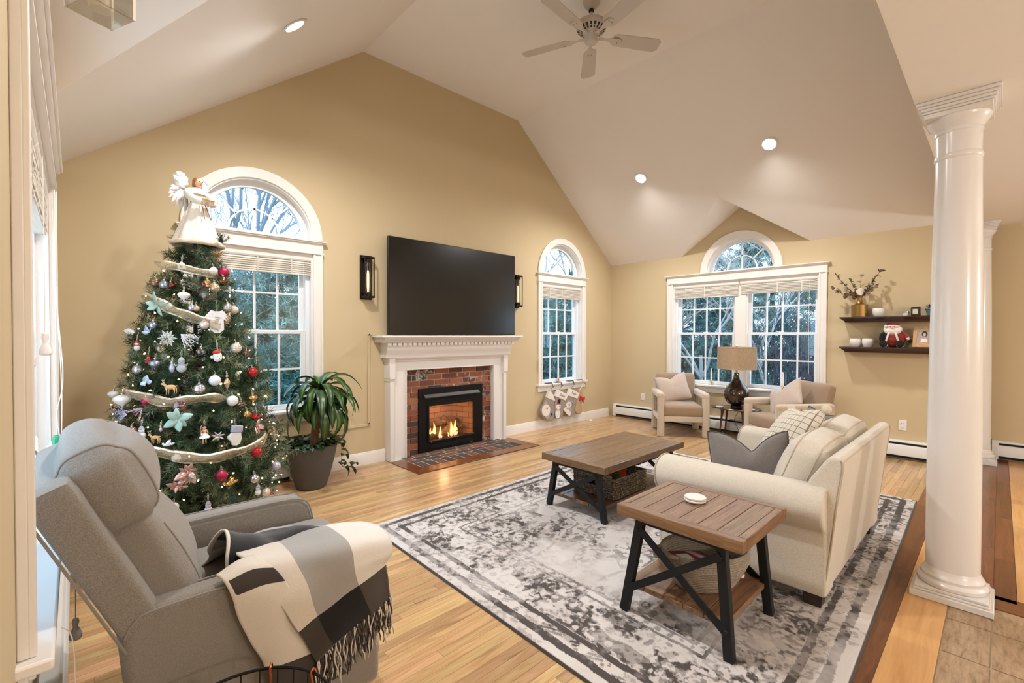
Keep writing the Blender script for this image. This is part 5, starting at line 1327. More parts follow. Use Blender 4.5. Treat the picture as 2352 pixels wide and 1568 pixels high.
# light string
M_BULB = mat('warm_tree_bulb', (255, 226, 180), .4, emis=(255, 206, 146), es=7); M_BULB.cycles.emission_sampling = 'NONE'
ls = thing('light_string', 'warm white string lights wound all over the Christmas tree', 'string lights', (AX, AY, .2))
BB = MB().lathe([(.0, -.006), (.0042, -.004), (.0048, .002), (.003, .009), (.0, .012)], 8, caps=False).mesh('bulb_unit', ang=180); BB.materials.append(M_BULB)
wire = []
N_L = 230
for i in range(N_L):
    t = (i+.5)/N_L; z = .16+1.86*(1-math.sqrt(1-t*.985)); a = i*2.399963+.5
    r = Rz(z)*(.90+.14*RND.random()); p = V((AX+r*math.cos(a), AY+r*math.sin(a), z+.03*RND.uniform(-1, 1))); wire.append(p)
    o = obj('bulb', BB, None, ls, loc=p, rot=(RND.uniform(-2, 2), RND.uniform(-2, 2), 0), scale=(RND.uniform(.7, 1.1),)*3)
wz = [V((AX+Rz(z)*.86*math.cos(z*60), AY+Rz(z)*.86*math.sin(z*60), z)) for z in np.linspace(.18, 2.0, 420)]
obj('wire', MB().tube(wz, .0012, 4), mat('green_flex', (24, 44, 28), .6), ls, ang=180)
one('tree_light_plug_cord', MB().tube(bez([(1.02, 4.10, .30), (1.18, 4.40, .34), (1.30, 4.56, .40), (1.42, 4.60, .36)], 6), .004, 6).tube(bez([(1.10, 4.2, .20), (1.22, 4.45, .16), (1.34, 4.55, .20), (1.42, 4.58, .28)], 6), .004, 6), M_DARKCORD, 'black electric cord looping between the tree and the potted plant', 'cord')

# ribbons
def ribbon_mat():
    k = NB('gold_organza_ribbon'); uvn = k.n('ShaderNodeAttribute', attribute_name='across'); s_ = k.n('ShaderNodeSeparateColor'); k.link(uvn.outputs['Color'], s_.inputs[0])
    edge = k.math('GREATER_THAN', k.math('ABSOLUTE', k.math('SUBTRACT', s_.outputs[0], .5)), .34); n = k.noise(90, k.coord('Object'), 3)
    tr = k.n('ShaderNodeBsdfTransparent'); mx = k.n('ShaderNodeMixShader')
    k.P(Base_Color=k.mix(edge, lin((206, 180, 142)), lin((240, 226, 208))), Roughness=.32, Metallic=k.math('MULTIPLY', edge, .75)); k.bump(n, .9, .01)
    k.link(k.math('ADD', k.math('MULTIPLY', edge, .55), .38), mx.inputs[0]); k.link(tr.outputs[0], mx.inputs[1]); k.link(k.b.outputs[0], mx.inputs[2]); k.link(mx.outputs[0], k.o.inputs['Surface']); return k.m
M_RIB = ribbon_mat()
def ribbon(label, ctrl, width, dips):
    pts = bez(ctrl, 10); n = len(pts); mb = MB(); cols = []; m_ = 8
    for i, p in enumerate(pts):
        ra_ = V((p.x-AX, p.y-AY, 0)).normalized(); t = i/(n-1); end = min(1, t*9, (1-t)*9)
        tw = .5*math.sin(t*PI*dips+1)+.2*noise.noise(p*9)
        upv = (V((0, 0, 1))*math.cos(tw)+ra_*math.sin(tw)); w_ = width*(.75+.25*math.sin(t*PI*dips*1.3)**2)*(.45+.55*end)
        for j in range(m_+1):
            s_ = j/m_-.5; q = p+ra_*(.012+.020*(1-4*s_*s_)+.006*noise.noise((p+V((0, 0, s_*.2)))*30)-(1-end)*.05)+upv*(s_*w_)
            mb.v.append(tuple(q)); cols += [j/m_, t, 0, 1]
    for i in range(n-1):
        for j in range(m_): mb.f.append((i*(m_+1)+j, i*(m_+1)+j+1, (i+1)*(m_+1)+j+1, (i+1)*(m_+1)+j))
    me = mb.mesh('ribbon_garland', False, 180); at = me.color_attributes.new('across', 'FLOAT_COLOR', 'POINT'); at.data.foreach_set('color', cols)
    one('ribbon_garland', me, M_RIB, label, 'ribbon')
ribbon('uppermost gold organza ribbon band just below the angel', [(0.387, 3.813, 1.841), (0.421, 3.678, 1.822), (0.476, 3.62, 1.811), (0.541, 3.584, 1.794), (0.612, 3.574, 1.781), (0.711, 3.601, 1.777)], .066, 2)
ribbon('second gold organza ribbon band sloping down behind the baby bodysuit', [(0.304, 3.817, 1.61), (0.346, 3.685, 1.601), (0.388, 3.61, 1.578), (0.439, 3.554, 1.536), (0.495, 3.515, 1.504), (0.561, 3.494, 1.476), (0.631, 3.487, 1.452), (0.707, 3.497, 1.423)], .074, 3)
ribbon('third gold organza ribbon band under the pale wooden reindeer', [(0.187, 3.705, 1.049), (0.252, 3.545, 1.022), (0.308, 3.479, 1.007), (0.38, 3.416, 0.979), (0.441, 3.384, 0.976), (0.521, 3.365, 0.987), (0.607, 3.359, 0.988), (0.709, 3.366, 0.969)], .066, 3)
ribbon('lowest gold organza ribbon band sagging across the tree', [(0.26, 3.418, 0.715), (0.313, 3.375, 0.705), (0.364, 3.343, 0.693), (0.433, 3.308, 0.665), (0.505, 3.282, 0.648), (0.601, 3.27, 0.633), (0.686, 3.28, 0.64), (0.777, 3.304, 0.649), (0.882, 3.362, 0.667), (0.964, 3.434, 0.695)], .074, 3)
ORN = [
('ribball', 'bronze', 0.372, 3.703, 1.711, 0.065, 'bronze ribbed ball at the upper left edge of the tree'),
('ball', 'bluesilver', 0.409, 3.636, 1.693, 0.055, 'blue silver ball beside the bronze ribbed ball'),
('berries', 'redberry', 0.457, 3.593, 1.696, 0.038, 'red berry sprig near the upper ribbon'),
('bell', 'clear', 0.439, 3.608, 1.696, 0.034, 'tiny clear glass bell left of the red berries'),
('onion', 'frost', 0.499, 3.545, 1.62, 0.069, 'frosted white onion drop under the upper ribbon'),
('globe', 'clear', 0.624, 3.532, 1.638, 0.106, 'large clear glass globe in the upper right of the tree'),
('ball', 'champ', 0.667, 3.557, 1.688, 0.059, 'champagne ball touching the large clear globe'),
('ball', 'darkbronze', 0.723, 3.595, 1.737, 0.067, 'dark bronze ball at the upper right edge beside the window'),
('ball', 'magenta', 0.733, 3.623, 1.799, 0.07, 'glittery dark red ball at the right end of the upper ribbon'),
('ball', 'white', 0.669, 3.59, 1.801, 0.049, 'white textured ball left of the glittery dark red ball'),
('house', 'white', 0.499, 3.607, 1.817, 0.041, 'tiny white house hanging on the upper ribbon'),
('ball', 'gold', 0.627, 3.557, 1.72, 0.039, 'small gold ball above the large clear globe'),
('bow', 'redberry', 0.619, 3.552, 1.703, 0.048, 'small red bow above the large clear globe'),
('ribball', 'silver', 0.737, 3.544, 1.558, 0.062, 'ribbed silver ball at the right edge above the baby bodysuit'),
('ball', 'pearl', 0.782, 3.572, 1.546, 0.056, 'pearl ball right of the ribbed silver ball'),
('ball', 'iri', 0.536, 3.515, 1.547, 0.044, 'iridescent ball above the second ribbon'),
('ball', 'champ', 0.559, 3.512, 1.544, 0.04, 'champagne ball right of the iridescent ball'),
('onesie', 'white', 0.668, 3.496, 1.465, 0.112, 'white striped baby bodysuit with black lettering'),
('ball', 'bluesilver', 0.35, 3.603, 1.436, 0.052, 'blue silver ball above the white snowflake'),
('ball', 'pearl', 0.596, 3.481, 1.442, 0.055, 'pearl ball showing under the second ribbon'),
('burst', 'gold', 0.7, 3.64, 1.91, 0.094, 'gold starburst at the top right beside the blind'),
('snowflake', 'white', 0.41, 3.52, 1.355, 0.115, 'white cut out snowflake on the left half of the tree'),
('fern', 'white', 0.496, 3.477, 1.361, 0.12, 'white glittered fern sprig right of the snowflake'),
('leafpick', 'white', 0.277, 3.726, 1.392, 0.113, 'white glittered leaf cluster at the left edge'),
('leafpick', 'paleblue', 0.338, 3.6, 1.392, 0.107, 'pale blue leaf cluster left of the snowflake'),
('snowman', 'redhat', 0.275, 3.665, 1.309, 0.066, 'white snowman with a red hat at the left edge'),
('gnome', 'redberry', 0.32, 3.554, 1.228, 0.061, 'small figure in a red coat below the snowflake'),
('ribonion', 'bluesilver', 0.349, 3.514, 1.196, 0.071, 'blue silver ribbed onion ornament right of the red coated figure'),
('ball', 'iri', 0.272, 3.591, 1.167, 0.057, 'iridescent ball at the left edge under the red coated figure'),
('globe', 'champclear', 0.378, 3.523, 1.292, 0.057, 'clear champagne globe under the snowflake'),
('globe', 'clear', 0.57, 3.439, 1.271, 0.056, 'beaded clear globe in the middle of the tree'),
('plush', 'redhat', 0.658, 3.435, 1.238, 0.085, 'pale plush face with a red hat on the right half'),
('snowman', 'grey', 0.47, 3.443, 1.192, 0.094, 'grey felt snowman in the middle of the tree'),
('bulb', 'lilac', 0.424, 3.456, 1.177, 0.061, 'lilac bulb ornament left of the grey felt snowman'),
('ribball', 'pearl', 0.775, 3.49, 1.29, 0.066, 'pearl ribbed ball at the right edge beside the window'),
('star', 'copper', 0.846, 3.53, 1.258, 0.068, 'copper wire star at the right edge beside the window'),
('ball', 'red', 0.876, 3.507, 1.121, 0.066, 'bright red ball at the right edge beside the window'),
('ball', 'whitesatin', 0.635, 3.393, 1.09, 0.067, 'white satin ball right of the middle'),
('ribball', 'silver', 0.551, 3.379, 1.044, 0.066, 'silver ribbed ball just above the third ribbon'),
('finial', 'champ', 0.702, 3.394, 1.067, 0.085, 'champagne teardrop finial right of the white satin ball'),
('rose', 'cream', 0.762, 3.435, 1.123, 0.083, 'cream rose on the right half of the tree'),
('reindeer', 'wood', 0.411, 3.425, 1.063, 0.108, 'pale wooden reindeer standing on the third ribbon'),
('butterfly', 'paleblue', 0.308, 3.511, 1.092, 0.092, 'pale blue glitter butterfly on the left above the third ribbon'),
('ribball', 'white', 0.726, 3.369, 0.956, 0.066, 'white striped ball under the right end of the third ribbon'),
('globe', 'champclear', 0.775, 3.379, 0.93, 0.052, 'clear champagne ball right of the white striped ball'),
('ribonion', 'gold', 0.855, 3.425, 0.949, 0.067, 'gold ribbed drop at the right edge near the window candle'),
('globe', 'pinkclear', 0.451, 3.375, 0.952, 0.086, 'pink clear globe hanging from the third ribbon'),
('ball', 'magenta', 0.301, 3.473, 0.985, 0.051, 'magenta ball under the left end of the third ribbon'),
('onion', 'frost', 0.2, 3.608, 0.98, 0.092, 'large frosted white drop at the far left edge'),
('onion', 'frost', 0.167, 3.742, 1.006, 0.061, 'smaller frosted white drop at the far left edge above the large one'),
('car', 'red', 0.874, 3.399, 0.834, 0.067, 'shiny red toy car at the right edge by the window sill'),
('fern', 'pinksilver', 0.271, 3.481, 0.932, 0.09, 'pink glittered sprig left of the pink clear globe'),
('leafpick', 'mint', 0.44, 3.354, 0.876, 0.151, 'mint green felt leaf cluster below the third ribbon'),
('leafpick', 'mint', 0.382, 3.611, 1.561, 0.158, 'mint green felt leaf cluster over the left end of the second ribbon'),
('fern', 'lilac', 0.197, 3.567, 0.902, 0.15, 'lilac frosted twig spray at the lower left edge'),
('ball', 'copper', 0.234, 3.474, 0.811, 0.059, 'copper pearl ball just above the recliner'),
('snowman', 'white', 0.275, 3.433, 0.806, 0.077, 'white knit snowman right of the copper ball'),
('reindeer', 'wood', 0.332, 3.383, 0.778, 0.086, 'wooden reindeer below the mint leaf cluster'),
('drop', 'pinksilver', 0.359, 3.376, 0.823, 0.036, 'small pink glass drop above the lower wooden reindeer'),
('bird', 'white', 0.383, 3.345, 0.733, 0.068, 'white folded paper bird on the left end of the lowest ribbon'),
('doll', 'wood', 0.563, 3.306, 0.774, 0.118, 'wooden doll in a white skirt in the lower middle'),
('deerhead', 'silver', 0.632, 3.298, 0.751, 0.081, 'silver glitter sprite right of the wooden doll'),
('mitten', 'cream', 0.732, 3.314, 0.748, 0.123, 'cream knit mitten with a blue cuff'),
('ribball', 'clearrib', 0.999, 3.469, 0.686, 0.06, 'clear ribbed ball at the right end of the lowest ribbon'),
('ball', 'red', 0.853, 3.332, 0.612, 0.069, 'rosy red ball below the right half of the lowest ribbon'),
('ball', 'bluesilver', 0.302, 3.371, 0.662, 0.061, 'blue silver ball under the left end of the lowest ribbon'),
('ribball', 'white', 0.422, 3.307, 0.656, 0.048, 'small white ribbed ball on the lowest ribbon'),
('ball', 'magenta', 0.639, 3.248, 0.522, 0.069, 'magenta ball low in the middle of the tree'),
('ball', 'silver', 0.831, 3.292, 0.451, 0.058, 'silver ball low on the right side'),
('ribball', 'lilac', 0.994, 3.402, 0.481, 0.053, 'lilac ribbed ball at the lower right edge'),
('snowman', 'white', 0.853, 3.301, 0.37, 0.071, 'small white snowman at the lower right edge'),
('ribball', 'pearl', 0.914, 3.35, 0.33, 0.054, 'pearl striped ball beside the small white snowman'),
('snowman', 'white', 0.569, 3.247, 0.343, 0.079, 'white snowman on the lowest branch above the recliner arm'),
('ribball', 'white', 0.405, 3.279, 0.38, 0.052, 'white ribbed ball at the lower left beside the recliner'),
('leafpick', 'rosegold', 0.476, 3.273, 0.577, 0.151, 'rose gold leaf cluster low on the tree'),
('leafpick', 'rosegold', 0.42, 3.271, 0.505, 0.099, 'small rose gold poinsettia at the bottom of the tree'),
('bird', 'gold', 0.677, 3.246, 0.463, 0.096, 'gold glitter bird low on the right half'),
('leafpick', 'rosegold', 0.859, 3.376, 0.774, 0.103, 'rose gold leaf cluster at the right edge under the red car'),
('ribball', 'gold', 0.807, 3.37, 0.861, 0.046, 'small smoky gold ball left of the red car'),
('cone', 'champ', 0.727, 3.52, 1.48, 0.088, 'copper glitter pinecone right of the baby bodysuit')]
OC = {  # colour, roughness, metallic
 'bronze': ((150, 122, 96), .28, .8), 'bluesilver': ((168, 178, 200), .25, .85), 'champ': ((214, 190, 158), .28, .7), 'darkbronze': ((104, 86, 62), .22, .85), 'gold': ((204, 164, 102), .25, .9),
 'magenta': ((166, 38, 72), .35, .55), 'red': ((178, 40, 44), .3, .5), 'white': ((232, 228, 224), .6, 0), 'silver': ((204, 202, 204), .22, .9), 'pearl': ((222, 206, 192), .25, .35), 'iri': ((202, 206, 222), .15, .8),
 'lilac': ((186, 180, 206), .3, .4), 'copper': ((206, 148, 122), .25, .65), 'whitesatin': ((226, 226, 232), .45, .15), 'cream': ((228, 214, 196), .8, 0), 'frost': ((232, 228, 222), .55, 0), 'redberry': ((200, 40, 30), .35, 0),
 'redhat': ((196, 48, 40), .8, 0), 'grey': ((170, 174, 172), .95, 0), 'wood': ((208, 164, 112), .7, 0), 'paleblue': ((190, 204, 220), .45, .3), 'mint': ((172, 202, 190), .85, 0), 'rosegold': ((214, 170, 158), .3, .6), 'pinksilver': ((208, 172, 180), .35, .4)}
def omat(c):
    if c == 'clear': return M_CLEAR
    if c == 'champclear': return glassy_once('champagne_glass', (236, 214, 186), .22)
    if c == 'pinkclear': return glassy_once('pink_glass', (236, 196, 206), .16)
    if c == 'clearrib': return glassy_once('ribbed_glass', (240, 232, 222), .3)
    q = OC[c]; return mat('ornament_'+c, q[0], q[1], q[2], bump=.25 if c in ('white', 'grey', 'magenta', 'mint', 'cream') else 0, bscale=180)
_gl = {}
def glassy_once(n, t, r):
    if n not in _gl: _gl[n] = glassy(n, t, r, .03)
    return _gl[n]
M_CAP = mat('ornament_cap_silver', (196, 186, 168), .3, 1); M_STR = mat('ornament_string', (222, 212, 190), .9)
def leafblade(L, W, curl=.25, n=7, fold=.15):
    """pointed leaf along +x with curl in z, solid thickness by double layer"""
    mb = MB()
    for i in range(n+1):
        t = i/n; w_ = W*math.sin(PI*min(1, t*.96+.02))**.8*(1-.15*t)/2; z = -curl*L*t*t
        for s in (-1, 0, 1): mb.v.append((L*t, s*w_, z+abs(s)*fold*w_))
    for i in range(n):
        for j in (0, 1): mb.f.append((i*3+j, i*3+j+1, (i+1)*3+j+1, (i+1)*3+j))
    N = len(mb.v); mb.v += [(x, y, z-.0022) for x, y, z in mb.v]; mb.f += [tuple(q+N for q in f)[::-1] for f in mb.f]
    ring = [i*3 for i in range(n+1)]+[i*3+2 for i in range(n, -1, -1)]
    mb.f += [(ring[i], ring[(i+1) % len(ring)], ring[(i+1) % len(ring)]+N, ring[i]+N) for i in range(len(ring))]
    return mb
def frame_at(p):
    o_ = V((p.x-AX, p.y-AY, 0)).normalized(); s_ = V((-o_.y, o_.x, 0)); return Matrix((s_, V((0, 0, 1)), o_)).transposed().to_4x4()   # x = to the right seen from outside... y = up, z = out
M_DK = mat('ornament_black', (24, 22, 24), .6); M_RD = mat('ornament_red_cloth', (190, 44, 42), .85); M_WH = mat('ornament_white_wool', (228, 224, 218), .95, bump=.4, bscale=200); M_OR = mat('ornament_carrot', (226, 120, 40), .6); M_PEACH = mat('ornament_skin_felt', (224, 178, 148), .8); M_BLUE = mat('ornament_blue_cuff', (168, 170, 190), .9, bump=.4, bscale=260)
for (kd, c, x, y, z, s, label) in ORN:
    p = V((x, y, z)); r = s/2; T = Matrix.Translation(p) @ frame_at(p); mc = omat(c)
    big = thing('%s_ornament' % {'ball': 'ball', 'ribball': 'ribbed_ball', 'onion': 'onion', 'ribonion': 'ribbed_onion', 'globe': 'glass_globe', 'berries': 'berry', 'bell': 'bell', 'house': 'house', 'bow': 'bow', 'onesie': 'bodysuit', 'burst': 'starburst', 'snowflake': 'snowflake', 'fern': 'sprig', 'leafpick': 'leaf_cluster', 'snowman': 'snowman', 'gnome': 'gnome', 'plush': 'plush', 'bulb': 'bulb', 'star': 'star', 'finial': 'finial', 'rose': 'rose', 'reindeer': 'reindeer', 'butterfly': 'butterfly', 'car': 'car', 'drop': 'drop', 'bird': 'bird', 'doll': 'doll', 'deerhead': 'sprite', 'mitten': 'mitten', 'cone': 'pinecone'}[kd], label, 'ornament', tuple(p))
    q = lambda n, mb, m_=mc, a=180, **k: obj(n, mb.xf(T), m_, big, ang=a, **k)
    def rotY(mb): return mb.xf(Matrix.Rotation(-PI/2, 4, 'X'))      # lathe axis (z) -> local up (y)
    cap = lambda h: q('cap', rotY(MB().cyl((0, 0, h-.002), (0, 0, h+.006), r*.22+.001, n=10)), M_CAP, 40)
    hang = lambda h, L=.03: q('hanger', MB().tube([(-.002, h, 0), (-.004, h+L*.6, -.004), (0, h+L, -.012), (.004, h+L*.6, -.004), (.002, h, 0)], .0009, 4), M_STR)
    if kd in ('ball', 'globe'):
        q('bauble', MB().ball((0, 0, 0), r, 22, 14)); cap(r); hang(r+.004, .02)
    elif kd == 'ribball':
        n = 40; pr = [(max(.0005, r*math.sin(PI*i/n)*(1+.035*math.cos(i*PI*.5))), -r*math.cos(PI*i/n)) for i in range(n+1)]
        q('bauble', rotY(MB().lathe(pr, 24, caps=False))); cap(r); hang(r+.004, .02)
    elif kd in ('onion', 'ribonion', 'drop', 'bulb', 'finial', 'bell'):
        sh = {'onion': [(.001, -1), (.06, -.9), (.2, -.62), (.62, -.28), (.92, .05), (.98, .3), (.8, .58), (.4, .76), (.12, .85), (.1, .95)], 'drop': [(.001, -1), (.3, -.6), (.55, -.2), (.5, .1), (.25, .5), (.05, .95)], 'bulb': [(.001, -1), (.25, -.85), (.45, -.4), (.48, 0), (.35, .5), (.2, .8), (.2, 1)], 'finial': [(.001, -1.1), (.08, -.8), (.3, -.3), (.42, .1), (.3, .5), (.1, .8), (.04, 1.05)], 'bell': [(.9, -.9), (.8, -.7), (.55, -.2), (.45, .4), (.2, .75), (.02, .8)]}
        k2 = 'onion' if kd == 'ribonion' else kd
        pr = [(a.x, a.z) for a in bez([(u*r, 0, w_*r) for u, w_ in sh[k2]], 5)]
        if kd == 'ribonion': pr = [(a*(1+.03*math.cos(i*1.6)), b) for i, (a, b) in enumerate(pr)]
        q('bauble', rotY(MB().lathe(pr, 22))); cap(pr[-1][1]); hang(pr[-1][1]+.004, .03)
    elif kd == 'berries':
        for i in range(7): q('berry', MB().ball((RND.uniform(-r, r), RND.uniform(-r*.6, r*.6), RND.uniform(-.004, .01)), r*.28, 10, 7))
    elif kd == 'house':
        q('walls', MB().box(-r, r, -r, r*.25, -r*.6, r*.6), M_WH, 40); q('roof', MB().prism([(-r*1.2, r*.2), (r*1.2, r*.2), (0, r*1.25)], lambda a, b, t: (a, b, t), -r*.7, r*.7), mc, 40); q('window', MB().box(-r*.35, r*.35, -r*.5, -r*.05, r*.6, r*.64), M_DK, 40); hang(r*1.2, .05)
    elif kd == 'bow':
        for sx in (-1, 1): q('loop', MB().prism([(0, 0), (sx*r, r*.35), (sx*r*.9, -r*.3)], lambda a, b, t: (a, b, t), -.004, .004), mc, 40)
        q('knot', MB().ball((0, 0, .002), r*.18, 10, 7))
    elif kd == 'onesie':
        w_ = s/2; pts = [(-.30, .55), (-.13, .50), (.13, .50), (.30, .55), (.62, .22), (.46, .02), (.34, .12), (.36, -.42), (.12, -.60), (-.12, -.60), (-.36, -.42), (-.34, .12), (-.46, .02), (-.62, .22)]
        k = NB('striped_jersey'); wv = k.n('ShaderNodeTexWave', bands_direction='Z'); wv.inputs['Scale'].default_value = 90; k.link(k.coord('Object'), wv.inputs[0]); k.P(Base_Color=k.ramp(wv.outputs['Fac'], [(.3, (214, 212, 214)), (.7, (236, 233, 230))]), Roughness=.9)
        q('cloth', MB().prism([(a*s*1.02, b*s*1.15) for a, b in pts], lambda a, b, t: (a, b, t), -.003, .005), k.m, 40); hang(s*.56, .08)
        F3 = frame_at(p).to_3x3() @ Matrix.Rotation(math.radians(-6), 3, 'Z')
        for i, ln in enumerate(('WITH', 'US', 'JOY', 'COMING')): text('lettering', ln, s*.125, M_DK, p+F3 @ V((s*(.02-.02*i), s*(.20-.115*i), .0058)), F3, big, .0002)
    elif kd == 'burst':
        mb = MB()
        for i in range(90):
            d_ = V((RND.gauss(0, 1), RND.gauss(0, 1), RND.gauss(0, 1)+.3)).normalized(); mb.cyl(d_*.004, d_*r*RND.uniform(.7, 1.1), .0010, .0005, 4, False)
        q('ray', mb, kind='stuff')
    elif kd == 'snowflake':
        for i in range(12):
            a = 2*PI*i/12; L = r if i % 2 == 0 else r*.82; M4 = Matrix.Rotation(a, 4, 'Z')
            o1 = [(r*.16, 0), (L*.55, r*.13), (L, 0), (L*.55, -r*.13)]; i1 = [(r*.28, 0), (L*.55, r*.075), (L*.86, 0), (L*.55, -r*.075)]
            q('petal', MB().holed(o1, [i1], lambda a_, b_, t: (a_, b_, t), -.002, .002).xf(M4), M_WH, 40)
            q('petal_rib', MB().box(r*.3, L*.85, -.0008, .0008, -.0015, .0015).xf(M4), M_WH, 40)
        q('centre', MB().holed(arc(0, 0, r*.20, 20, 0, 2*PI*.999), [arc(0, 0, r*.10, 12, 0, 2*PI*.999)], lambda a_, b_, t: (a_, b_, t), -.002, .003), M_WH, 40); hang(r, .04)
    elif kd == 'fern':
        ang0 = {'white': -40, 'pinksilver': -140, 'lilac': 185}[c]; nn = 9 if c != 'lilac' else 11
        base = V((-r*.5*math.cos(math.radians(ang0)), -r*.5*math.sin(math.radians(ang0)), 0))
        for i in range(nn):
            a = math.radians(ang0+RND.uniform(-38, 38)); L = s*RND.uniform(.55, 1.0); d_ = V((math.cos(a), math.sin(a), RND.uniform(-.1, .35)))
            pts = [base+d_*L*t+V((0, -.10*L*t*t, 0)) for t in (0, .25, .5, .75, 1)]
            mb = MB().tube(pts, [.0022, .002, .0018, .0014, .0006], 5)
            for t in range(2, 9):
                b0 = base+d_*L*t/9; sd = V((-d_.y, d_.x, 0))*(1 if t % 2 else -1); mb.tube([b0, b0+(d_*.6+sd*.6)*L*.14], [.003, .0012], 5)
            q('twig', mb)
    elif kd == 'leafpick':
        nl = {'mint': 6, 'rosegold': 7, 'white': 4, 'paleblue': 5}[c]
        a0 = {'white': 170, 'paleblue': 150}.get(c, 0); spread_ = {'white': 50, 'paleblue': 120}.get(c, 360)
        for i in range(nl):
            a = math.radians(a0+(i-(nl-1)/2)*spread_/nl+RND.uniform(-10, 10)); L = r*RND.uniform(.6, 1.15)
            a += RND.uniform(-.35, .35); M4 = Matrix.Rotation(a, 4, 'Z') @ Matrix.Rotation(math.radians(-RND.uniform(-5, 55)), 4, 'Y') @ Matrix.Rotation(RND.uniform(-.5, .5), 4, 'X')
            q('leaf', leafblade(L, L*.60, RND.uniform(.1, .4)).xf(Matrix.Translation((0, 0, .01)) @ M4))
        if c == 'rosegold': 
            for i in range(4): q('bud', MB().ball((RND.uniform(-.01, .01), RND.uniform(-.01, .01), .018), .006, 8, 6))
    elif kd == 'snowman':
        hat = c == 'redhat'; m0 = M_WH if c != 'grey' else mc
        q('body', MB().ball((0, -r*.42, 0), (r*.55, r*.56, r*.48), 18, 12), m0); q('head', MB().ball((0, r*.38, .0), (r*.38, r*.36, r*.36), 16, 10), m0)
        q('hat', rotY(MB().lathe([(.38*r, .52*r), (.34*r, .70*r), (.20*r, .95*r), (.05*r, 1.05*r)], 16)), M_RD if hat else (m0 if c != 'white' else M_BLUE)); q('scarf', rotY(MB().lathe([(.34*r, .02*r), (.40*r, .08*r), (.34*r, .15*r)], 16)), M_BLUE if not hat else M_RD)
        q('nose', MB().cyl((0, r*.36, r*.34), (0, r*.33, r*.60), .05*r, .01*r, 6), M_OR)
        for e in (-.13, .13): q('eye', MB().ball((e*r, r*.48, r*.32), .035*r, 6, 5), M_DK)
        if c == 'grey':
            for sx in (-1, 1): q('arm', MB().tube([(sx*r*.3, r*.05, 0), (sx*r*.62, -r*.05, .01), (sx*r*.72, r*.22, .015)], [.10*r, .09*r, .07*r], 8), m0)
        hang(r*1.0, .05)
    elif kd == 'gnome':
        q('coat', rotY(MB().lathe([(.5*r, -.75*r), (.55*r, -.5*r), (.30*r, .2*r), (.18*r, .25*r)], 16)), M_RD); q('head', MB().ball((0, r*.38, 0), r*.24, 12, 8), M_PEACH); q('beard', MB().ball((0, r*.2, r*.16), (r*.2, r*.22, r*.1), 10, 7), M_WH)
        q('hat', rotY(MB().lathe([(.26*r, .45*r), (.2*r, .62*r), (.03*r, 1.0*r)], 14)), M_RD)
        for sx in (-1, 1): q('boot', MB().ball((sx*r*.24, -r*.85, .006), (r*.16, r*.12, r*.2), 8, 6), M_DK); q('arm', MB().tube([(sx*r*.2, r*.1, 0), (sx*r*.5, -r*.1, .008)], [.10*r, .08*r], 8), M_WH)
        hang(r, .05)
    elif kd == 'plush':
        q('head', MB().ball((0, 0, 0), (r*.62, r*.80, r*.45), 18, 12), M_WH); q('muzzle', MB().ball((r*.05, -r*.35, r*.34), (r*.42, r*.30, r*.22), 14, 9), M_WH)
        q('hat', MB().ball((-r*.12, r*.62, .0), (r*.55, r*.36, r*.42), 14, 9), M_RD); q('ear', MB().ball((-r*.72, -r*.05, 0), (r*.22, r*.28, r*.15), 10, 7), M_WH)
        q('nose', MB().ball((r*.1, -r*.22, r*.56), r*.07, 8, 6), M_DK)
        for e in (-.12, .28): q('eye', MB().ball((e*r, r*.12, r*.44), r*.05, 6, 5), M_DK)
        hang(r*.95, .07)
    elif kd == 'star':
        for i in range(2):
            pts = [V((r*math.cos(PI/2+4*PI*k/5+i*.3), r*math.sin(PI/2+4*PI*k/5+i*.3), i*.006)) for k in range(5)]; q('wire_loop', MB().tube(pts, .0022, 6, True))
    elif kd == 'rose':
        for i in range(9):
            a = i*2.4; R_ = r*(.2+.07*i); q('petal', leafblade(R_*.9, R_*.8, -.35, 6, .3).xf(Matrix.Rotation(a, 4, 'Z') @ Matrix.Rotation(math.radians(-62+i*5), 4, 'Y')))
        q('bud', MB().ball((0, 0, r*.25), r*.28, 10, 8))
    elif kd == 'reindeer':
        q('torso', MB().ball((r*.05, 0, 0), (r*.55, r*.26, r*.22), 16, 10))
        for lx, lz in ((-.35, .1), (-.22, -.1), (.38, .1), (.5, -.1)): q('leg', MB().tube([(r*lx, -r*.1, r*lz), (r*(lx+.06), -r*.45, r*lz), (r*(lx+.02), -r*.82, r*lz)], [.10*r, .06*r, .05*r], 8))
        q('neck', MB().tube([(-r*.38, r*.05, 0), (-r*.58, r*.32, 0)], [.16*r, .11*r], 8)); q('head', MB().ball((-r*.70, r*.36, 0), (r*.2, r*.13, r*.11), 10, 7)); q('tail', MB().ball((r*.6, r*.12, 0), (r*.1, r*.07, r*.06), 8, 6))
        for sz in (-1, 1):
            q('antler', MB().tube(bez([(-r*.62, r*.46, sz*r*.06), (-r*.66, r*.7, sz*r*.2), (-r*.56, r*.95, sz*r*.24)], 4), [.02*r]*9, 5).tube([(-r*.66, r*.7, sz*r*.2), (-r*.8, r*.88, sz*r*.22)], .016*r, 5), M_WH); q('ear', MB().ball((-r*.58, r*.46, sz*r*.14), (r*.05, r*.08, r*.03), 6, 5))
    elif kd == 'butterfly':
        for a, L in ((75, r), (110, r*.75), (10, r*.9), (-160, r*.8)):
            M4 = Matrix.Rotation(math.radians(a), 4, 'Z') @ Matrix.Rotation(math.radians(-25), 4, 'Y'); q('wing', leafblade(L, L*.8, .15).xf(M4))
        q('body', MB().tube([(-.01, -.02, .004), (.005, .02, .006)], .004, 8), M_WH)
    elif kd == 'car':
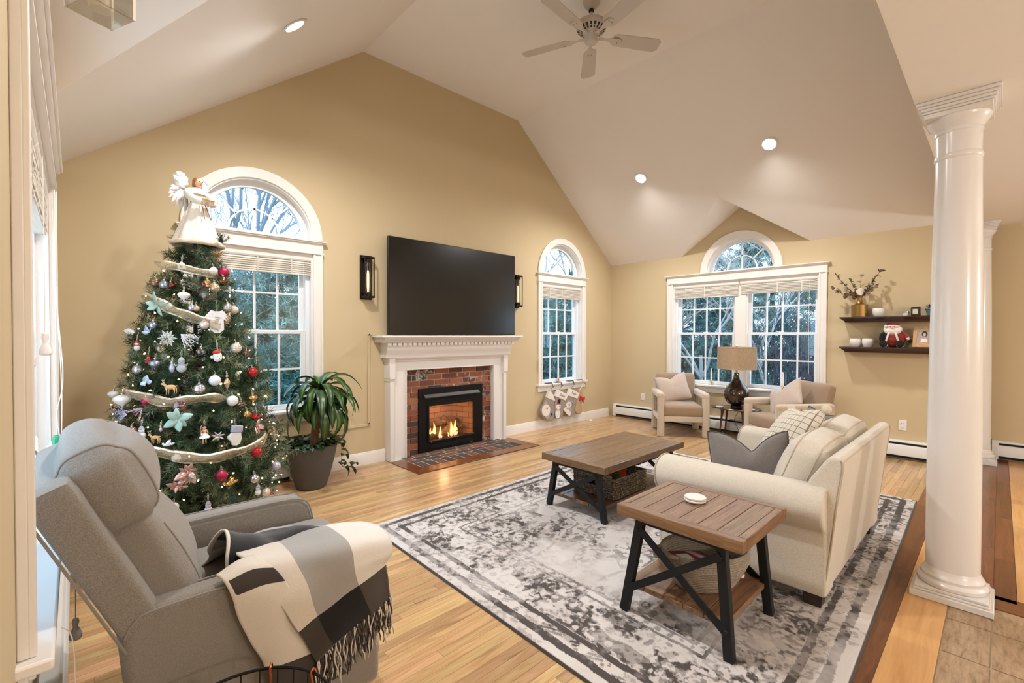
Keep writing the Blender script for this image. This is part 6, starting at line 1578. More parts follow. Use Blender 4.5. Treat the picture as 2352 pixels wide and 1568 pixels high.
        T2 = [(-.95, -.28), (.95, -.28), (1.0, -.02), (.85, .10), (.5, .14), (.22, .5), (-.45, .5), (-.75, .16), (-.98, .06)]
        q('body', MB().prism([(a*r, b*r) for a, b in T2], lambda a, b, t: (a, b, t), -r*.42, r*.42), mat('car_red_enamel', (196, 28, 30), .15, coat=1.0), 40, bevel=.003); q('window', MB().prism([(a*r, b*r) for a, b in ((.14, .44), (-.38, .44), (-.55, .18), (.36, .18))], lambda a, b, t: (a, b, t), -r*.43, r*.43), M_DK, 40)
        for wx in (-.55, .55):
            for wz_ in (-.4, .4): q('wheel', MB().cyl((wx*r, -r*.28, (wz_-.06)*r), (wx*r, -r*.28, (wz_+.06)*r), r*.22, n=14), M_DK, 40)
        q('headlight', MB().ball((r*.98, -r*.08, r*.25), r*.09, 8, 6), M_WH); hang(r*.5, .05)
    elif kd == 'bird':
        q('body', MB().ball((0, 0, 0), (r*.6, r*.26, r*.24), 14, 9)); q('head', MB().ball((-r*.55, r*.2, 0), r*.19, 10, 7)); q('beak', MB().cyl((-r*.7, r*.2, 0), (-r*.92, r*.15, 0), .06*r, .005*r, 6), M_CAP)
        q('tail', leafblade(r*.8, r*.4, .1).xf(Matrix.Translation((r*.4, .0, 0)) @ Matrix.Rotation(.3, 4, 'Z')))
        for sz in (-1, 1): q('wing', leafblade(r*.9, r*.6, .2).xf(Matrix.Translation((-r*.1, r*.1, sz*r*.2)) @ Matrix.Rotation(.8, 4, 'Z') @ Matrix.Rotation(-sz*.5, 4, 'X')))
    elif kd == 'doll':
        q('torso', rotY(MB().lathe([(.10*r, .05*r), (.17*r, .1*r), (.16*r, .5*r), (.08*r, .56*r)], 12)), M_PEACH); q('skirt', rotY(MB().lathe([(.50*r, -.35*r), (.46*r, -.3*r), (.16*r, .15*r)], 14, ridge=.12, rn=7)), M_WH); q('head', MB().ball((0, r*.72, 0), r*.18, 12, 8), M_PEACH); q('hair', MB().ball((0, r*.78, -r*.04), r*.19, 12, 8), M_DK)
        for sx in (-1, 1): q('leg', MB().tube([(sx*r*.12, -r*.3, 0), (sx*r*.13, -r*.95, 0)], [.07*r, .05*r], 8), M_PEACH); q('arm', MB().tube([(sx*r*.16, r*.45, 0), (sx*r*.32, r*.1, .01)], [.06*r, .045*r], 8), omat('wood'))
        q('staff', MB().tube([(-r*.36, -r*.1, .012), (-r*.3, r*.9, .012), (-r*.18, r*1.0, .012)], .05*r, 6), omat('copper')); hang(r*.9, .04)
    elif kd == 'deerhead':
        q('body', MB().ball((0, -r*.2, 0), (r*.25, r*.4, r*.2), 12, 8)); q('head', MB().ball((0, r*.3, .004), r*.18, 10, 7))
        for a in (20, 60, 120, 160, -30, -150): q('plume', leafblade(r*.9, r*.28, .2).xf(Matrix.Rotation(math.radians(a), 4, 'Z') @ Matrix.Rotation(-.3, 4, 'Y')))
    elif kd == 'mitten':
        pts = [(-.30, .15), (.30, .15), (.34, -.30), (.25, -.62), (0, -.72), (-.25, -.66), (-.36, -.36), (-.52, -.22), (-.56, -.05), (-.44, .02)]
        q('hand', MB().prism([(a*s*.75, b*s*.8) for a, b in pts], lambda a, b, t: (a, b, t), -.008, .010), M_WH, 60, bevel=.004, seg=3); q('cuff', MB().box(-s*.27, s*.27, s*.10, s*.46, -.012, .014).xf(Matrix.Rotation(-.15, 4, 'Z')), M_BLUE, 60, bevel=.006, seg=3); hang(s*.42, .05)
    elif kd == 'cone':
        for i in range(7):
            for j in range(7):
                a = 2*PI*j/7+i*.45; rr = r*(.55*math.sin(PI*(i+1)/8.5)); zz = -r*.7+r*1.4*i/6
                q('scale', leafblade(r*.28, r*.3, -.2, 3).xf(Matrix.Translation((0, zz, 0)) @ Matrix.Rotation(-PI/2, 4, 'X') @ Matrix.Rotation(a, 4, 'Z') @ Matrix.Translation((rr*.6, 0, 0)) @ Matrix.Rotation(-.5, 4, 'Y')))
        q('core', MB().ball((0, 0, 0), (r*.3, r*.7, r*.3), 10, 8))

# angel tree topper
an = thing('angel_topper', 'white robed angel tree topper with feather wings holding a book', 'tree topper', (AX-.005, AY, 2.0))
AT = Matrix.Translation((AX+.012, AY-.02, 1.985)) @ Matrix.Rotation(math.radians(28), 4, 'Z')    # faces local -y
aq = lambda n, mb, m_, a=180, **k: obj(n, mb.xf(AT), m_, an, ang=a, **k)
M_ROBE = mat('ivory_satin_robe', (226, 216, 204), .55, bump=.5, bscale=40, sheen=.3); M_HEMG = mat('gold_fur_hem', (214, 190, 164), .9, bump=.5, bscale=150)
aq('skirt', MB().lathe([(.152, .00), (.146, .02), (.116, .10), (.080, .19), (.052, .26), (.045, .285)], 60, sx=1.0, sy=.85, ridge=.05, rn=9, caps=False), M_ROBE)
aq('hem', MB().tube([((.153*(1+.05*math.cos(9*t)))*math.cos(t), .153*.85*(1+.05*math.cos(9*t))*math.sin(t), .006) for t in [2*PI*i/72 for i in range(72)]], .014, 8, True), M_HEMG)
aq('bodice', MB().lathe([(.044, .28), (.050, .31), (.055, .345), (.045, .375), (.020, .392)], 24, sy=.75), mat('sage_beige_bodice', (186, 170, 140), .8, bump=.4, bscale=120))
aq('collar', MB().lathe([(.058, .345), (.050, .372), (.022, .395)], 20, sy=.8, caps=False), M_ROBE)
for sx in (-1, 1):
    aq('sleeve', MB().tube(bez([(sx*.045, -.005, .365), (sx*.082, -.025, .33), (sx*.070, -.060, .295), (sx*.030, -.085, .288)], 5), [.018, .021, .024, .026, .027, .027, .027, .026, .025, .024, .024, .025, .026, .025, .024, .021][:16], 12), M_ROBE)
    aq('cuff', MB().ball((sx*.028, -.088, .287), (.026, .022, .026), 12, 8), M_HEMG)
    aq('hand', MB().ball((sx*.010, -.100, .292), (.012, .010, .008), 10, 7), M_PEACH)
    # wing: feathers
    for i in range(9):
        t = i/8; L = .065+.085*t; ang_ = -5-88*t
        fmb = leafblade(L, .034, .1, 6, .05).xf(Matrix.Translation((sx*(.048+.024*math.sin(PI*t)), .050, .400-.035*t)) @ Matrix.Rotation(PI/2, 4, 'X') @ Matrix.Scale(sx, 4, (1, 0, 0)) @ Matrix.Rotation(math.radians(ang_), 4, 'Z') @ Matrix.Translation((.01, 0, RND.uniform(-.008, .008))))
        aq('feather', fmb, M_WH)
    M_DOWN = mat('white_wing_down', (240, 236, 230), 1.0, bump=1.0, bscale=90, sheen=.8)
    aq('wing', MB().ball((sx*.072, .052, .425), (.040, .020, .050), 16, 10), M_DOWN)
rs2 = np.random.RandomState(2); M_DOWN = mat('white_wing_down', (240, 236, 230), 1.0, bump=1.0, bscale=90, sheen=.8)
for sx in (-1, 1):
    for i in range(16):
        a = 2*PI*i/16; q_ = (sx*.074+.034*math.cos(a)*RND.uniform(.8, 1.2), .052+RND.uniform(-.01, .01), .430+.040*math.sin(a)*RND.uniform(.8, 1.2)); aq('down_tuft', MB().ball(q_, (.017, .014, .019), 10, 7), M_DOWN)
aq('head', MB().ball((0, -.012, .425), (.027, .027, .034), 18, 12), M_PEACH)
aq('hair', MB().ball((0, -.004, .433), (.031, .029, .032), 18, 12).ball((-.020, .0, .410), (.013, .016, .026), 10, 8).ball((.020, 0, .410), (.013, .016, .026), 10, 8), mat('auburn_hair', (150, 98, 58), .6, bump=.4, bscale=150))
for e in (-.010, .010): aq('eye', MB().ball((e, -.038, .430), .0035, 8, 6), M_DK)
aq('nose', MB().ball((0, -.041, .422), (.004, .006, .006), 8, 6), M_PEACH); aq('mouth', MB().ball((0, -.037, .410), (.007, .003, .002), 8, 6), mat('doll_lips', (176, 90, 80), .6))
aq('book', MB().box(-.040, .040, -.112, -.098, .296, .304).box(-.042, -.001, -.118, -.092, .300, .305).box(.001, .042, -.118, -.092, .300, .305), mat('parchment', (216, 196, 160), .8), 40)
for sx in (-.010, .012): aq('sash_tail', MB().tube(bez([(sx, -.050, .285), (sx*1.5, -.075, .23), (sx*2.2, -.095, .17)], 4), .003, 6), mat('brown_cord', (132, 92, 60), .8))
evs, evd, evl = [], [], []
for i in range(9):
    d_ = np.array([RND.uniform(-.9, .5), -.4, RND.uniform(.1, .9)]); d_ /= np.linalg.norm(d_); L = RND.uniform(.05, .10)
    evs.append((.06, -.150, .02)); evd.append(d_); evl.append(L)
em = needle_mesh('evergreen_sprig', evs, evd, evl, rs2, .022, .0022, 900, .55, [(66, 80, 60), (88, 98, 76)]); em.transform(AT)
one('evergreen_sprig', em, M_NEED, 'small evergreen sprig tucked at the hem of the angel robe', 'sprig')
# ------------------------------------------------------------------ potted dracaena
pl = thing('potted_dracaena', 'leafy dracaena in a round grey pot left of the fireplace', 'plant', (1.545, 4.30, 0)); PX, PY = 1.545, 4.285
M_POT = mat('speckled_grey_pot', (86, 80, 76), .8, bump=.25, bscale=220, var=.35, vscale=160)
obj('pot', MB().lathe([(.0, .0), (.115, .0), (.128, .008), (.165, .12), (.200, .26), (.222, .375), (.224, .385), (.208, .387), (.205, .36), (.0, .36)], 48, (PX, PY, 0), caps=False), M_POT, pl, ang=30)
obj('soil', MB().lathe([(.0, .352), (.206, .345)], 24, (PX, PY, .018), caps=False), mat('dark_potting_soil', (44, 32, 24), 1, bump=.8, bscale=80), pl)
obj('cane', MB().tube(bez([(PX+.02, PY, .34), (PX+.03, PY-.01, .48), (PX+.055, PY-.01, .62), (PX+.07, PY-.01, .74)], 5), [.036]*8+[.032]*8, 12), wood('dracaena_cane', [(.3, (118, 84, 58)), (.7, (158, 120, 88))], 'Z', 2, .9, space='Object', knots=.2, rnd=0, bump=.4), pl, ang=180)
def leafmat(n, a, b, c_):
    k = NB(n); co = k.n('ShaderNodeAttribute', attribute_name='blade'); s_ = k.n('ShaderNodeSeparateColor'); k.link(co.outputs['Color'], s_.inputs[0])
    st_ = k.math('ABSOLUTE', k.math('SUBTRACT', s_.outputs[0], .5)); base = k.ramp(st_, [(.0, c_), (.20, b), (.5, a)])
    hs = k.n('ShaderNodeHueSaturation'); k.link(base, hs.inputs['Color']); k.link(k.math('ADD', k.math('MULTIPLY', k.n('ShaderNodeObjectInfo').outputs['Random'], .7), .65), hs.inputs['Value'])
    k.P(Base_Color=hs.outputs[0], Roughness=.32); k.b.inputs['Specular IOR Level'].default_value = .5; return k.m
M_LEAF = leafmat('glossy_dracaena_leaf', (26, 56, 16), (44, 80, 26), (92, 120, 58)); M_POTH = leafmat('pothos_leaf', (26, 54, 20), (34, 66, 26), (62, 92, 44))
def bladeleaf(name, p0, az, el, L, W, droop, m_, par, n=9, heart=False, twist=0):
    d_ = V((math.cos(az), math.sin(az), 0)); sd0 = V((-d_.y, d_.x, 0)); pts = []; p = V(p0); e = el
    for i in range(n+1):
        pts.append((p.copy(), e)); p = p+(d_*math.cos(e)+V((0, 0, 1))*math.sin(e))*(L/n); e -= droop/n*(1.4 if i < n*.6 else .7)
    mb = MB(); cols = []
    for i, (p, e) in enumerate(pts):
        t = i/n; w_ = W*(math.sin(PI*min(1, .06+t*.93))**.75 if not heart else (1-t)**.6*min(1, t*8+.25)*1.15)/2
        sd = sd0*math.cos(twist*t)+V((0, 0, 1))*math.sin(twist*t); nn = V((-d_.x*math.sin(e), -d_.y*math.sin(e), math.cos(e)))
        for s in (-1, -.4, .4, 1): mb.v.append(tuple(p+sd*s*w_+nn*abs(s)**2*w_*.28)); cols += [(s+1)/2, t, 0, 1]
    for i in range(n):
        for j in range(3): mb.f.append((i*4+j, i*4+j+1, (i+1)*4+j+1, (i+1)*4+j))
    me = mb.mesh(name, False, 180); at = me.color_attributes.new('blade', 'FLOAT_COLOR', 'POINT'); at.data.foreach_set('color', cols)
    o = obj(name, me, m_, par); so = o.modifiers.new('solid', 'SOLIDIFY'); so.thickness = .0016; return o
CX, CY, CZ = PX+.075, PY-.01, .78
for i in range(46):
    t = i/45; az = i*2.399+.4; el = 1.25-1.15*t+RND.uniform(-.15, .15); L = RND.uniform(.42, .56)
    if math.sin(az) > .25: el += .35; L *= .72
    if math.cos(az) < -.4: L *= .86
    bladeleaf('leaf', (CX+.02*math.cos(az), CY+.02*math.sin(az), CZ+.10-.17*t), az, el, L, RND.uniform(.070, .098), RND.uniform(1.8, 2.6), M_LEAF, pl, twist=RND.uniform(-.4, .4))
for i in range(44):
    az = i*2.399; r = .06+.15*math.sqrt((i*.37) % 1); x, y = PX+r*math.cos(az), PY+r*math.sin(az)
    bladeleaf('pothos_leaf', (x, y, .375+RND.uniform(0, .04)), az+RND.uniform(-.6, .6), RND.uniform(.2, 1.0), RND.uniform(.08, .12), RND.uniform(.055, .075), RND.uniform(.8, 1.6), M_POTH, pl, 6, True)
vine = bez([(PX+.19, PY-.06, .385), (PX+.245, PY-.07, .36), (PX+.255, PY-.07, .25), (PX+.245, PY-.08, .17), (PX+.30, PY-.09, .13), (PX+.34, PY-.09, .15)], 6)
obj('vine', MB().tube(vine, .003, 6), mat('green_vine', (92, 104, 58), .7), pl)
for i, (k, az, el) in enumerate(((3, .3, .5), (6, .9, .2), (9, -.4, -.2), (12, .4, .2), (15, -.3, -.3), (18, .8, .4), (21, -.6, -.5), (24, .2, .1), (27, -.2, -.3), (30, .5, .5))):
    bladeleaf('pothos_leaf', vine[k], az, el, .11, .07, 1.4, M_POTH, pl, 6, True)

# ------------------------------------------------------------------ wall shelves and what stands on them
M_ESP = wood('dark_espresso_wood', [(.3, (46, 24, 16)), (.7, (72, 38, 26))], 'Y', 1, .35, .2, rnd=.2, knots=.1)
def shelf(z, label):
    t = thing('wall_shelf', label, 'shelf', (XR, .8, z)); D = .205
    prof = [(0, z-.062), (D-.05, z-.062), (D-.045, z-.050), (D-.030, z-.036), (D-.014, z-.020), (D-.006, z-.016), (D, z-.012), (D, z), (0, z)]
    n = len(prof); y0, y1 = .345, 1.305; mb = MB(); vs = []
    for c, zz in prof: vs.append((XR-c, y0, zz))
    for c, zz in prof: vs.append((XR-c, y1-(D-c if c > 0 else (D-prof[1][0] if zz < z-.05 else 0))*(1 if c > 0 else .0)*.0-((D-c) if c > 0 else (0 if zz >= z else .05)), zz))
    vs = vs[:n]+[(XR-c, y1-((D-c) if 0 < c else (0 if zz > z-.01 else .05)), zz) for c, zz in prof]
    mb.add(vs, [tuple(range(n))[::-1], tuple(range(n, 2*n))]+[(i, (i+1) % n, n+(i+1) % n, n+i) for i in range(n)])
    obj('board', mb, M_ESP, t, ang=30)
    return t
shelf(1.596, 'upper dark espresso wall shelf with the brass vase on it'); shelf(1.250, 'lower dark espresso wall shelf with the santa doll on it')
SXX = 6.625
vs_ = thing('brass_vase', 'brushed brass bottle vase on the left end of the upper shelf', 'vase', (SXX, 1.129, 1.597))
M_BV = mat('brushed_brass_vase', (150, 118, 66), .38, .9, bump=.1, bscale=300)
pr = bez([(.068, 0, .0), (.076, 0, .004), (.0775, 0, .012), (.0775, 0, .13), (.074, 0, .138), (.045, 0, .150), (.028, 0, .175), (.023, 0, .205), (.028, 0, .235), (.040, 0, .247)], 4)
obj('body', MB().lathe([(p.x, p.z) for p in pr], 40, (SXX, 1.129, 1.597)), M_BV, vs_, ang=35)
def lf(n, c): return mat(n, c, .75)
M_OLV, M_MAUVE, M_CREAMB, M_STEM = lf('olive_sprig_leaf', (84, 84, 54)), lf('dusty_mauve_leaf', (140, 114, 92)), mat('cream_velvet_bloom', (220, 202, 184), .9), lf('brown_stem', (86, 66, 46))
def spray(label, tip, mleaf, nl, size, name='leaf_branch', wide=.5):
    t = thing(name, label, 'branch', (SXX, 1.129, 1.80)); a = V((SXX, 1.129, 1.70)); b = V(tip); mid = a.lerp(b, .5)+V((0, 0, .04)); pts = bez([a, V((SXX, 1.129+.15*(b.y-1.129), 1.84)), mid, b], 6)
    obj('stem', MB().tube(pts, [.0022]*(len(pts)-1)+[.001], 5), M_STEM, t)
    for i in range(nl):
        k = 6+(len(pts)-7)*i/(nl-1); p = pts[int(k)]; az = RND.uniform(0, 2*PI)
        o = leafblade(size*1.3*RND.uniform(.8, 1.2), size*wide*1.35, .2, 4).xf(Matrix.Translation(p) @ Euler((RND.uniform(-.9, .9), RND.uniform(-1.2, .6), az)).to_matrix().to_4x4()); obj('leaf', o, mleaf, t, ang=180)
spray('dark olive leaf branch reaching up to the right in the brass vase', (SXX-.02, .935, 2.12), M_OLV, 40, .034)
spray('olive leaf branch reaching up to the left in the brass vase', (SXX-.03, 1.355, 2.10), M_OLV, 30, .030)
spray('short olive leaf branch above the middle of the brass vase', (SXX-.05, 1.22, 2.05), M_OLV, 20, .028)
spray('mauve round leaf branch drooping left over the brass vase', (SXX-.03, 1.385, 1.93), M_MAUVE, 11, .052, wide=.75)
spray('mauve leaf branch reaching right over the brass vase', (SXX-.02, .965, 1.95), M_MAUVE, 11, .046, wide=.7)
spray('upright mauve leaf branch in the middle of the brass vase', (SXX-.01, 1.115, 2.06), M_MAUVE, 6, .046, wide=.7)
bm_ = thing('fabric_bloom', 'cream velvet bloom at the mouth of the brass vase', 'flower', (SXX-.02, 1.10, 1.86))
for i, (dy, dz, a) in enumerate(((.045, .06, .5), (.02, .055, .2), (-.01, .06, -.1), (-.035, .055, -.4), (0, .03, 0), (-.05, .035, -.8))):
    obj('petal', leafblade(.085, .055, -.25, 6, .3).xf(Matrix.Translation((SXX-.03-.004*i, 1.115+dy*.3, 1.842)) @ Matrix.Rotation(a*.8, 4, 'X') @ Matrix.Rotation(-PI/2+.25, 4, 'Y') @ Matrix.Rotation(0, 4, 'Z')), M_CREAMB, bm_, ang=180)
M_CER = mat('white_ceramic', (226, 222, 216), .3, coat=.3)
def bowl(y, z, r, h, label, horiz=False):
    n = 20; pr = []
    for i in range(n+1):
        t = i/n; rr = r*(.52+.48*math.sin(PI*(.12+.62*t))); pr.append((rr*(1+(.018*math.cos(i*2.1) if horiz else 0)), h*t))
    pr += [(pr[-1][0]-.004, h), (pr[-1][0]-.012, h*.6), (.01, h*.15)]
    t_ = one('ceramic_bowl', MB().lathe(pr, 40, (SXX, y, z+.001), ridge=0 if horiz else .012, rn=13), M_CER, label, 'bowl', ang=50)
bowl(.955, 1.596, .057, .094, 'white textured ceramic bowl beside the brass vase'); bowl(1.165, 1.250, .056, .096, 'white textured bowl at the left end of the lower shelf'); bowl(1.048, 1.250, .056, .097, 'white ridged bowl left of the santa doll', True)
t = thing('small_jar', 'small silver lidded candle jar left of the dark candle', 'jar', (SXX, .715, 1.597)); obj('jar', MB().lathe([(.0, 0), (.027, 0), (.028, .004), (.028, .036), (.0, .036)], 24, (SXX, .715, 1.597)), mat('frosted_jar', (196, 194, 188), .3), t); obj('label_band', MB().lathe([(.0284, .008), (.0284, .028)], 24, (SXX, .715, 1.597), caps=False), mat('paper_label', (214, 208, 198), .7), t); obj('lid', MB().cyl((SXX, .715, 1.633), (SXX, .715, 1.645), .029, n=24), mat('tin_lid', (170, 168, 162), .3, 1), t)
t = thing('candle_jar', 'dark green square candle jar with a cream label on the upper shelf', 'candle', (SXX, .632, 1.597)); obj('glass_jar', MB().box(SXX-.04, SXX+.04, .592, .672, 1.597, 1.690), mat('dark_green_glass', (22, 34, 26), .08, coat=.5), t, bevel=.006); obj('label_patch', MB().box(SXX-.0412, SXX-.040, .612, .656, 1.615, 1.668), mat('cream_label2', (214, 204, 188), .7), t); obj('lid', MB().box(SXX-.030, SXX+.03, .602, .662, 1.690, 1.694), M_DK, t)
t = thing('potted_succulent', 'small succulent in a blue grey pot at the right end of the upper shelf', 'plant', (SXX, .515, 1.597)); obj('pot', MB().lathe([(.0, 0), (.028, 0), (.040, .062), (.046, .064), (.046, .082), (.042, .083), (.040, .075), (.0, .075)], 28, (SXX, .515, 1.597), caps=False), mat('blue_grey_pot', (92, 112, 120), .7), t, ang=30)
for i in range(18):
    az = i*2.4; el = 1.3-1.0*i/17; o = leafblade(.05, .014, -.1, 4, .2).xf(Matrix.Translation((SXX, .515, 1.672)) @ Matrix.Rotation(az, 4, 'Z') @ Matrix.Rotation(-el, 4, 'Y')); obj('leaf', o, mat('succulent_green', (36, 48, 34), .5), t, ang=180)
# santa doll
sd = thing('santa_doll', 'plush santa doll sitting in the middle of the lower shelf', 'doll', (SXX, .82, 1.251)); s0 = V((SXX-.02, .82, 1.251))
M_SR = mat('santa_red_plush', (142, 30, 26), .9, bump=.4, bscale=250, sheen=.4); M_SK = mat('black_plush', (18, 16, 17), .9, bump=.4, bscale=250); M_SW = mat('white_fleece', (232, 226, 218), .95, bump=.6, bscale=160)
def sq(n, mb, m_, a=180): return obj(n, mb.xf(Matrix.Translation(s0)), m_, sd, ang=a)
kk = NB('striped_belly'); wv = kk.n('ShaderNodeTexWave', bands_direction='Z'); wv.inputs['Scale'].default_value = 22; kk.link(kk.coord('Object'), wv.inputs[0]); kk.P(Base_Color=kk.ramp(wv.outputs['Fac'], [(.35, (60, 22, 20)), (.5, (176, 60, 44))]), Roughness=.9)
sq('torso', MB().ball((0, 0, .085), (.065, .085, .088), 20, 14), kk.m); 
for sy in (-1, 1):
    sq('coat_side', MB().ball((.012, sy*.058, .105), (.060, .050, .075), 16, 12), M_SR if sy < 0 else M_SK)
    sq('coat_trim', MB().tube(bez([(-.052, sy*.030, .165), (-.066, sy*.042, .11), (-.055, sy*.062, .04)], 5), .010, 8), M_SW)
    sq('leg', MB().tube([(-.01, sy*.06, .03), (-.07, sy*.07, .034)], [.034, .030], 12), M_SR)
    sq('boot', MB().ball((-.092, sy*.072, .040), (.026, .036, .040), 14, 10), M_SK)
    sq('boot_trim', MB().ball((-.065, sy*.070, .026), (.014, .036, .026), 12, 8), M_SW)
sq('arm', MB().tube(bez([(0, -.06, .16), (-.01, -.11, .125), (-.02, -.135, .09)], 4), [.026]*4+[.022]*5, 10), M_SR); sq('arm', MB().tube(bez([(0, .06, .16), (-.02, .095, .12), (-.03, .09, .07)], 4), [.028]*4+[.024]*5, 10), M_SK)
sq('cuff', MB().ball((-.02, -.130, .098), (.022, .020, .018), 12, 8), M_SW); sq('mitten', MB().ball((-.024, -.148, .070), (.016, .018, .022), 12, 8), M_SK)
sq('head', MB().ball((-.005, 0, .205), (.052, .058, .050), 18, 12), M_PEACH); sq('beard', MB().ball((-.030, 0, .180), (.034, .075, .042), 18, 12).ball((-.012, .05, .20), (.03, .034, .03), 12, 8).ball((-.012, -.05, .20), (.03, .034, .03), 12, 8), M_SW); sq('nose', MB().ball((-.062, 0, .212), .010, 10, 7), M_PEACH)
for e in (-.018, .018): sq('eye', MB().ball((-.054, e, .228), .005, 8, 6), M_DK)
sq('hat_band', MB().ball((-.004, 0, .236), (.054, .064, .020), 16, 10), M_SW); sq('hat', MB().ball((.0, 0, .250), (.050, .066, .030), 16, 10), M_SR); sq('pompom', MB().ball((-.040, .060, .236), .016, 10, 8), M_SW)
# framed photograph
pf = thing('photo_frame', 'light oak photo frame with a portrait of a person in white on the lower shelf', 'picture frame', (SXX, .565, 1.251))
PFM = Matrix.Translation((SXX-.05, .565, 1.252)) @ Matrix.Rotation(math.radians(-6), 4, 'Z') @ Matrix.Rotation(math.radians(14), 4, 'Y')   # picture faces -x
def pq(n, mb, m_, a=40, **k): return obj(n, mb.xf(PFM), m_, pf, ang=a, **k)
FM = lambda a, b, c: (-c, a, b)
M_OAKF = wood('light_oak_frame', [(.3, (168, 128, 80)), (.7, (196, 156, 104))], 'Z', 2, .5, space='Object', knots=0, rnd=.1)
pq('frame', MB().holed(rect(-.088, .088, 0, .232), [rect(-.055, .055, .034, .198)], FM, 0, .022), M_OAKF, bevel=.003); pq('backing', MB().box(-.085, .085, .002, .23, -.006, 0, FM), M_OAKF)
pq('mat_board', MB().holed(rect(-.056, .056, .033, .199), [rect(-.049, .049, .040, .192)], FM, .004, .008), M_TRIM)
pq('photo_background', MB().box(-.052, .052, .036, .196, .001, .004, FM), mat('photo_grey', (172, 168, 166), .4))
def disc(cx_, cz_, rx, rz_, n=20): return [(cx_+rx*math.cos(2*PI*i/n), cz_+rz_*math.sin(2*PI*i/n)) for i in range(n)]
for i, (n_, poly, c) in enumerate((('printed_hair', disc(-.004, .150, .024, .032), (44, 30, 24)), ('printed_shoulders', [(.030, .040), (.034, .075), (.016, .108), (-.022, .108), (-.040, .075), (-.036, .040)], (206, 160, 126)), ('printed_blouse', [(.026, .060), (.022, .098), (-.028, .098), (-.034, .060)], (232, 228, 226)), ('printed_face', disc(-.003, .142, .013, .019), (212, 164, 130)), ('printed_arms', [(.040, .040), (.030, .064), (-.010, .058), (-.044, .070), (-.042, .052), (-.010, .042)], (206, 156, 120)))):
    pq(n_, MB().prism(poly, FM, .0042+.0003*i, .0044+.0003*i), mat('print_%s' % n_, c, .5))
pq('easel', MB().box(-.02, .02, 0, .16, -.06, -.055, FM).xf(Matrix.Identity(4)), M_OAKF)

# ------------------------------------------------------------------ window candles
def wcandle(p, label, hh=.21):
    t = thing('window_candle', label, 'candle', p)
    obj('candle_holder', MB().lathe([(.0, 0), (.036, 0), (.038, .004), (.020, .008), (.008, .016), (.007, .03), (.013, .036), (.016, .040), (.013, .044), (.012, .055), (.016, .058), (.0, .058)], 24, p, caps=False), M_BRASS, t, ang=35)
    obj('candle_stick', MB().cyl((p[0], p[1], p[2]+.055), (p[0], p[1], p[2]+hh), .0105, n=16), M_WAX, t); obj('flame_tip', MB().lathe([(.006, hh), (.008, hh+.008), (.006, hh+.02), (.001, hh+.032)], 12, p), mat('pale_flame_bulb', (240, 238, 234), .2), t, ang=180)
wcandle((1.245, 4.645, .661), 'white window candle in a brass holder beside the tree'); wcandle((5.395, 4.665, .661), 'white window candle above the stockings'); wcandle((6.755, 2.90, .661), 'white window candle left of the lamp on the twin window sill'); wcandle((6.755, 1.96, .661), 'white window candle behind the right armchair on the twin window sill')
wcandle((-.135, 1.80, .661), 'white window candle nearest the photo edge on the left sill', .24); wcandle((-.125, 2.83, .661), 'white window candle on the left sill behind the recliner back', .25)
gt = thing('sill_ornament', 'small white and green stepped figure at the far end of the left sill', 'ornament', (-.10, 3.30, .661))
for i in range(5): obj('tier', MB().cyl((-.09, 3.30, .662+i*.036), (-.09, 3.30, .694+i*.036), .045-.006*i, .028-.005*i, 10), M_TRIM, gt)
obj('green_side', MB().ball((-.075, 3.285, .84), (.018, .024, .03), 10, 7), mat('bright_green', (42, 150, 104), .5), gt)

# ------------------------------------------------------------------ stockings
M_STKG = fabric('grey_knit_stocking', (136, 122, 112), (168, 154, 144), 380, .4, big=0); M_CUFF = mat('white_stocking_cuff', (232, 224, 218), .9, bump=.4, bscale=200, sheen=.3); M_BURL = fabric('tan_burlap', (170, 140, 104), (198, 168, 128), 420, .5, big=0); M_NAVY = mat('navy_hanger', (24, 30, 56), .4, .3)
YS = 4.545; FS = lambda a, b, t: (a, YS-t, b)
def stocking(label, body, cuff, mb_, hookx, hlabel, extras, name=None, cuffm=None):
    c = V((sum(p[0] for p in body)/len(body), YS, sum(p[1] for p in body)/len(body)))
    t = thing('christmas_stocking', label, 'stocking', tuple(c), 0, None)
    bp = [(p.x, p.z) for p in bez([(a, 0, b) for a, b in body+body[:1]], 4)][:-1]
    obj('foot_body', MB().prism(bp, FS, -.02, .016), mb_, t, bevel=.008, seg=3, ang=60)
    if cuff: obj('cuff', MB().prism(cuff, FS, -.026, .023), cuffm or M_CUFF, t, bevel=.006, seg=3, ang=60)
    for n, poly, m_, d in extras: obj(n, MB().prism(poly, FS, .014, .017+d), m_, t, bevel=.002, ang=60)
    topx, topz = (cuff or body)[0]
    obj('hanging_loop', MB().tube([(topx+.012, YS-.004, topz-.01), (hookx-.003, YS-.012, .625), (hookx, YS-.014, .632), (hookx+.004, YS-.012, .625), (topx+.030, YS-.004, topz-.015)], .0028, 6), M_STKG if mb_ is M_STKG else M_CUFF, t)
    if name: text('name_embroidery', name[0], .052, mat('wine_thread', (120, 70, 84), .8), V((name[1], YS-.0245, name[2])), Matrix.Rotation(PI/2, 3, 'X') @ Matrix.Rotation(math.radians(-21), 3, 'Z'), t, .0004, .35)
    h = thing('stocking_hanger', hlabel, 'hook', (hookx, 4.58, .66)); x0 = hookx-.085
    obj('weight_bar', MB().box(x0, hookx+.025, 4.580, 4.645, .6605, .671), M_NAVY, h, bevel=.004)
    obj('hook', MB().tube(bez([(hookx, 4.60, .668), (hookx, 4.562, .668), (hookx, 4.555, .645), (hookx, 4.549, .618), (hookx, 4.530, .612), (hookx, 4.522, .626)], 4), .005, 7), M_NAVY, h)
D = lambda cx_, cz_, rx, rz_: disc(cx_, cz_, rx, rz_, 22)
